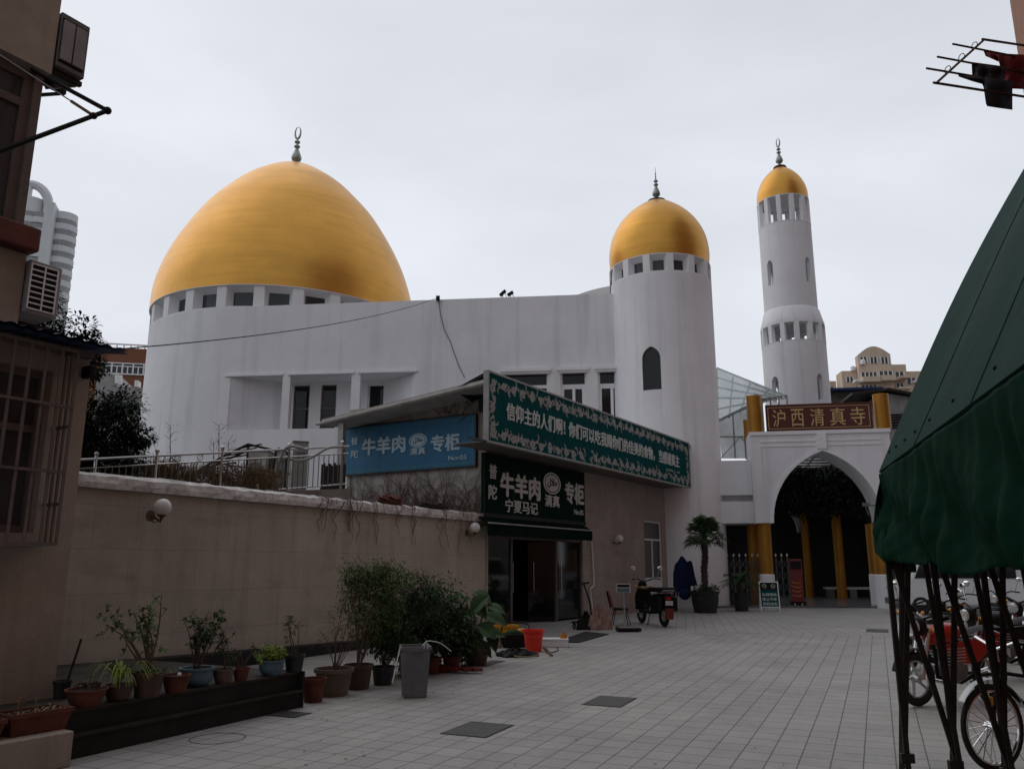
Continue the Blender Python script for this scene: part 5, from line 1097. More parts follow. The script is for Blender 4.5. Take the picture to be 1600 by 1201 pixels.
# bunched end flap
F0 = [(1376, 745), (1398, 742), (1425, 750)]; F1 = [(1368, 862), (1398, 893), (1432, 894)]
m = MB()
def flap(u, v):
    a_ = (F0[0][0]+(F0[2][0]-F0[0][0])*u, F0[0][1]+(F0[2][1]-F0[0][1])*u+0*u); k = u*2; i = min(int(k), 1); f = k-i
    b_ = (F1[i][0]*(1-f)+F1[i+1][0]*f, F1[i][1]*(1-f)+F1[i+1][1]*f); s_ = v
    return W(a_[0]*(1-s_)+b_[0]*s_-6*math.sin(PI*v)*(1-u), a_[1]*(1-s_)+b_[1]*s_, 5.9+(.16*math.sin(u*8+v*3)+.1*(.5+.5*math.cos(u*9-v*7))**2)*v+.1*u)
m.grid(flap, 40, 30); o_ = m.build('end_flap', M['tarp_shade'], tp); md = o_.modifiers.new('thickness', 'SOLIDIFY'); md.thickness = .006
# frame below the tarpaulin
m = MB(); gb_ = lambda u, v: pan(-.06)(u, v)
for v in (.02, .5, .98): m.bar(gb_(.02, v), gb_(.98, v), .04)
for u in (.04, .5, .96): m.bar(gb_(u, .02), gb_(u, .98), .04)
m.tube([W(1391, 745, 6.05), W(1409, 900, 6.05), G(1409, 1240)], .02, 8)
q_ = U2+Vector((.3, .1, 0)); m.bar((q_.x, q_.y, 0), (q_.x, q_.y, q_.z-.2), .06); q_ = gb_(.96, .98); m.bar((q_.x, q_.y, 0), (q_.x, q_.y, q_.z), .06)
m.build('frame', M['iron'], tp)
# scissor gate of dark bars
sc = thing('scissor_gate', 'row of dark folding lattice bars standing under the green tarpaulin', 'gate', G(1421, 1240), 0)
posts = [(1419, 5.95), (1494, 5.75), (1574, 5.55), (1652, 5.35)]
Pb = []
for px_, Y_ in posts: p = W(px_, 1201, Y_); Pb.append(Vector((p.x, Y_, 0)))
up = Vector((0, 0, 2.0))
for i, p in enumerate(Pb):
    MB().bar(p, p+up, .036, .02).build('post', M['iron'], sc); m = MB(); m.box(p.x-.045, p.x+.045, p.y-.02, p.y+.02, .28, .34); m.tube([(p.x-.03, p.y-.03, .31), (p.x-.03, p.y+.03, .31)], .012, 6); m.build('hinge', M['iron'], sc)
for i in range(-1, 3):
    a_ = Pb[i] if i >= 0 else Pb[0]-Vector((.0, 0, 0)); b_ = Pb[i+1]
    if i >= 0:
        o_ = Vector((0, -.03, 0)); MB().bar(a_.lerp(b_, -.15)+Vector((0, 0, 1.95))+o_, b_+Vector((0, 0, .33))+o_, .036, .015).build('diagonal_bar', M['iron'], sc)
        MB().bar(a_+Vector((0, 0, .33))-o_, a_.lerp(b_, .62)+Vector((0, 0, 1.95))-o_, .036, .015).build('diagonal_bar', M['iron'], sc)
        MB().bar(b_+Vector((0, 0, .33))+o_*1.8, b_.lerp(a_, .33)+Vector((0, 0, 1.95))+o_*1.8, .032, .015).build('diagonal_bar', M['iron'], sc)
# overhead cable to the roof and its hanging end
def sagline(a_, b_, sag, n=24): return [a_.lerp(b_, i/n)-Vector((0, 0, sag*4*(i/n)*(1-i/n))) for i in range(n+1)]
a_ = W(150, 548, 12.5); b_ = FM @ Vector((X(685, 466), -.1, ZW+.05))
tag(MB().tube(sagline(a_, b_, .3), .012, 5).build('overhead_cable', M['black']), 'long thin black cable sagging across the white wall to the roof edge', 'cable')
pts = [FM @ Vector((onpl(FM, x, y_, -.05)[0], -.05, onpl(FM, x, y_, -.05)[1])) for x, y_ in ((685, 466), (688, 490), (694, 515), (703, 532), (709, 550), (717, 572), (726, 590))]
tag(MB().tube(pts, .014, 5).build('hanging_cable', M['black']), 'thin black cable hanging down the white wall from the roof edge', 'cable')
m = MB(); m.box(b_.x-.08, b_.x+.08, b_.y-.06, b_.y+.06, b_.z-.12, b_.z+.08); tag(m.build('cable_clamp', M['black']), 'small black cable clamp on the white roof edge', 'clamp')
# ------------------------------------------------------------------ trees
def crown(m, c, rx, ry, rz, n, L, seed, clumps=26, flat=.0):
    r = random.Random(seed); c = Vector(c); cl = []
    for i in range(clumps):
        d_ = Vector((r.gauss(0, 1), r.gauss(0, 1), r.gauss(0, 1))).normalized()*(r.random()**.45)
        cl.append((c+Vector((d_.x*rx, d_.y*ry, d_.z*rz)), r.uniform(.16, .36)*min(rx, rz)))
    for i in range(n):
        q, rad = cl[i % clumps]; d_ = Vector((r.gauss(0, 1), r.gauss(0, 1), r.gauss(0, .8))).normalized()
        p = q+d_*rad*r.uniform(.55, 1.15); g = (d_+Vector((0, 0, -.35))+Vector((r.gauss(0, .4), r.gauss(0, .4), r.gauss(0, .3))))
        m.leaf(p, g, L*r.uniform(.7, 1.25), L*r.uniform(.32, .5), .15, .15)
    return cl
def tree(label, base, c, rx, ry, rz, n, L, seed, mt='treeleaf', tr=.12, clumps=26):
    t = thing('leafy_tree', label, 'tree', base, 0); m = MB(); cl = crown(m, c, rx, ry, rz, n, L, seed, clumps); m.build('crown', M[mt], t)
    m = MB(); b_ = Vector(base); c = Vector(c); mid = b_.lerp(c, .6)+Vector((.1, 0, 0)); m.tube([b_, b_.lerp(mid, .5)+Vector((-.06, 0, 0)), mid, c], [tr, tr*.8, tr*.65, tr*.35], 8)
    for q, rad in cl[:14]: m.tube([mid.lerp(c, .3), mid.lerp(q, .6), q], [tr*.4, tr*.25, tr*.1], 5)
    m.build('trunk', M['bark'], t); return t
c = W(70, 545, 13.5); tree('dark leafy tree poking above the blue roof at the left edge', (c.x-.5, 13.8, 0), (c.x-.45, 13.5, c.z), 1.25, .9, 1.0, 12000, .12, 4, clumps=60)
c = W(150, 672, 16.5); tree('dark leafy tree between the tan extension and the white mosque wall', (c.x-.2, 16.7, 0), (c.x-.12, 16.5, c.z-.35), 1.1, .9, 1.2, 15000, .12, 9, clumps=80)
# ------------------------------------------------------------------ railing and clutter behind the boundary wall
ra, rbq = W(122, 718, 15.4), W(545, 697, 19.0); rl_ = thing('ramp_railing', 'stainless steel ramp railing with ball-topped posts behind the beige wall', 'railing', (ra.x, ra.y, ra.z-1), 0)
dv = rbq-ra; Lr = dv.length
m = MB(); m.tube([ra-dv*.15, rbq], .026, 8); m.tube([ra-dv*.15-Vector((0, 0, .17)), rbq-Vector((0, 0, .17))], .016, 6); m.tube([ra-dv*.15-Vector((0, 0, .88)), rbq-Vector((0, 0, .88))], .016, 6); m.build('rail', M['steel'], rl_)
m = MB(); n = 46
for i in range(-6, n): p = ra+dv*(i/n); m.tube([p-Vector((0, 0, .17)), p-Vector((0, 0, .88))], .011, 5)
m.build('baluster', M['grey'], rl_)
for px_ in (150, 245, 347, 452, 535):
    k = (px_-122)/(545-122); k = k*1.0/(k+(1-k)*(ra.y/rbq.y)**-1)*1.0; p = ra+dv*k
    m = MB(); m.tube([p+Vector((0, 0, .06)), p-Vector((0, 0, 1.2))], .028, 8); m.ball(p+Vector((0, 0, .10)), .045, n=12, m=8); m.build('post', M['steel'], rl_)
m = MB()
for px_ in (278, 313): k = (px_-122)/423; k = k/(k+(1-k)*rbq.y/ra.y); p = ra+dv*k-Vector((0, 0, .085)); m.torus(p, .06, .007, (0, 1, 0), 16, 5); m.bar(p-Vector((.07, 0, .07)), p+Vector((.07, 0, .07)), .008)
m.build('ornament', M['wgrey'], rl_)
# raised walkway the railing stands on
A = Matrix.Translation((ra.x, ra.y, 0)) @ Matrix.Rotation(math.atan2(dv.y, dv.x), 4, 'Z'); Lh = math.hypot(dv.x, dv.y)
z0_, z1_ = ra.z-1.0, rbq.z-1.0
struct(MB(A).hexa([(-3, -.15, 0), (Lh, -.15, 0), (Lh, 1.6, 0), (-3, 1.6, 0)], [(-3, -.15, z0_-.15*0), (Lh, -.15, z1_), (Lh, 1.6, z1_), (-3, 1.6, z0_)]).build('ramp', M['concrete']))
def acbox(x0, x1, y0, y1, Y_, dep, label, mt='wgrey', ang=-25, fan=True):
    a_, b_ = W(x0, y1, Y_), W(x1, y0, Y_); wd = b_.x-a_.x; hh = b_.z-a_.z
    t = thing('outdoor_unit', label, 'outdoor unit', (a_.x+wd/2, Y_, a_.z), ang); A = Matrix.Translation((a_.x, Y_, a_.z)) @ Matrix.Rotation(R(ang), 4, 'Z')
    MB(A).box(0, wd, 0, dep, 0, hh).build('casing', M[mt], t, .01)
    m = MB(A); m.box(-.01, wd+.01, -.01, dep+.01, hh+.001, hh+.03); m.box(.1, .3, -.012, -.002, hh*.72, hh*.8)
    if fan:
        m.torus((wd*.45, -.01, hh*.42), min(wd, hh)*.3, .012, (0, 1, 0), 20, 5)
        for k in range(1, 4): m.torus((wd*.45, -.01, hh*.42), min(wd, hh)*.3*k/4, .006, (0, 1, 0), 16, 4)
    m.build('fan_guard', M['grey'], t)
    m = MB(A)
    for i in range(14): z = hh*(.1+.8*i/14); m.box(wd+.001, wd+.012, .05, dep-.05, z, z+.02)
    m.build('louvre', M['black'], t)
    m = MB(A); m.box(.03, .12, .02, dep-.02, -max(.05, a_.z-3.0 if a_.z > 3 else .05)-.0, -.001); m.box(wd-.12, wd-.03, .02, dep-.02, -.3, -.001); m.build('foot', M['iron'], t)
acbox(454, 482, 690, 768, 20.3, 1.1, 'tall grey outdoor unit behind the railing near the shop wall', ang=22, fan=False)
acbox(425, 447, 706, 764, 21.2, .5, 'medium grey outdoor unit left of the tall one behind the railing', ang=-5)
acbox(382, 420, 706, 752, 20.6, .5, 'rusty fan-sided outdoor unit behind the railing, farthest left', 'stucco', -5)
a_ = W(500, 768, 20.0); bb = W(541, 725, 20.0); m = MB()
for i in range(12): x = a_.x+(bb.x-a_.x)*i/12; m.box(x, x+(bb.x-a_.x)/12*.85, 20.0, 20.04, a_.z-.5, bb.z+.04*math.sin(i*2.3))
tag(m.build('plank_fence', M['wood']), 'short grey plank fence behind the railing by the drainpipe', 'fence')
m = MB()
pk = [W(x, y_, 19.2) for x, y_ in ((388, 694), (350, 712), (432, 704), (290, 746), (425, 742))]
m.bar(pk[0], pk[1], .05); m.bar(pk[0], pk[2], .05); m.bar(pk[1], pk[3], .04); m.bar(pk[0]-Vector((0, 0, .15)), pk[3], .04); m.bar(pk[2], pk[4], .04); m.bar(pk[0], pk[0]-Vector((0, 0, 1.0)), .04)
for i in range(9): k = i/9; p = pk[3].lerp(pk[0], k); m.bar(p, p+Vector((.75*(1-k*.5), .2, .12)), .03)
m.bar(pk[3], pk[3]+Vector((1.0, .2, .15)), .03); m.bar(pk[1]-Vector((0, 0, .2)), pk[2]-Vector((0, 0, .5)), .03)
tag(m.build('scrap_frame', M['iron']), 'collapsed dark steel lattice frame heaped behind the railing', 'scrap')
m = MB(); pts = [W(x, y_, 18.0) for x, y_ in ((428, 764), (431, 742), (436, 722), (444, 703), (455, 697), (468, 699), (480, 703))]; m.tube(cat([tuple(p) for p in pts], 4), .035, 8)
pts = [W(x, y_, 18.1) for x, y_ in ((435, 699), (445, 712), (460, 719), (478, 718), (495, 710), (512, 700), (530, 698))]; m.tube(cat([tuple(p) for p in pts], 4), .028, 8)
tag(m.build('grey_hose', M['wgrey']), 'pale grey hose looped over the steel railing', 'hose')
m = MB(); pts = [W(x, y_, 14.6) for x, y_ in ((238, 752), (244, 748), (262, 750), (300, 755))]; m.tube(cat([tuple(p) for p in pts], 3), .02, 6); tag(m.build('conduit', M['trim']), 'white plastic conduit lying on the coping under the railing', 'pipe')
rg = random.Random(21); m = MB()
def tuft(m, p, n, h, sp, L=0, r=.004):
    for i in range(n):
        g = rg.uniform(0, 2*PI); s_ = rg.uniform(0, sp); q = Vector(p)+Vector((math.cos(g)*s_*.3, math.sin(g)*s_*.3, 0)); e = q+Vector((math.cos(g)*s_, math.sin(g)*s_*.5, h*rg.uniform(.6, 1)))
        k = q.lerp(e, .5)+Vector((0, 0, h*.12)); m.tube([q, k, e], [r, r*.8, r*.4], 4, False)
        if L:
            for j in range(3): w_ = k.lerp(e, rg.random()); m.leaf(w_, (rg.uniform(-1, 1), rg.uniform(-1, 1), rg.uniform(-.3, .8)), L, L*.4)
for px_, n, h in ((205, 60, .4), (225, 90, .45), (240, 100, .6), (252, 90, .5), (268, 90, .45), (285, 90, .35), (300, 80, .4), (330, 100, .4), (352, 80, .3), (375, 90, .4), (395, 80, .35), (410, 80, .35), (428, 60, .3)): p = W(px_, 765, 15.6+px_/200); tuft(m, p, n, h+.2, .35, .05)
tag(m.build('dry_weeds', M['dry']), 'dry straw-coloured weeds growing along the top of the beige wall', 'weeds'); COL.objects['dry_weeds']['kind'] = 'stuff'
m = MB()
for px_, yt in ((338, 664), (330, 690), (262, 664), (353, 690)):
    p0, p1 = W(px_, 760, 17.5), W(px_+4, yt, 17.5); m.tube([p0, p0.lerp(p1, .5)+Vector((.03, 0, 0)), p1], [.014, .01, .005], 5)
    for i in range(7): q = p0.lerp(p1, rg.uniform(.6, 1)); m.tube([q, q+Vector((rg.uniform(-.15, .2), 0, rg.uniform(.03, .2)))], .004, 4, False)
    for i in range(10): q = p1+Vector((rg.uniform(-.1, .18), 0, rg.uniform(-.15, .04))); m.leaf(q, (rg.uniform(-1, 1), 0, -.3), .05, .02)
mm = MB(); crown(mm, W(270, 742, 17.6), 1.0, .4, .34, 3200, .07, 301, 40); crown(mm, W(355, 748, 18.2), 1.1, .4, .30, 3200, .07, 302, 40); crown(mm, W(200, 742, 17.2), .8, .4, .3, 2200, .07, 303, 30)
tag(mm.build('undergrowth', M['bark']), 'dark withered undergrowth behind the ramp railing', 'undergrowth')['kind'] = 'stuff'
tag(m.build('tall_weed', M['stem']), 'thin tall bare weeds standing against the white mosque wall', 'weeds'); COL.objects['tall_weed']['kind'] = 'stuff'
# ------------------------------------------------------------------ potted plants
def potted(x0, x1, rim, bot, zb, mt, label, kind='bowl', name='potted_plant'):
    cx = (x0+x1)/2; g = G(cx, bot, zb); hw = (x1-x0)/2
    r = hw*g.y*1.06/F_PX; Yc = g.y+r*.62; c_ = W(cx, rim, Yc); r = (W(x1, rim, Yc)-W(x0, rim, Yc)).length/2; h = max(.1, c_.z-zb)
    t = thing(name, label, 'potted plant', (c_.x, Yc, zb), rg.uniform(0, 360)); A = Matrix.Translation((c_.x, Yc, zb)); m = MB(A)
    if kind == 'bowl': pr = [(0, 0), (r*.62, 0), (r*.74, h*.25), (r*.85, h*.6), (r*.9, h*.86), (r, h*.9), (r, h), (r*.9, h), (r*.86, h*.85), (0, h*.85)]
    elif kind == 'round': pr = [(0, 0), (r*.55, 0), (r*.8, h*.22), (r*.92, h*.5), (r*.88, h*.84), (r, h*.9), (r, h), (r*.88, h), (r*.85, h*.86), (0, h*.86)]
    else: pr = [(0, 0), (r*.72, 0), (r*.9, h*.85), (r, h*.86), (r, h), (r*.91, h), (r*.88, h*.88), (0, h*.88)]
    m.lathe(pr[:-1], n=28); m.build('pot', M[mt], t)
    m = MB(A); m.lathe([(r*.885, h*.87), (r*.5, h*.9), (0, h*.91)], n=20); m.build('soil', M['soil'], t)
    return t, Vector((c_.x, Yc, zb+h*.9)), r
def shrub(t, base, tops, nleaf, L, mt, stem='stem', wd=.45, r=.008, spread=.10, seed=0, droop=.2):
    """stems from base to each measured crown point (x, y px, depth offset), leaves round the ends"""
    r_ = random.Random(seed+31); ms, ml = MB(), MB()
    for (tx, ty, dY, n) in tops:
        e = W(tx, ty, base.y+dY); k = base.lerp(e, .5)+Vector((r_.uniform(-.05, .05), r_.uniform(-.05, .05), .05)); b0 = base+Vector((r_.uniform(-.03, .03), r_.uniform(-.03, .03), -.02))
        path = cat([tuple(b0), tuple(k), tuple(e)], 5); ms.tube(path, [r*(1-.65*i/(len(path)-1)) for i in range(len(path))], 6)
        for i in range(n):
            q = Vector(path[int((len(path)-1)*(1-r_.random()**1.8*.55))]); tip = q+Vector((r_.gauss(0, spread), r_.gauss(0, spread), r_.gauss(.02, spread*.8)))
            ms.tube([q, tip], r*.25, 4, False)
            for j in range(nleaf): d_ = Vector((r_.gauss(0, 1), r_.gauss(0, 1), r_.gauss(0, .6))); ml.leaf(q.lerp(tip, r_.uniform(.4, 1.05)), d_, L*r_.uniform(.6, 1.2), L*wd*r_.uniform(.7, 1.2), .2, droop)
    ms.build('stems', M[stem], t); ml.build('leaves', M[mt], t)
zP = .39
t, b_, r = potted(104, 167, 1075, 1106, zP, 'terra', 'terracotta bowl with withered stubble, nearest on the dark steps'); m = MB(); [m.leaf(b_+Vector((rg.uniform(-.12, .12), rg.uniform(-.1, .1), .02)), (rg.gauss(0, 1), rg.gauss(0, 1), .7), .08, .035) for i in range(40)]; m.build('leaves', M['stem'], t); m = MB(); m.tube([b_, b_+Vector((.03, 0, .12))], .005, 5); m.build('stems', M['stem'], t)
t, b_, r = potted(163, 209, 1068, 1096, zP, 'brownpot', 'dark brown pot with a pale arching spider plant'); m = MB()
for i in range(46):
    g = rg.uniform(0, 2*PI); L = rg.uniform(.16, .34); w_ = .012; pts = []
    for k in range(7): s_ = k/6; pts.append(b_+Vector((math.cos(g)*L*s_, math.sin(g)*L*s_, .22*math.sin(s_*2.3)*L/.3+.02-.12*s_*s_)))
    for k in range(6):
        sd = Vector((-math.sin(g), math.cos(g), 0))*w_*(1-k/7); sd2 = Vector((-math.sin(g), math.cos(g), 0))*w_*(1-(k+1)/7); m.poly(pts[k]-sd, pts[k+1]-sd2, pts[k+1]+sd2, pts[k]+sd)
m.build('leaves', M['leafy'], t)
t, b_, r = potted(208, 258, 1048, 1090, zP, 'brownpot', 'brown pot with a tall open shrub leaning both ways over spider plant', 'bucket')
shrub(t, b_, [(196, 1000, .1, 2), (208, 955, .1, 9), (172, 962, .0, 9), (165, 975, .05, 4), (186, 970, .2, 5), (224, 962, .0, 12), (236, 945, .1, 12), (252, 940, -.1, 5), (218, 985, .1, 4), (230, 975, .0, 8)], 3, .075, 'leaf', spread=.075, seed=1, wd=.55, r=.012)
m = MB(); [m.leaf(b_+Vector((rg.uniform(-r, r)*.9, rg.uniform(-r, r)*.7, .0)), (rg.gauss(0, 1), rg.gauss(0, 1), .5), .07, .03) for i in range(120)]; m.build('ground_leaves', M['leaf'], t)
t, b_, r = potted(254, 298, 1053, 1083, zP, 'terra', 'shallow red terracotta pot with bare soil and a white pebble'); MB().ball(b_+Vector((.05, -.06, .02)), .022, n=10, m=6).build('pebble', M['foam'], t)
t, b_, r = potted(281, 335, 1042, 1074, zP, 'bluepot', 'blue glazed bowl with a bushy dark green shrub', 'round')
shrub(t, b_, [(300, 970, 0, 9), (318, 965, .1, 14), (335, 965, 0, 12), (350, 955, .1, 6), (285, 963, .0, 4), (325, 985, .0, 14), (312, 990, .0, 12), (340, 980, .1, 8), (306, 1010, .0, 4), (327, 952, .0, 3)], 4, .07, 'leafd', spread=.06, seed=2)
t, b_, r = potted(332, 367, 1044, 1068, zP, 'greypot', 'grey-brown pot with a slim upright shrub beside the blue bowl'); shrub(t, b_, [(345, 1000, 0, 10), (350, 990, 0, 9), (344, 1015, 0, 9), (362, 1022, 0, 4)], 4, .055, 'leafd', spread=.05, seed=3)
t, b_, r = potted(364, 391, 1042, 1064, zP, 'terra', 'small red pot with a single sprig'); shrub(t, b_, [(372, 1022, 0, 3), (366, 1028, 0, 2), (398, 1010, 0, 5), (405, 1018, 0, 3)], 2, .04, 'leafd', spread=.03, seed=4)
t, b_, r = potted(404, 445, 1030, 1056, zP, 'bluepot', 'blue-grey bowl with bright yellow-green bushy plant', 'round'); m = MB(); crown(m, b_+Vector((0, 0, .07)), .17, .14, .10, 1500, .045, 6, 30); m.build('leaves', M['leafy'], t)
t, b_, r = potted(444, 477, 1022, 1050, zP, 'blackpot', 'black plastic pot with a thin small-leaved seedling', 'bucket'); shrub(t, b_, [(448, 970, 0, 8), (458, 962, 0, 8), (466, 975, 0, 5), (455, 985, 0, 5)], 3, .05, 'leafd', spread=.05, seed=5)
t, b_, r = potted(84, 112, 1062, 1092, zP, 'blackpot', 'black pot with a leaning stick, half hidden at the left end of the steps', 'bucket'); MB().tube([W(106, 1062, b_.y), W(127, 998, b_.y+.15)], .012, 6).build('stick', M['iron'], t)
# along the ground
t, b_, r = potted(472, 510, 1058, 1098, 0, 'terra', 'red terracotta pot standing on the paving at the end of the steps', 'bucket'); m = MB(); m.leaf(b_, (1, 0, .3), .04, .02); m.build('leaves', M['stem'], t)
t, b_, r = potted(491, 553, 1043, 1089, 0, 'greypot', 'large grey-brown pot with reddish twiggy shrub', 'bucket')
shrub(t, b_, [(505, 990, 0, 12), (520, 960, .1, 16), (540, 935, .1, 18), (560, 930, .2, 18), (580, 955, .2, 14), (500, 1000, .2, 8), (530, 980, .1, 14), (570, 985, .2, 12), (595, 945, .2, 10), (550, 965, .1, 14)], 2, .03, 'redstem', 'redstem', spread=.09, seed=6, r=.007)
t, b_, r = potted(537, 584, 1037, 1078, 0, 'brownpot', 'dark brown pot with tall feathery green bush reaching over the wall', 'bucket')
shrub(t, b_, [(545, 895, .3, 26), (565, 885, .3, 26), (590, 875, .3, 30), (610, 880, .4, 26), (575, 905, .3, 26), (600, 905, .4, 26), (555, 920, .3, 18), (625, 900, .4, 20), (545, 935, .2, 14), (590, 930, .3, 20), (615, 935, .4, 18), (612, 872, .3, 10)], 4, .045, 'leaf', spread=.12, seed=7, r=.009, wd=.4); m = MB(); c_ = W(588, 905, b_.y+.35); crown(m, c_, .56, .3, .30, 3600, .05, 61, 100); c_ = W(582, 955, b_.y+.3); crown(m, c_, .44, .3, .42, 3400, .05, 62, 100); m.build('fine_leaves', M['leaf'], t)
t, b_, r = potted(580, 618, 1040, 1071, 0, 'blackpot', 'black pot with a loose pink-tinged bush spreading right', 'bucket')
shrub(t, b_, [(640, 890, .5, 18), (655, 900, .5, 18), (675, 905, .6, 16), (690, 915, .6, 14), (712, 905, .7, 8), (640, 925, .5, 22), (665, 930, .5, 18), (630, 950, .4, 20), (650, 960, .5, 18), (610, 960, .3, 16), (600, 990, .3, 16), (625, 985, .3, 14)], 3, .045, 'leaf', 'redstem', spread=.12, seed=8, r=.008, wd=.4); m = MB(); c_ = W(650, 930, b_.y+.5); crown(m, c_, .62, .3, .38, 3800, .05, 63, 110); c_ = W(612, 1000, b_.y+.1); crown(m, c_, .40, .25, .32, 2000, .06, 64, 60); m.build('fine_leaves', M['leafd'], t)
specs = [(622, 655, 1028, 1060, 'brownpot', 'dark brown pot with dense shrub behind the grey bin', [(640, 985, .2, 26), (655, 970, .3, 28), (630, 1000, .2, 24), (665, 990, .2, 26), (645, 1010, .0, 24), (660, 955, .4, 20)], 'leafd'),
         (655, 690, 1026, 1053, 'terra', 'red pot with dense small-leaved shrub right of the grey bin', [(680, 945, .4, 28), (695, 955, .4, 28), (670, 970, .3, 28), (690, 985, .2, 30), (710, 975, .3, 26), (675, 1005, .1, 26), (700, 1005, .1, 26)], 'leafd'),
         (690, 722, 1024, 1048, 'terra', 'red pot in the middle of the dense shrubs by the shop door', [(715, 990, .2, 26), (725, 1000, .2, 24), (705, 1010, .1, 22), (730, 985, .3, 22)], 'leafd')]
for i, (x0, x1, y0_, y1_, mt, lb, tp_, lf) in enumerate(specs):
    t, b_, r = potted(x0, x1, y0_, y1_, 0, mt, lb, 'bucket'); shrub(t, b_, tp_, 4, .06, lf, spread=.13, seed=10+i, wd=.6)
    cpx = ((640, 985), (682, 968), (712, 998))[i]; c_ = W(cpx[0], cpx[1], b_.y+.35); m = MB(); crown(m, c_, (.56, .60, .34)[i], .35, (.46, .52, .34)[i], (4600, 4600, 2600)[i], .085, 50+i, 90); m.build('dense_leaves', M[lf], t)
t, b_, r = potted(722, 766, 1013, 1040, 0, 'brownpot', 'brown pot with a large-leaved plant touching the shop glass', 'bucket')
ms, ml = MB(), MB(); r_ = random.Random(4)
def bigleaf(m, p, e, wd, lift=.12):
    p, e = Vector(p), Vector(e); ax_ = (e-p); L = ax_.length; ax_ = ax_/L; sd = ax_.cross(Vector((0, -.6, .8))).normalized(); up_ = sd.cross(ax_); cols = []
    pr = [0, .55, .85, 1, .95, .75, .42, .04]
    for i, k in enumerate(pr):
        s_ = i/7; c_ = p+ax_*L*s_-Vector((0, 0, 1))*(s_*s_*L*.22)
        cols.append([c_-sd*wd*k/2+up_*wd*k*.16, c_-sd*wd*k*.25+up_*wd*k*.1, c_, c_+sd*wd*k*.25+up_*wd*k*.1, c_+sd*wd*k/2+up_*wd*k*.16])
    m.add([q for row in cols for q in row], [(i*5+j, i*5+j+1, i*5+j+6, i*5+j+5) for i in range(7) for j in range(4)], True)
for (x, y_, ex, ey, wd) in ((735, 960, 765, 918, .28), (712, 965, 690, 940, .22), (720, 950, 735, 925, .2), (745, 975, 775, 990, .26), (730, 985, 755, 1010, .24), (705, 960, 745, 955, .26), (700, 985, 690, 1010, .22), (755, 960, 792, 968, .24), (750, 990, 790, 985, .24), (715, 975, 700, 995, .24), (740, 945, 760, 960, .22), (728, 935, 708, 925, .18), (765, 985, 775, 1012, .18), (718, 1000, 730, 1022, .2), (745, 1000, 768, 1020, .18), (758, 945, 790, 950, .16), (700, 945, 712, 972, .2), (740, 925, 768, 935, .2)):
    a_ = W(x, y_, b_.y+r_.uniform(-.35, .25)); e = W(ex, ey, a_.y-.1-r_.uniform(0, .2)); bigleaf(ml, a_, e, wd*1.15); ms.tube([b_+Vector((r_.uniform(-.06, .06), 0, 0)), b_.lerp(a_, .6)+Vector((0, 0, .08)), a_], .009, 6)
ms.build('stems', M['leafd'], t); ml.build('leaves', M['leafbig'], t)
# rectangular planters on the plinth
def trough(x0, x1, y0, y1, Fm, off, label, zb):
    s0_, s1_ = onpl(Fm, x0, y1, off)[0], onpl(Fm, x1, y1, off)[0]; zt_ = onpl(Fm, (x0+x1)/2, y0, off)[1]; t = thing('planter_trough', label, 'planter', Fm @ Vector(((s0_+s1_)/2, off+.15, zb)), AS)
    m = MB(Fm); i_ = .04; y0_, y1_ = off, off+.3
    m.hexa([(s0_+i_, y0_+i_, zb), (s1_-i_, y0_+i_, zb), (s1_-i_, y1_-i_, zb), (s0_+i_, y1_-i_, zb)], [(s0_+.01, y0_+.01, zt_-.03), (s1_-.01, y0_+.01, zt_-.03), (s1_-.01, y1_-.01, zt_-.03), (s0_+.01, y1_-.01, zt_-.03)])
    m.M = Fm @ Matrix.Translation((0, 0, zt_-.029)) @ Matrix.Rotation(-PI/2, 4, 'X') @ Matrix.Scale(-1, 4, (0, 0, 1)) if False else Fm
    for a_ in ((s0_, s1_, y0_, y0_+.025), (s0_, s1_, y1_-.025, y1_), (s0_, s0_+.025, y0_+.026, y1_-.026), (s1_-.025, s1_, y0_+.026, y1_-.026)): m.box(*a_, zt_-.028, zt_+.005)
    m.build('trough', M['terra'], t); m = MB(Fm); m.box(s0_+.03, s1_-.03, y0_+.03, y1_-.03, zt_-.03, zt_-.015); m.build('soil', M['soil'], t)
    m = MB(Fm)
    for i in range(30): p = Vector((rg.uniform(s0_+.06, s1_-.06), rg.uniform(y0_+.06, y1_-.06), zt_-.01)); m.leaf(p, (rg.gauss(0, 1), rg.gauss(0, 1), .3), .06, .03)
    p = Vector((s0_+.15, y0_+.15, zt_)); tuft(m, p, 20, .14, .06, .02, .003); m.tube([Vector((s1_-.25, y0_+.15, zt_-.02)), Vector((s1_-.24, y0_+.15, zt_+.11))], .005, 5); m.build('dead_leaves', M['dry'], t)
trough(14, 112, 1112, 1148, FP, .10, 'rectangular terracotta planter with dead leaves on the low beige plinth', pzt)
trough(-60, 8, 1130, 1162, FP, .10, 'second terracotta planter cut off by the left edge of the photo', pzt)
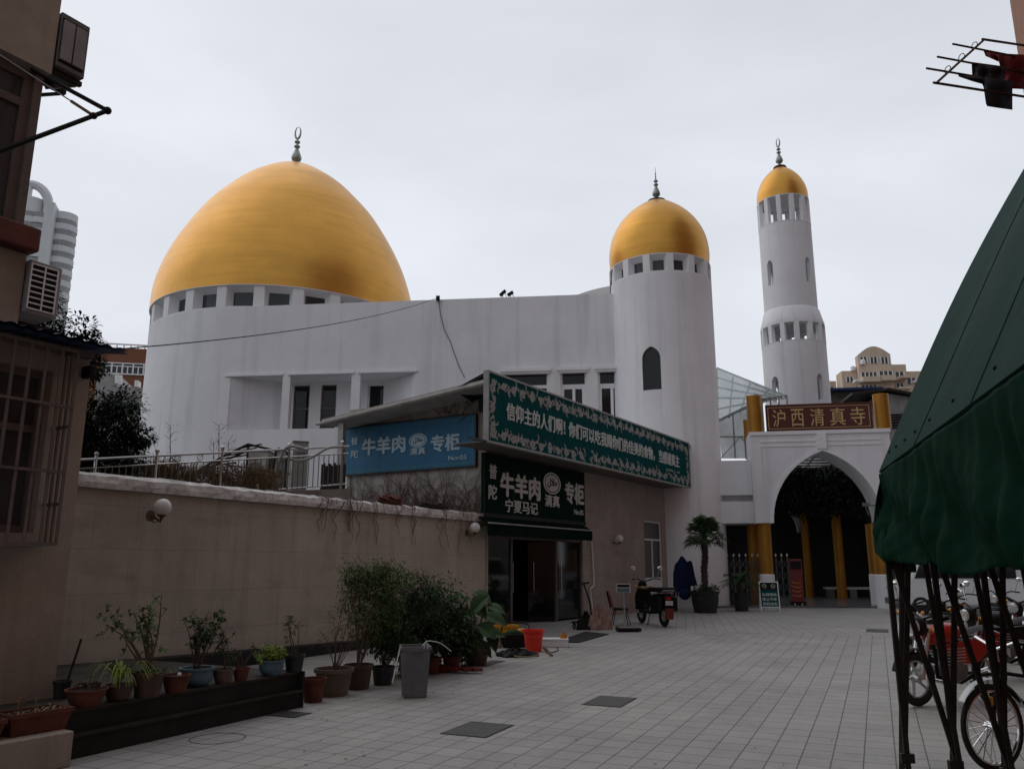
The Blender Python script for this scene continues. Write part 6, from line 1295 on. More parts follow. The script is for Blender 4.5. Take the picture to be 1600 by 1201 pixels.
# ------------------------------------------------------------------ grey bin with straps
g = G(645, 1090); bn_ = thing('grey_bin', 'tall square grey bin with white straps standing before the shrubs', 'bin', (g.x, g.y+.12, 0), 12)
sc_ = g.y*1.045/F_PX; A = Matrix.Translation((g.x, g.y+.12, 0)) @ Matrix.Rotation(R(12), 4, 'Z'); hb = W(645, 1008, g.y+.1).z; w0_, w1_ = 33*sc_/2, 40*sc_/2
m = MB(A); t_ = .012
m.hexa([(-w0_, -w0_, 0), (w0_, -w0_, 0), (w0_, w0_, 0), (-w0_, w0_, 0)], [(-w1_, -w1_, hb*.93), (w1_, -w1_, hb*.93), (w1_, w1_, hb*.93), (-w1_, w1_, hb*.93)])
m.build('body', M['grey'], bn_, .015); m = MB(A); w2 = w1_+.015
for q in ((-w2, w2, -w2, -w1_+.01), (-w2, w2, w1_-.01, w2), (-w2, -w1_+.01, -w1_+.011, w1_-.011), (w1_-.01, w2, -w1_+.011, w1_-.011)): m.box(*q, hb*.93+.001, hb)
m.box(-.06, .06, -w2-.02, -w2-.001, hb*.9, hb*.97); m.build('rim', M['grey'], bn_, .004)
m = MB(A); m.tube([(-w2-.01, -w2+.02, hb+.0), (-w2-.04, -w2-.01, hb*.8), (-w2-.08, -w2-.03, hb*.45), (-w2-.1, -w2-.03, hb*.33)], .008, 5); m.tube(cat([(w2-.1, -w2, hb-.02), (w2-.07, -w2, hb+.06), (w2+.02, -w2, hb+.06), (w2+.12, -w2, hb+.03), (w2+.24, -w2, hb-.06)], 4), .005, 5); m.tube([(w2-.12, -w2, hb+.01), (w2-.07, -w2, hb+.07), (w2-.05, -w2, hb-.02)], .007, 5); m.build('strap', M['foam'], bn_)
g = G(705, 1052); m = MB(); 
def rag(u, v): return (g.x-.28+.75*u, g.y+.08-.12*u+.25*v*(1-.6*u), .02+.10*(1-u)**2*math.sin(PI*v)+.03*math.sin(u*14+v*5)**2+.03*u)
m.grid(rag, 20, 8); m.grid(lambda u, v: Vector(rag(1-u, v))-Vector((0, 0, .015)), 20, 8); tag(m.build('crumpled_sheet', M['dred']), 'crumpled dark red-brown sheet on the paving below the shrubs', 'sheet')
rgl = random.Random(99); m = MB()
for i in range(150):
    k = rgl.random(); x = 130+rgl.random()*1250; y_ = 960+rgl.random()**.7*240
    if rgl.random() < .6: x = 480+rgl.random()*330; y_ = 1100-(x-480)*.16+rgl.gauss(0, 14)
    p = G(x, min(1200, max(985, y_)));
    if p.x > 5.5 or (p.y < 10.3 and p.x < -2.2): continue
    p.z = .004; m.leaf(p, (rgl.gauss(0, 1), rgl.gauss(0, 1), .02), rgl.uniform(.02, .06), rgl.uniform(.01, .03), .15, .0)
tag(m.build('fallen_leaves', M['dry']), 'scattered dry fallen leaves and litter on the paving', 'litter')['kind'] = 'stuff'
# ------------------------------------------------------------------ things at the shop door
g = G(834, 1019); hb = W(834, 983, g.y+.15).z; rt = 31*g.y*1.04/F_PX/2; bk = thing('red_bucket', 'bright red plastic bucket outside the shop door', 'bucket', (g.x, g.y+rt*.8, 0)); A = Matrix.Translation((g.x, g.y+rt*.8, 0))
MB(A).lathe([(0, .0), (rt*.74, .0), (rt*.94, hb*.9), (rt*1.02, hb*.91), (rt*1.02, hb), (rt*.95, hb), (rt*.9, hb*.88), (rt*.7, .02), (0, .02)], n=36).build('body', M['red'], bk)
MB(A).tube([(rt*1.0*math.cos(a_), rt*1.0*math.sin(a_)*.4-rt*.7, hb*.95-.10*abs(math.sin(a_))) for a_ in [PI*i/12+PI for i in range(13)]], .006, 6).build('handle', M['red'], bk)
g = G(787, 1004); A = Matrix.Translation(g) @ Matrix.Rotation(R(20), 4, 'Z'); yc = thing('yellow_crate', 'yellow plastic crate behind the black basin by the red bucket', 'crate', g, 20)
m = MB(A); w_, d_, h_ = .26, .18, .36
for q in ((-w_, w_, -d_, -d_+.02), (-w_, w_, d_-.02, d_), (-w_, -w_+.02, -d_+.021, d_-.021), (w_-.02, w_, -d_+.021, d_-.021)): m.box(*q, 0, h_-.05)
m.box(-w_+.021, w_-.021, -d_+.021, d_-.021, 0, .02); m.build('body', M['yellow'], yc, .006)
m = MB(A)
for q in ((-w_-.015, w_+.015, -d_-.015, -d_+.02), (-w_-.015, w_+.015, d_-.02, d_+.015), (-w_-.015, -w_+.02, -d_+.021, d_-.021), (w_-.02, w_+.015, -d_+.021, d_-.021)): m.box(*q, h_-.049, h_)
m.build('rim', M['yellow'], yc, .004)
def clump_cloth(name, px_, py_, wx_, wy_, h_, mt, label, cat_, seed=0, z=0, nu=30):
    g_ = G(px_, py_); m = MB(); r1, r2, r3 = [random.Random(seed+i).uniform(0, 6) for i in range(3)]
    def fn(u, v):
        a_ = 2*PI*u; t_ = v*PI/2; k = 1+.18*math.sin(3*a_+r1)+.1*math.sin(7*a_+r2+4*v)+.05*math.sin(13*a_+9*v)
        zz = h_*math.cos(t_)*(1+.3*math.sin(5*a_+r3+v*7)+.2*math.sin(9*a_-v*11)+.12*math.sin(17*a_+v*15)) if v < 1 else 0
        return (g_.x+wx_*math.sin(t_)*math.cos(a_)*k, g_.y+wy_+wy_*math.sin(t_)*math.sin(a_)*k, z+max(0, zz)+.003)
    m.grid(fn, 48, 18); return tag(m.build(name, M[mt]), label, cat_)
clump_cloth('black_sack', 806, 1027, .36, .22, .10, 'black', 'flattened black sack on the ground left of the red bucket', 'sack', 1)
g = G(812, 1012); A = Matrix.Translation((g.x-.08, g.y+.2, 0)) @ Matrix.Rotation(R(25), 4, 'Z'); bx = thing('black_basket', 'black wire basket holding tools behind the red bucket', 'basket', (g.x-.08, g.y+.2, 0), 25)
MB(A).hexa([(-.28, -.16, .0), (.28, -.16, .0), (.28, .16, 0), (-.28, .16, 0)], [(-.33, -.2, .26), (.33, -.2, .26), (.33, .2, .26), (-.33, .2, .26)]).build('body', M['black'], bx, .02)
m = MB(A); m.tube(cat([(-.3, 0, .26), (-.27, 0, .42), (0, 0, .46), (.27, 0, .42), (.3, 0, .26)], 4), .012, 6); m.build('handle', M['black'], bx)
m = MB(A); m.ball((-.05, 0, .27), .16, .1, .07); m.build('green_bag', M['leafd'], bx); m = MB(A); m.ball((.15, .05, .29), .12, .08, .06); m.build('orange_bag', M['orange'], bx)
clump_cloth('mop_head', 778, 1012, .14, .12, .14, 'pink', 'grey-pink mop head lying left of the black sack', 'mop', 3)
g1 = [G(x, y_) for x, y_ in ((800, 1016), (789, 1018), (800, 1026), (820, 1029), (842, 1026))]; m = MB(); m.tube(cat([(p.x, p.y, .03) for p in g1], 5), .012, 6); tag(m.build('cream_hose', M['dry']), 'cream hose curling over the paving under the red bucket', 'hose')
g1 = [G(x, y_) for x, y_ in ((849, 1012), (862, 1025))]; m = MB(); m.bar(g1[0]+Vector((0, 0, .03)), g1[1]+Vector((0, 0, .02)), .05, .02); tag(m.build('broom_stick', M['basket'], None, .004), 'brown wooden handle on the ground right of the red bucket', 'stick')
g1 = [G(x, y_) for x, y_ in ((852, 1005), (866, 1008), (872, 1016), (860, 1020))]; tag(MB().tube(cat([(p.x, p.y, .012) for p in g1], 5), .008, 5).build('loose_rope', M['black']), 'thin black rope looping beside the white foam box', 'rope')
g = G(866, 1011); A = Matrix.Translation((g.x, g.y+.12, 0)) @ Matrix.Rotation(R(-2), 4, 'Z'); fb = thing('foam_box', 'low white foam box on the paving right of the red bucket', 'box', (g.x, g.y+.12, 0), -2)
m = MB(A); m.box(-.30, .28, -.14, .14, 0, .13); m.build('body', M['foam'], fb, .012); m = MB(A); m.box(-.31, .29, -.15, .15, .131, .165); m.build('lid', M['foam'], fb, .01)
clump_cloth('orange_bag', 882, 1011, .09, .08, .2, 'orange', 'crumpled orange plastic bag at the right end of the foam box', 'bag', 6)
q = [G(x, y_) for x, y_ in ((868, 1003), (905, 1004), (951, 991), (915, 987))]; m = MB(); m.slab([(p.x, p.y) for p in q], .002, .02); tag(m.build('door_mat', M['rubber']), 'large black rubber mat in front of the glass door', 'mat')
# floor trolley / hand cart with pink cloths
g = G(925, 982); sc2 = thing('hand_cart', 'low black hand cart with an upright T-handle by the shop wall', 'hand cart', g, 50); A = Matrix.Translation(g) @ Matrix.Rotation(R(50), 4, 'Z')
m = MB(A); m.box(-.35, .35, -.0, .4, .14, .18); m.build('platform', M['black'], sc2, .01)
top = W(912, 911, g.y+.15); m = MB(); m.tube([(g.x+.02, g.y+.1, .16), (g.x-.02, g.y+.1, .6), tuple(top)], .02, 8); m.tube([top+Vector((-.14, -.06, -.01)), top+Vector((.14, .04, .02))], .022, 8); m.build('handle', M['black'], sc2)
for dx_, dy_ in ((-.28, .05), (.28, .05), (-.28, .35), (.28, .35)): m = MB(A); m.torus((dx_, dy_, .07), .05, .02, (0, 1, 0), 16, 8); m.build('wheel', M['rubber'], sc2)
clump_cloth('pink_cloths', 936, 984, .30, .18, .40, 'pink', 'heap of pale pink cloths piled by the shop wall', 'cloth', 8, nu=44)
clump_cloth('black_bag', 918, 984, .26, .16, .3, 'black', 'black bag slumped beside the pink cloths', 'bag', 12)
pts = [FS @ Vector((onpl(FS, x, y_, -.05)[0], -.05, onpl(FS, x, y_, -.05)[1])) for x, y_ in ((924, 840), (926, 870), (928, 900), (928, 914), (922, 920), (925, 945), (926, 957))]
tag(MB().tube(pts, .022, 8).build('white_drain_hose', M['trim']), 'thin white pipe running down the shop wall beside the door', 'pipe')
# chair with red back
def chair(label, g, rz, shell, legs, name='chair'):
    t = thing(name, label, 'chair', g, rz); A = Matrix.Translation(g) @ Matrix.Rotation(R(rz), 4, 'Z')
    m = MB(A); m.grid(lambda u, v: (-.21+.42*u, -.2+.4*v, .44+.03*math.cos((u-.5)*PI)*-1+.02*v*v), 8, 8); m.grid(lambda u, v: (.21-.42*u, -.2+.4*v, .42-.03*math.cos((u-.5)*PI)), 8, 8); m.build('seat', M['black'], t)
    m = MB(A); m.grid(lambda u, v: ((-.21+.42*u)*(1-.2*v*v), .2+.10*v-.05*math.sin(PI*u)*-1, .46+.42*v), 10, 10); m.grid(lambda u, v: ((.21-.42*u)*(1-.2*v*v), .225+.10*v+.05*math.sin(PI*u), .46+.42*v), 10, 10); m.build('backrest', shell, t)
    for sx__, sy__ in ((-1, -1), (1, -1), (-1, 1), (1, 1)): MB(A).tube([(.15*sx__, .14*sy__, .43), (.23*sx__, .23*sy__, 0)], .012, 6).build('leg', legs, t)
    return t
g = G(975, 977); chair('chair with a dark red shell back beside the platform scale', (g.x-.08, g.y+.05, 0), 75, M['dred'], M['black'])
g = G(983, 987); ps_ = thing('platform_scale', 'platform scale with a pale display on a thin post before the red chair', 'scale', (g.x, g.y+.15, 0), 5); A = Matrix.Translation((g.x, g.y+.15, 0)) @ Matrix.Rotation(R(5), 4, 'Z')
MB(A).box(-.28, .28, -.2, .2, .02, .09).build('base', M['black'], ps_, .01); MB(A).box(-.26, .26, -.18, .18, .091, .125).build('weighing_plate', M['steel'], ps_, .004)
zd = W(977, 918, g.y+.3).z; m = MB(A); m.tube([(-.02, .22, .05), (-.04, .22, zd-.12)], .022, 8); m.build('post', M['wgrey'], ps_)
m = MB(A); m.box(-.24, .14, .18, .26, zd-.12, zd+.10); hd = m.build('display_head', M['silver'], ps_, .01); MB(A).box(-.20, .10, .173, .179, zd+.02, zd+.08).build('display', M['black'], hd)
MB(A).box(-.20, .10, .173, .179, zd-.10, zd-.01).build('keypad', M['bluepot'], hd)
# ------------------------------------------------------------------ motorcycles
def wheel(t, A, x, r, name='wheel', wd=.05, spokes=0):
    m = MB(A); m.torus((x, 0, r), r-wd, wd, (0, 1, 0), 32, 8, .8); wt = m.build(name, M['rubber'], t)
    m = MB(A); m.torus((x, 0, r), r-wd*2-.01, .013, (0, 1, 0), 28, 6); m.lathe([(.0, -.05), (.04, -.05), (.04, .05), (0, .05)], (x, 0, r), 12, axis=(0, 1, 0))
    n = spokes or 5
    for i in range(n):
        g_ = 2*PI*i/n; p = Vector((x+(r-wd*2)*math.cos(g_), 0, r+(r-wd*2)*math.sin(g_))); m.tube([(x+.03*math.cos(g_+.5), .02 if i % 2 else -.02, r+.03*math.sin(g_+.5)), p], .004 if spokes else .018, 5)
    m.build('rim', M['silver'] if not spokes else M['chrome'], wt)
def motorbike(label, loc, rz, paint, kind='motorcycle', front=None, name='motorcycle'):
    t = thing(name, label, name, loc, rz); A = Matrix.Translation(loc) @ Matrix.Rotation(R(rz), 4, 'Z')
    paint2 = front or paint; r = .30 if kind == 'motorcycle' else .24
    wheel(t, A, .66, r, 'front_wheel', .045 if kind == 'motorcycle' else .05); wheel(t, A, -.62, r, 'rear_wheel', .055)
    m = MB(A)
    for s_ in (-1, 1): m.tube([(.66, .09*s_, r), (.47, .09*s_, .86)], .022, 8)
    m.build('front_fork', M['chrome'], t)
    def ell(name_, mt, c_, rx, ry, rz_, rot=0, n=18, mm=12):
        B = A @ Matrix.Translation(c_) @ Matrix.Rotation(rot, 4, 'Y'); m = MB(B); m.ball((0, 0, 0), rx, ry, rz_, n, mm); return m.build(name_, mt, t)
    m = MB(A); m.grid(lambda u, v: (.66+(r+.03)*math.cos(.3+2.3*u), (-.06+.12*v), r+(r+.03)*math.sin(.3+2.3*u)+.015*math.sin(PI*v)), 14, 6); m.grid(lambda u, v: (.66+(r+.018)*math.cos(2.6-2.3*u), (-.06+.12*v), r+(r+.018)*math.sin(2.6-2.3*u)), 14, 4); m.build('front_fender', paint2, t)
    m = MB(A)
    hz_ = 1.02
    m.tube([(.30, -.36, hz_), (.38, -.22, hz_+.02), (.45, 0, hz_-.06), (.38, .22, hz_+.02), (.30, .36, hz_)], .014, 8); m.tube([(.45, 0, .84), (.44, 0, hz_-.05)], .03, 8); m.build('handlebar', M['black'], t)
    for s_ in (-1, 1):
        m = MB(A); m.tube([(.31, .26*s_, hz_), (.28, .33*s_, hz_+.22)], .006, 6); m.M = A @ Matrix.Translation((.27, .35*s_, hz_+.26)) @ Matrix.Rotation(.2*s_, 4, 'Z'); m.ball((0, 0, 0), .015, .07, .045); m.build('mirror', M['chrome'] if kind != 'x' else M['black'], t)
    hl = ell('headlight', M['black'], (.55, 0, .88), .09, .11, .11); m = MB(A); m.lathe([(.085, -.0), (.075, .03), (0, .045)], (.62, 0, .88), 18, axis=(1, 0, 0)); m.build('lens', M['lamp'], hl)
    for s_ in (-1, 1): m = MB(A); m.ball((.5, .19*s_, .85), .035, .03, .03, 10, 6); m.build('indicator', M['amber'], t)
    if kind == 'motorcycle':
        ell('fuel_tank', paint, (.16, 0, .78), .30, .15, .13, .12); ell('engine', M['grey'], (.05, 0, .38), .22, .15, .17)
        m = MB(A)
        for i in range(6): m.box(-.06, .24, -.13, .13, .44+.035*i, .455+.035*i)
        m.build('cooling_fins', M['silver'], t)
        m = MB(A); m.grid(lambda u, v: (-.12-.66*u, (-.13+.26*v)*(1-.15*u), .76+.05*u+.03*math.sin(PI*v)+.04*math.sin(PI*u*.8)), 14, 8); m.grid(lambda u, v: (-.78+.66*u, (-.13+.26*v)*(.85+.15*u), .70+.03*(1-u)), 14, 4); m.build('saddle', M['black'], t)
        for s_ in (-1, 1):
            m = MB(A); m.prism([(.30, .66), (.10, .42), (-.30, .46), (-.62, .66), (-.50, .74), (.0, .70)], .115*s_-.012, .115*s_+.012); m.build('side_panel', paint, t, .01)
        for s_ in (-1,):
            m = MB(A); m.tube([(.20, -.1, .42), (.22, -.15, .25), (.0, -.16, .20), (-.35, -.17, .22)], .025, 8); m.tube([(-.35, -.17, .22), (-.85, -.18, .30)], .045, 12); m.build('exhaust', M['chrome'], t)
        m = MB(A); m.tube([(.42, 0, .8), (.30, 0, .6), (.30, 0, .3), (-.10, 0, .22), (-.35, 0, .3), (-.5, 0, .62), (-.85, 0, .74)], .025, 8); m.tube([(-.3, .1, .3), (-.62, .1, r)], .02, 6); m.tube([(-.3, -.1, .3), (-.62, -.1, r)], .02, 6); m.build('frame', M['black'], t)
        ell('tail_fairing', paint, (-.74, 0, .74), .16, .1, .06, -.2)
    else:
        m = MB(A); m.grid(lambda u, v: (.50+.04*math.sin(PI*v)-.14*u*0+.10*(1-v), -.19*(.75+.25*math.sin(PI*v))+.38*u*(.75+.25*math.sin(PI*v)), .32+.52*v), 12, 12)
        m.grid(lambda u, v: (.44+.02*math.sin(PI*v)+.10*(1-v), .19*(.75+.25*math.sin(PI*v))-.38*u*(.75+.25*math.sin(PI*v)), .32+.52*v), 12, 12); m.build('leg_shield', paint2, t)
        m = MB(A); m.box(-.12, .50, -.15, .15, .26, .32); m.build('floorboard', M['black'], t, .02)
        m = MB(A); prs = [(-.10, .12, .30, .64), (-.22, .16, .34, .68), (-.40, .17, .42, .70), (-.62, .15, .48, .72), (-.86, .09, .58, .74)]
        vs = []; 
        for x, w_, z0__, z1__ in prs: vs += [(x, -w_*.7, z0__), (x, w_*.7, z0__), (x, w_, (z0__+z1__)/2), (x, w_*.85, z1__), (x, -w_*.85, z1__), (x, -w_, (z0__+z1__)/2)]
        m.add(vs, [(i*6+j, i*6+(j+1) % 6, (i+1)*6+(j+1) % 6, (i+1)*6+j) for i in range(4) for j in range(6)]+[(5, 4, 3, 2, 1, 0), (24, 25, 26, 27, 28, 29)]); m.build('body', paint, t, .02)
        m = MB(A); m.grid(lambda u, v: (-.08-.68*u, (-.14+.28*v)*(1-.2*u), .71+.05*u+.04*math.sin(PI*v)+.03*math.sin(PI*u)), 12, 8); m.grid(lambda u, v: (-.76+.68*u, (-.14+.28*v)*(.8+.2*u), .69+.04*(1-u)), 12, 4); m.build('saddle', M['black'], t)
        m = MB(A); m.tube([(-.70, -.14, .76), (-.95, -.12, .80), (-.95, .12, .80), (-.70, .14, .76)], .012, 6); m.build('rear_rack', M['wgrey'], t)
    m = MB(A); m.box(-.90, -.86, -.06, .06, .60, .66); m.build('rear_light', M['redpaint'], t, .008); m = MB(A); m.box(-.925, -.915, -.09, .09, .48, .58); m.build('number_plate', M['plate'], t)
    m = MB(A); m.tube([(-.1, .12, .25), (-.18, .22, .02)], .012, 6); m.build('stand', M['black'], t)
    m = MB(A); m.grid(lambda u, v: (-.62+(r+.04)*math.cos(.5+2.1*u), (-.07+.14*v), r+(r+.04)*math.sin(.5+2.1*u)), 12, 4); m.grid(lambda u, v: (-.62+(r+.03)*math.cos(2.6-2.1*u), (-.07+.14*v), r+(r+.03)*math.sin(2.6-2.1*u)), 12, 4); m.build('rear_fender', M['black'], t)
    return t, A
g = G(1037, 979); t, A = motorbike('black scooter seen from behind by the shop window, red mudflap at its wheel', (g.x-.16, g.y+.66, 0), 104, M['black'], 'scooter', name='scooter')
m = MB(A); m.grid(lambda u, v: (-.90-.03*v, -.1+.2*u, .18+.24*v), 4, 4); m.grid(lambda u, v: (-.885-.03*v, .1-.2*u, .18+.24*v), 4, 4); m.build('mudflap', M['dred'], t); t.scale = (1.16, 1.16, 1.16)
m = MB(A); m.box(-.86, -.50, -.24, -.12, .35, .66); m.box(-.86, -.50, .12, .24, .35, .66); m.build('pannier', M['black'], t, .03); m = MB(A); m.box(.30, .58, -.16, .16, .80, .86); m.build('front_bag', M['dry'], t, .02)
m = MB(A); m.box(-.85, -.3, -.22, .22, .76, .86); m.build('rear_carrier', M['black'], t, .02)
# parked bikes at right behind the lattice
g = G(1437, 1105); dirn = 200
def bike_at(px_, py_, rz, label, paint, kind='motorcycle', front=None, name='motorcycle'):
    g_ = G(px_, py_); r_ = .30 if kind == 'motorcycle' else .24; loc = Vector((g_.x, g_.y, 0))-Matrix.Rotation(R(rz), 3, 'Z') @ Vector((.66, 0, 0)); return motorbike(label, loc, rz, paint, kind, front, name)
bike_at(1436, 1103, 205, 'black and silver motorcycle with red side panels, nearest behind the lattice gate', M['redpaint'], front=M['black'])
bike_at(1424, 1046, 218, 'pale silver scooter with broad front shield behind the red-panelled motorcycle', M['silver'], 'scooter', M['trim'], 'scooter')
bike_at(1490, 1015, 200, 'black scooter parked between the silver scooter and the white van', M['black'], 'scooter', None, 'scooter')
bike_at(1515, 1062, 195, 'dark motorcycle with chrome fork parked right of the red-panelled one', M['black'], 'motorcycle', M['silver'])
bike_at(1560, 1004, 205, 'farthest dark scooter at the right edge beneath the tarpaulin', M['dred'], 'scooter', M['black'], 'scooter')
bike_at(1592, 1036, 208, 'black motorcycle cut by the right edge behind the bicycle', M['black'], 'motorcycle', M['black'])
bike_at(1468, 1034, 196, 'low black scooter between the silver scooter and the dark motorcycle', M['black'], 'scooter', None, 'scooter')
# bicycle
def bicycle(label, loc, rz):
    t = thing('bicycle', label, 'bicycle', loc, rz); A = Matrix.Translation(loc) @ Matrix.Rotation(R(rz), 4, 'Z')
    wheel(t, A, .52, .33, 'front_wheel', .022, 24); wheel(t, A, -.52, .33, 'rear_wheel', .022, 24)
    m = MB(A); m.tube([(.52, 0, .33), (.40, 0, .72), (.38, 0, .82)], .016, 8); m.tube([(.39, 0, .74), (-.16, 0, .66)], .016, 8); m.tube([(.40, 0, .68), (-.08, 0, .30)], .018, 8); m.tube([(-.08, 0, .30), (-.20, 0, .80)], .016, 8); m.tube([(-.08, 0, .3), (-.52, 0, .33), (-.17, 0, .7)], .010, 6); m.build('frame', M['black'], t)
    m = MB(A); m.tube([(.26, -.28, .98), (.36, -.2, 1.0), (.38, 0, .92), (.36, .2, 1.0), (.26, .28, .98)], .012, 8); m.tube([(.38, 0, .8), (.38, 0, .93)], .013, 8); m.build('handlebar', M['chrome'], t)
    m = MB(A); m.M = A @ Matrix.Translation((-.22, 0, .84)); m.ball((0, 0, 0), .14, .09, .04); m.build('saddle', M['black'], t)
    for x in (.52, -.52):
        m = MB(A); m.grid(lambda u, v: (x+.365*math.cos(.6+2.2*u if x > 0 else .4+2.2*u), -.03+.06*v, .33+.365*math.sin(.6+2.2*u if x > 0 else .4+2.2*u)+.008*math.sin(PI*v)), 18, 4); m.build('mudguard', M['silver'], t)
    m = MB(A); m.box(.50, .56, -.02, .02, .5, .56); m.build('reflector', M['yellow'], t)
    m = MB(A); m.lathe([(.09, -.005), (.09, .005)], (-.08, -.05, .30), 18, axis=(0, 1, 0)); m.bar((-.08, -.06, .30), (.05, -.08, .18), .02); m.bar((-.08, .06, .30), (-.2, .08, .42), .02); m.build('crank', M['iron'], t)
g = G(1577, 1213); l_ = Vector((g.x, g.y+.15, 0))-Matrix.Rotation(R(200), 3, 'Z') @ Vector((.52, 0, 0)); bicycle('black bicycle with silver mudguards at the lower right corner', l_, 200)
# white van behind
g = G(1455, 962); vn = thing('white_van', 'small white van parked behind the motorcycles', 'van', (g.x+1.3, g.y+.9, 0), -12); A = Matrix.Translation((g.x+1.3, g.y+.9, 0)) @ Matrix.Rotation(R(-12), 4, 'Z')
m = MB(A); m.prism([(-1.9, .3), (1.9, .3), (1.9, 1.1), (1.75, 1.85), (-1.1, 1.85), (-1.55, 1.1), (-1.9, 1.0)], -.8, .8); m.build('body', M['foam'], vn, .08)
m = MB(A)
for a_, b_ in ((-1.25, -.5), (-.4, .6), (.7, 1.6)): m.prism([(a_+(-.12 if a_ < -1 else 0), 1.15), (b_, 1.15), (b_, 1.65), (a_+(.10 if a_ < -1 else 0), 1.65)], -.815, -.803)
m.build('side_window', M['glass'], vn); m = MB(A); m.poly((-1.57, -.7, 1.12), (-1.57, .7, 1.12), (-1.17, .65, 1.78), (-1.17, -.65, 1.78)); m.build('windscreen', M['glass'], vn)
for x in (-1.25, 1.25):
    for y_ in (-.74, .74): m = MB(A); m.torus((x, y_, .3), .22, .08, (0, 1, 0), 24, 8); m.lathe([(0, -.03), (.17, -.03), (.17, .03), (0, .03)], (x, y_, .3), 18, axis=(0, 1, 0)); m.build('wheel', M['rubber'], vn)
for y_ in (-.6, .6): m = MB(A); m.ball((-1.9, y_, .85), .05, .12, .09); m.build('headlight', M['lamp'], vn)
m = MB(A); m.box(-2.0, -1.88, -.78, .78, .3, .5); m.build('bumper', M['grey'], vn, .03)
# wall closing the right side behind the bikes
FX = frame(14.9, 30.9, -62); tag(MB(FX).box(0, 15, 0, .3, 0, 3.0).build('side_wall', M['stucco'], None), 'grey plastered wall behind the parked motorcycles right of the arch', 'wall')
# ------------------------------------------------------------------ blue covered stack of chairs
g = G(1075, 956); bc = thing('covered_chairs', 'stack of metal chairs under a navy blue cover against the white tower', 'covered chairs', (g.x, g.y+.25, 0), -5); A = Matrix.Translation((g.x, g.y+.25, 0)) @ Matrix.Rotation(R(-5), 4, 'Z')
ht = W(1075, 868, g.y+.2).z; z0_ = .50
sc_b = g.y*1.03/F_PX
def drape(name, outl, zbot, cx_, rx, ry, seed, nu=72):
    """hanging cover: outl = top outline height over x in [-1, 1]; folds deepen downwards"""
    def fn(u, v):
        a_ = 2*PI*u; c_, s_ = math.cos(a_), math.sin(a_); k = (c_+1)/2*(len(outl)-1); i = min(int(k), len(outl)-2); zt = outl[i]*(1-(k-i))+outl[i+1]*(k-i)
        if v > .8: w_ = (v-.8)/.2; rr = math.cos(w_*PI/2)**.5 if w_ < 1 else 0; z = zt-.06*(1-w_)
        else: rr = 1; z = zbot+.03*math.sin(5*a_+seed)+(zt-.06-zbot-.03*math.sin(5*a_+seed))*(v/.8)
        f = 1+(.10*math.sin(7*a_+seed)+.07*math.sin(13*a_+2*v+seed))*(1-.75*min(1, v/.8))
        return (cx_+rx*c_*(rr if v > .8 else f)*(1.0), ry*s_*rr*f, z)
    m = MB(A); m.grid(fn, nu, 26); return m.build(name, M['blue'], bc)
drape('cover', [ht-.55, ht-.22, ht-.16, ht-.02, ht, ht-.12, ht-.2], .52, -.12, .27, .24, 1)
drape('cover', [ht-.30, ht-.16, ht-.15, ht-.18, ht-.60, ht-.85], ht-1.0, .22, .17, .17, 4)
m = MB(A); m.ball((-.06, -.22, .60), .20, .10, .20); m.build('bundled_fold', M['blue'], bc)
m = MB(A)
for i in range(9): x = -.36+.09*i; MB(A).tube([(x, -.25+.03*(i % 3), 0), (x+.01, -.22, .66)], .012, 6).build('chair_leg', M['steel'], bc); MB(A).tube([(x, .2, 0), (x, .18, .62)], .012, 6).build('chair_leg', M['steel'], bc)

m = MB(A); m.box(-.75, -.42, -.1, .25, .4, .62); m.build('red_stool_top', M['dred'], bc, .03); m = MB(A); [m.bar((x, y_, 0), (x, y_, .4), .03) for x in (-.72, -.46) for y_ in (-.07, .22)]; m.build('stool_leg', M['dred'], bc)
# ------------------------------------------------------------------ potted fan palm
g = G(1107, 958); hp = W(1107, 924, g.y).z; pl = thing('fan_palm', 'tall fan palm in a dark round pot against the white tower', 'palm', (g.x, g.y+.4, 0)); A = Matrix.Translation((g.x, g.y+.4, 0))
MB(A).lathe([(0, 0), (.36, 0), (.44, hp*.5), (.46, hp*.9), (.50, hp*.92), (.50, hp), (.44, hp), (.42, hp*.9)], n=32).build('pot', M['blackpot'], pl); MB(A).lathe([(.43, hp*.9), (0, hp*.93)], n=20).build('soil', M['soil'], pl)
tp0 = Vector((g.x, g.y+.4, hp*.9)); tp1 = W(1101, 836, g.y+.4); m = MB(); n = 24; pts = [tp0.lerp(tp1, i/n)+Vector((.015*math.sin(i*.5), 0, 0)) for i in range(n+1)]
m.tube(pts, [(.10 if i % 2 else .075)+.02*math.sin(PI*i/n) for i in range(n+1)], 10)
for i in range(260):
    k = rg.random(); p = tp0.lerp(tp1, k); a_ = rg.uniform(0, 2*PI); q = p+Vector((math.cos(a_), math.sin(a_), 0))*.09; m.tube([q, q+Vector((math.cos(a_)*.05, math.sin(a_)*.05, rg.uniform(.02, .09)))], .007, 4, False)
m.build('trunk', M['bark'], pl)
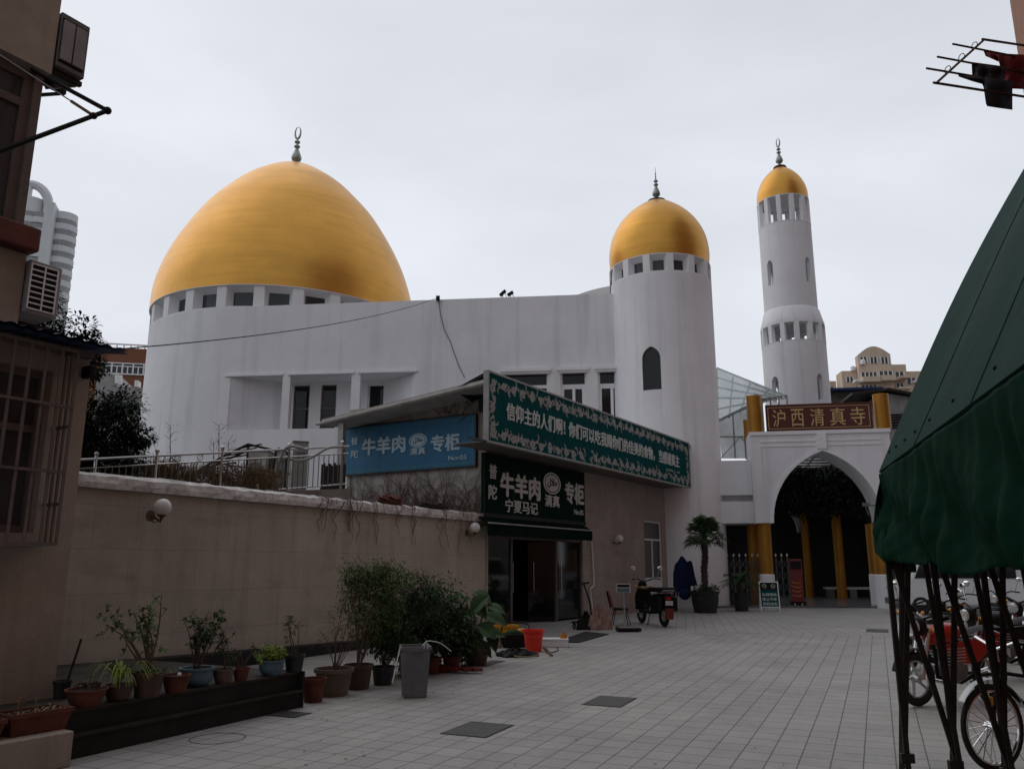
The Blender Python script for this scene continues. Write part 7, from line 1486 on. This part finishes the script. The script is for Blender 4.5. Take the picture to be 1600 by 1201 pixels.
def fan(m, ms, c, d_, L, R_, seg=15, spread=2.3):
    d_ = Vector(d_).normalized(); e = c+d_*L-Vector((0, 0, .05*L)); ms.tube([c, c.lerp(e, .5)+Vector((0, 0, .05)), e], .01, 5, False)
    sd = d_.cross(Vector((0, 0, 1))); sd = (sd if sd.length > .05 else Vector((1, 0, 0))).normalized(); u_ = sd.cross(d_).normalized()
    for i in range(seg):
        a_ = -spread/2*1.25+spread*1.25*i/(seg-1); v_ = (d_*math.cos(a_)+sd*math.sin(a_)); w_ = v_.cross(u_).normalized()*.022*R_/.45
        k1_ = e+v_*R_*.6; k2_ = e+v_*R_*.98-Vector((0, 0, R_*rg.uniform(.12, .42)))
        m.add([e, k1_-w_, k2_, k1_+w_, k1_+u_*.008], [(0, 1, 4), (1, 2, 4), (2, 3, 4), (3, 0, 4)])
ml, ms = MB(), MB()
for i in range(44):
    a_ = i*2.4; el_ = R(-30+110*((i*7) % 44)/44); fan(ml, ms, tp1, (math.cos(a_)*math.cos(el_), math.sin(a_)*math.cos(el_), math.sin(el_)), rg.uniform(.28, .46), rg.uniform(.40, .50), 17)
ml.build('fronds', M['leafd'], pl); ms.build('frond_stalks', M['leafd'], pl)
m = MB(); crown(m, (g.x, g.y+.38, hp+.08), .46, .4, .16, 900, .10, 77, 24); m.build('underplanting', M['leafd'], pl)
# cycad
g = G(1163, 955); cy = thing('cycad', 'low dark cycad with long arching fronds in a pot beside the palm', 'cycad', (g.x, g.y+.3, 0)); A = Matrix.Translation((g.x, g.y+.3, 0)); hc = .62
MB(A).lathe([(0, 0), (.22, 0), (.28, hc*.9), (.31, hc*.92), (.31, hc), (.26, hc), (0, hc*.9)], n=28).build('pot', M['blackpot'], cy); MB(A).lathe([(0, hc+.35), (.09, hc+.3), (.13, hc*.9)], n=14).build('trunk', M['bark'], cy)
ml, ms = MB(), MB(); c0_ = Vector((g.x, g.y+.3, hc+.32))
for i in range(34):
    a_ = i*2.4; el_ = rg.uniform(.0, 1.25); L = rg.uniform(.8, 1.15); pts = []
    for k in range(11): s_ = k/10; pts.append(c0_+Vector((math.cos(a_)*math.cos(el_)*L*s_, math.sin(a_)*math.cos(el_)*L*s_*.9, math.sin(el_)*L*s_*.8-.5*s_*s_*L+.12*s_)))
    ms.tube(pts, .007, 4, False)
    for k in range(1, 40):
        s_ = k/40*10; j = min(int(s_), 9); p = pts[j].lerp(pts[j+1], s_-j); tn = (pts[j+1]-pts[j]).normalized(); sd = tn.cross(Vector((0, 0, 1))).normalized()
        ll = .15*math.sin(PI*min(1, .15+k/44))
        for sg__ in (-1, 1): e = p+sd*sg__*ll+tn*ll*.5+Vector((0, 0, .02)); w_ = tn*.006; ml.poly(p-w_, e, p+w_)
ml.build('leaflets', M['leafd'], cy); ms.build('frond_ribs', M['leafd'], cy)
# ------------------------------------------------------------------ A-board
ga, gb2 = G(1190, 955), G(1219, 955); cxx = (ga+gb2)/2; ht = W(1200, 908, cxx.y+.12).z; hwid = (gb2-ga).length/2*1.03
abd = thing('standing_board', 'white-framed green notice board on legs before the gold column', 'notice board', (cxx.x, cxx.y, 0), -8); FAb = frame(cxx.x, cxx.y, -8) @ Matrix.Rotation(R(-9), 4, 'X')
m = MB(FAb); h1 = ht/math.cos(R(9)); t_ = .035
m.box(-hwid, -hwid+t_, 0, .03, 0, h1); m.box(hwid-t_, hwid, 0, .03, 0, h1); m.box(-hwid+t_, hwid-t_, 0, .03, h1-t_, h1); m.box(-hwid+t_, hwid-t_, 0, .03, .13, .165); m.build('frame', M['foam'], abd)
MB(FAb).box(-hwid+t_, hwid-t_, .008, .02, .166, h1-t_).build('panel', M['dgreensign'] if False else M['greensign'], abd)
MB(FAb).box(-hwid+t_+.005, hwid-t_-.005, .004, .0079, h1-.30, h1-t_-.005).build('top_strip', M['black'], abd)
m = MB(FAb)
for sg__ in (-.35, .35): m.lathe([(.05, 0), (.075, 0), (.075, .003), (.05, .003), (.05, 0)], (sg__*hwid*1.3, .002, h1-.16), 24, False, axis=(0, -1, 0)); m.box(sg__*hwid*1.3-.03, sg__*hwid*1.3+.03, -.001, .003, h1-.175, h1-.15)
m.build('prohibition_rings', M['redcloth'] if False else M['floral'], abd)
for i, tx in enumerate(('礼拜场地', '禁止汽车', '非机动车')): z = h1-.45-.155*i; text_mesh(tx, FAb, -hwid*.75, hwid*.75, z-.05, z+.06, .007, 'lettering', M['letter'], abd, .02, .004)
text_mesh('入内', FAb, -hwid*.35, hwid*.35, h1-.45-.155*3-.05, h1-.45-.155*3+.06, .007, 'lettering', M['letter'], abd, .02, .004)
m = MB(frame(cxx.x, cxx.y, -8)); m.bar((-hwid+.02, .42, 0), (-hwid+.02, .17, ht-.05), .03); m.bar((hwid-.02, .42, 0), (hwid-.02, .17, ht-.05), .03); m.build('rear_leg', M['foam'], abd)
g = G(1396, 946); tag(MB().tube([(g.x, g.y, 0), W(1391, 903, g.y)], .03, 8).build('white_post', M['foam']), 'slender white post beside the right column base', 'post')
for nm in [o.name for o in COL.objects if o.type == 'MESH' and len(o.data.polygons) == 0]: print('EMPTY', nm)
